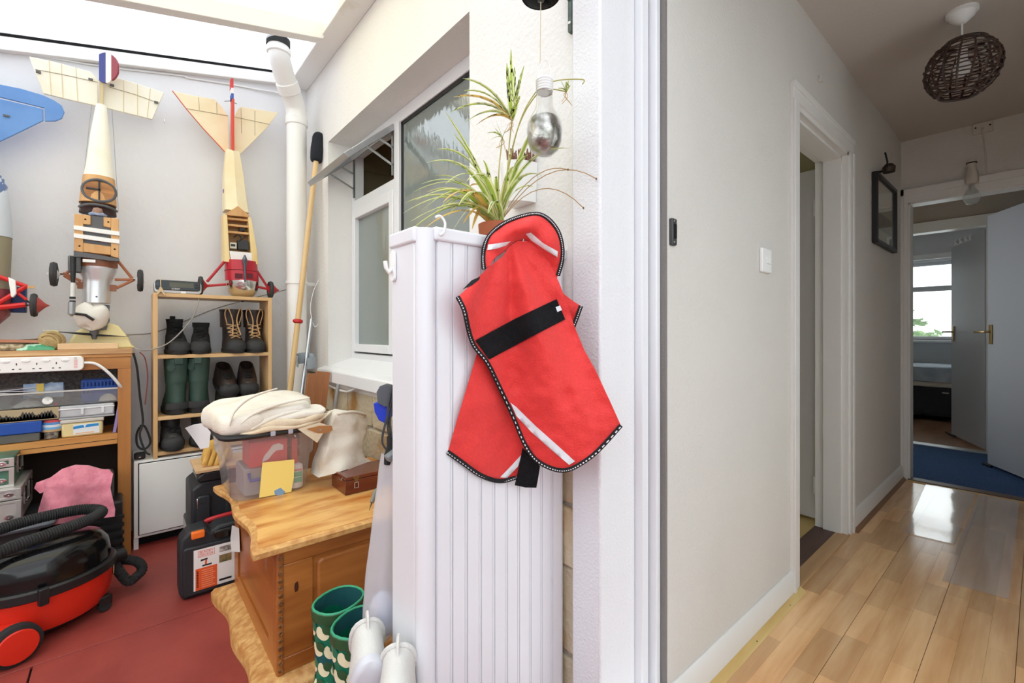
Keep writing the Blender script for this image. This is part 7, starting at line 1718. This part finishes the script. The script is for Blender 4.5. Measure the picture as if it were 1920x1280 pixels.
for i, (u0, u1, v0, lab) in enumerate(((577, 596, 700, 'brown timber offcut, left of the three in the corner'), (592, 608, 696, 'brown timber offcut, middle of the three in the corner'), (606, 619, 697, 'brown timber offcut, right of the three in the corner'))):
    a, b = pd((u0 + u1) / 2, v0, 2.42 + .02 * i), pd((u0 + u1) / 2 - 9, 770, 2.405 + .02 * i); w_ = (u1 - u0) * 2.4 / FPX * .9
    d_ = b - a; b = a + d_ * ((0 - a.z) / d_.z)
    tag(MB().bar(a, b, .022, w_, up=(1, 0, 0)).build('timber_offcut', wood('cedar_offcut', C(176, 118, 78), C(140, 88, 54), 'z', 12, rnd=.1), bevel=.001), lab, 'timber', 'brown timber offcuts')
a, b = pd(634, 720, 2.28), pd(628, 765, 2.275); d_ = b - a; b = a + d_ * ((0.0 - a.z) / d_.z); tag(MB().tube([a, b], .010, 12).build('steel_tube', m_alu), 'short steel tube leaning under the window sill', 'tube')
cable('sill_cable', [px(u, v, X=XW - .03) for u, v in ((606, 716), (625, 726), (650, 734), (668, 727), (674, 725), (690, 732), (720, 735), (745, 735))], .006, m_cable, 'white cable slung below the window sill')

# ================================================================ BY THE PANEL: LEAD, BAG, WELLIES, TRAINERS
t = thing('dog_lead', 'grey and blue retractable dog lead hung beside the white cabinet', 'dog lead', tuple(pd(722, 760, 1.12)))
q = MB(); q.sheet([(706, 735), (712, 724), (720, 721), (730, 724), (742, 730), (744, 745), (736, 762), (720, 762), (708, 755)], lambda u, v: pd(u, v, 1.12 - .010 * math.sin(PI * (u - 704) / 42)), 5, Vector((FX, FY, 0)) * .03); q.build('grey_casing', mat('slate_plastic', C(84, 88, 94), .45), t, bevel=.002, smooth=50)
q = MB(); q.sheet([(700, 756), (706, 754), (722, 762), (736, 764), (734, 780), (722, 794), (710, 788), (702, 772)], lambda u, v: pd(u, v, 1.125), 5, Vector((FX, FY, 0)) * .022); q.build('blue_casing', mat('cobalt_plastic', C(30, 60, 190), .35), t, bevel=.002, smooth=50)
for pts in ([(740, 726), (733, 755), (725, 785), (718, 812), (717, 830), (724, 842)], [(740, 740), (735, 765), (731, 790), (734, 820)], [(736, 722), (728, 760), (727, 800), (730, 818)]):
    MB().tube(cr([pd(u, v, 1.095) for u, v in pts], 6), .0042, 8, flat=.5).build('cord', mat('charcoal_cord', C(58, 60, 64), .7), t)
q = MB(); q.tube([pd(733, 818, 1.09), pd(732, 838, 1.09), pd(729, 852, 1.09), pd(726, 870, 1.09)], [.010, .009, .011, .008], 10); q.build('clip_grip', m_rubber, t)
q = MB(); q.cbox(pd(735, 853, 1.075), (.03, .022, .016), Matrix.Rotation(R(-30), 3, 'Y')); q.build('clasp', mat('grey_clasp', C(120, 122, 126), .4), t, bevel=.003)
# translucent bag
m_film = sheet_mat('milky_film', (.95, .96, 1, 1), .55, .2, ior=1.35, body=(.92, .93, .98, 1), diffuse=.6)
t = thing('plastic_bag', 'long milky plastic bag hanging beside the white cabinet', 'plastic bag', tuple(pd(712, 1200, 1.10)))
def bagsec(s, w):   # s around, w down
    v = 850 + w * 348; u0 = 716 - 34 * min(1, w * 1.25) ** .8 - (2 if w > .9 else 0); u1 = 750
    cu = (u0 + u1) / 2; hw = (u1 - u0) / 2; a = 2 * PI * s
    fold = 1 + .10 * math.sin(a * 5 + w * 3) * (1 - w * .5) + .06 * nz(math.cos(a) * 2, w * 5, math.sin(a))
    e = 1.0 if w < .93 else max(.35, 1 - (w - .93) / .07 * .65)
    c = pd(cu, v, 1.10)
    return c + Vector((RX, RY, 0)) * math.cos(a) * hw * 1.1 / FPX * fold * e + Vector((FX, FY, 0)) * math.sin(a) * (.012 + .030 * w) * fold * e
q = MB(); q.grid(bagsec, 40, 34); q.build('film', m_film, t, smooth=70)
q = MB(); cb_ = pd(718, 1150, 1.10)
q.grid(lambda s, w: cb_ + Vector((RX, RY, 0)) * math.cos(2 * PI * s) * .034 * math.sin(PI * w) * (1 + .15 * nz(s * 6, w * 4, 4)) + Vector((FX, FY, 0)) * math.sin(2 * PI * s) * .026 * math.sin(PI * w) + Vector((0, 0, .055 * math.cos(PI * w))), 22, 12); tag(q.build('rag_bundle', mat('pale_rags', C(214, 206, 208), .9, col2=C(170, 180, 206), vscale=25), smooth=60), 'pale bundle of rags in the bottom of the plastic bag', 'rags')
# patterned wellingtons
m_pg = mat('emerald_rubber', C(14, 112, 84), .35); m_pl = mat('ivory_print', C(232, 226, 190), .4); m_po = mat('dark_green_print', C(42, 84, 52), .4)
m_wl = mat('teal_lining', C(22, 84, 88), .8)
pw = [(.02, -.165, .058, .046), (.04, -.168, .060, .047), (.065, -.15, .060, .045), (.09, -.11, .058, .044), (.115, -.075, .056, .044), (.15, -.060, .056, .046), (.20, -.060, .060, .050), (.27, -.064, .064, .054), (.325, -.066, .066, .056)]
def surf_on(M, slices, a, z, off):
    for i in range(len(slices) - 1):
        if slices[i][0] <= z <= slices[i + 1][0]:
            f = (z - slices[i][0]) / (slices[i + 1][0] - slices[i][0]); y0, y1, w = [slices[i][k] + (slices[i + 1][k] - slices[i][k]) * f for k in (1, 2, 3)]
            ca, sa = math.cos(a), math.sin(a); p = 2.3
            return M @ Vector(((w + off) * math.copysign(abs(ca) ** (2 / p), ca), (y0 + y1) / 2 + ((y1 - y0) / 2 + off) * math.copysign(abs(sa) ** (2 / p), sa), z))
    return M @ Vector((0, 0, z))
def print_wellie(lab, M, seed):
    b_ = boot('patterned_wellington', lab, 'boot', M, pw, (0, .03), m_pg, m_po, None, None, None, 'patterned wellingtons', None, .14)
    rings = [[M @ p for p in egg(z, -.066 - o, .066 + o, .056 + o)] for z, o in ((.300, .003), (.303, .004), (.325, .004), (.327, .002))]
    MB().loft(rings, False, False).build('top_band', m_po, b_)
    MB().tube([M @ p for p in egg(.327, -.066, .066, .056)], .003, 6, closed=True).build('rim', mat('mint_rim', C(60, 160, 120), .4), b_)
    MB().loft([[M @ p for p in egg(z, -.061, .061, .0515)] for z in (.19, .326)], True, False).build('lining', m_wl, b_)
    random.seed(seed); k = 0
    for row in range(5):
        for j in range(9):
            a0 = 2 * PI * (j + .5 * (row % 2)) / 9; z0 = .085 + row * .048
            if z0 > .29: continue
            def petal(r, da, dz, m, nm, cut=True):
                pts = []
                for i in range(22):
                    th = 2 * PI * i / 22; rr = r * (1 if not cut or math.cos(th - .9) < .55 else .62)
                    pts.append((rr * math.cos(th), rr * math.sin(th)))
                q = MB(); vs = [surf_on(M, pw, a0 + (da + x) / .056, min(.299, z0 + dz + y), .0012 if m is m_pl else .0018) for x, y in pts]
                c0 = surf_on(M, pw, a0 + da / .056, min(.299, z0 + dz), .0016 if m is m_pl else .0022)
                q.add(vs + [c0], [(i, (i + 1) % 22, 22) for i in range(22)]); q.build(nm, m, b_, smooth=60)
            petal(.0185, 0, 0, m_pl, 'petal_print'); petal(.0125, .011, .010, m_po if (j + row) % 2 else m_pg, 'petal_print', False)
wz = px(672, 1170, Z=.327); wz2 = px(648, 1142, Z=.327)
print_wellie('green petal patterned wellington, nearer of the pair by the chest', Matrix.Translation((wz.x + .005, wz.y + .01, 0)) @ Matrix.Rotation(R(-60), 4, 'Z'), 1)
print_wellie('green petal patterned wellington, rear of the pair against the chest', Matrix.Translation((wz2.x + .002, min(wz2.y + .055, 1.322), 0)) @ Matrix.Rotation(R(-66), 4, 'Z'), 2)
nb_ = bpy.data.objects['patterned_wellington']; kM = ROOTM[nb_.name]
MB().sheet([(653, 1160), (672, 1154), (673, 1166), (653, 1171)], lambda u, v: pd(u, v, 1.232), 4, Vector((FX, FY, 0)) * .001).build('size_label', mat('grey_label', C(196, 206, 214), .6), nb_)
# white trainers stood on their toes on a shoe box
tag(MB().box(.40, .62, .985, 1.11, 0, .10).build('shoe_box', mat('plain_card', C(206, 190, 160), .8), bevel=.002), 'plain card shoe box under the white trainers', 'box')
m_tr = mat('white_mesh_trainer', C(212, 210, 206), .8, bump=.3, bscale=220); m_trs = mat('white_eva_sole', C(204, 204, 212), .5)
for (u, v, d, rz, lab) in ((688, 1198, 1.05, 160, 'white trainer stood heel up beside the patterned wellingtons'), (748, 1222, .97, 150, 'white trainer stood heel up in front against the cabinet')):
    hp = pd(u, v, d); M = Matrix.Translation((hp.x, hp.y, .115)) @ Matrix.Rotation(R(rz), 4, 'Z') @ Matrix.Rotation(R(72), 4, 'X') @ Matrix.Translation((0, .165, -.05))
    tr = thing('white_trainer', lab, 'shoe', M=M, group='white trainers')
    sl = [(.020, -.150, .120, .042), (.04, -.152, .122, .044), (.058, -.14, .120, .042), (.078, -.09, .117, .038), (.098, -.03, .114, .035), (.112, .005, .113, .034)]
    rings = [[M @ p for p in egg(*s_)] for s_ in sl]; zt_, a_, b_, w_ = sl[-1]
    rings += [[M @ p for p in egg(zt_ - .001, a_ + .006, b_ - .006, w_ - .006)], [M @ p for p in egg(zt_ - .05, a_ + .008, b_ - .008, w_ - .008)]]
    MB().loft(rings).build('upper', m_tr, tr, smooth=60)
    MB().loft([[M @ p for p in egg(z, -.156 + c_, .126 - c_, .046 - c_ * .5)] for z, c_ in ((-.004, .012), (.004, .0), (.022, .0), (.026, .006))]).build('sole', m_trs, tr, smooth=50)
    MB().tube([M @ p for p in egg(.112, .004, .113, .035)], .006, 8, closed=True).build('padded_collar', m_tr, tr)
    q = MB(); q.tube(cr([M @ Vector((0, .112, .09)), M @ Vector((0, .128, .11)), M @ Vector((0, .116, .128)), M @ Vector((0, .108, .11))], 5), .004, 6, flat=1.6); q.build('heel_loop', m_tr, tr)
    for i in range(4): q = MB(); q.tube(cr([M @ Vector((-.024, -.03 - .022 * i, .094 - .009 * i)), M @ Vector((0, -.035 - .022 * i, .102 - .009 * i)), M @ Vector((.024, -.03 - .022 * i, .094 - .009 * i))], 4), .0032, 6); q.build('lace', m_tr, tr)
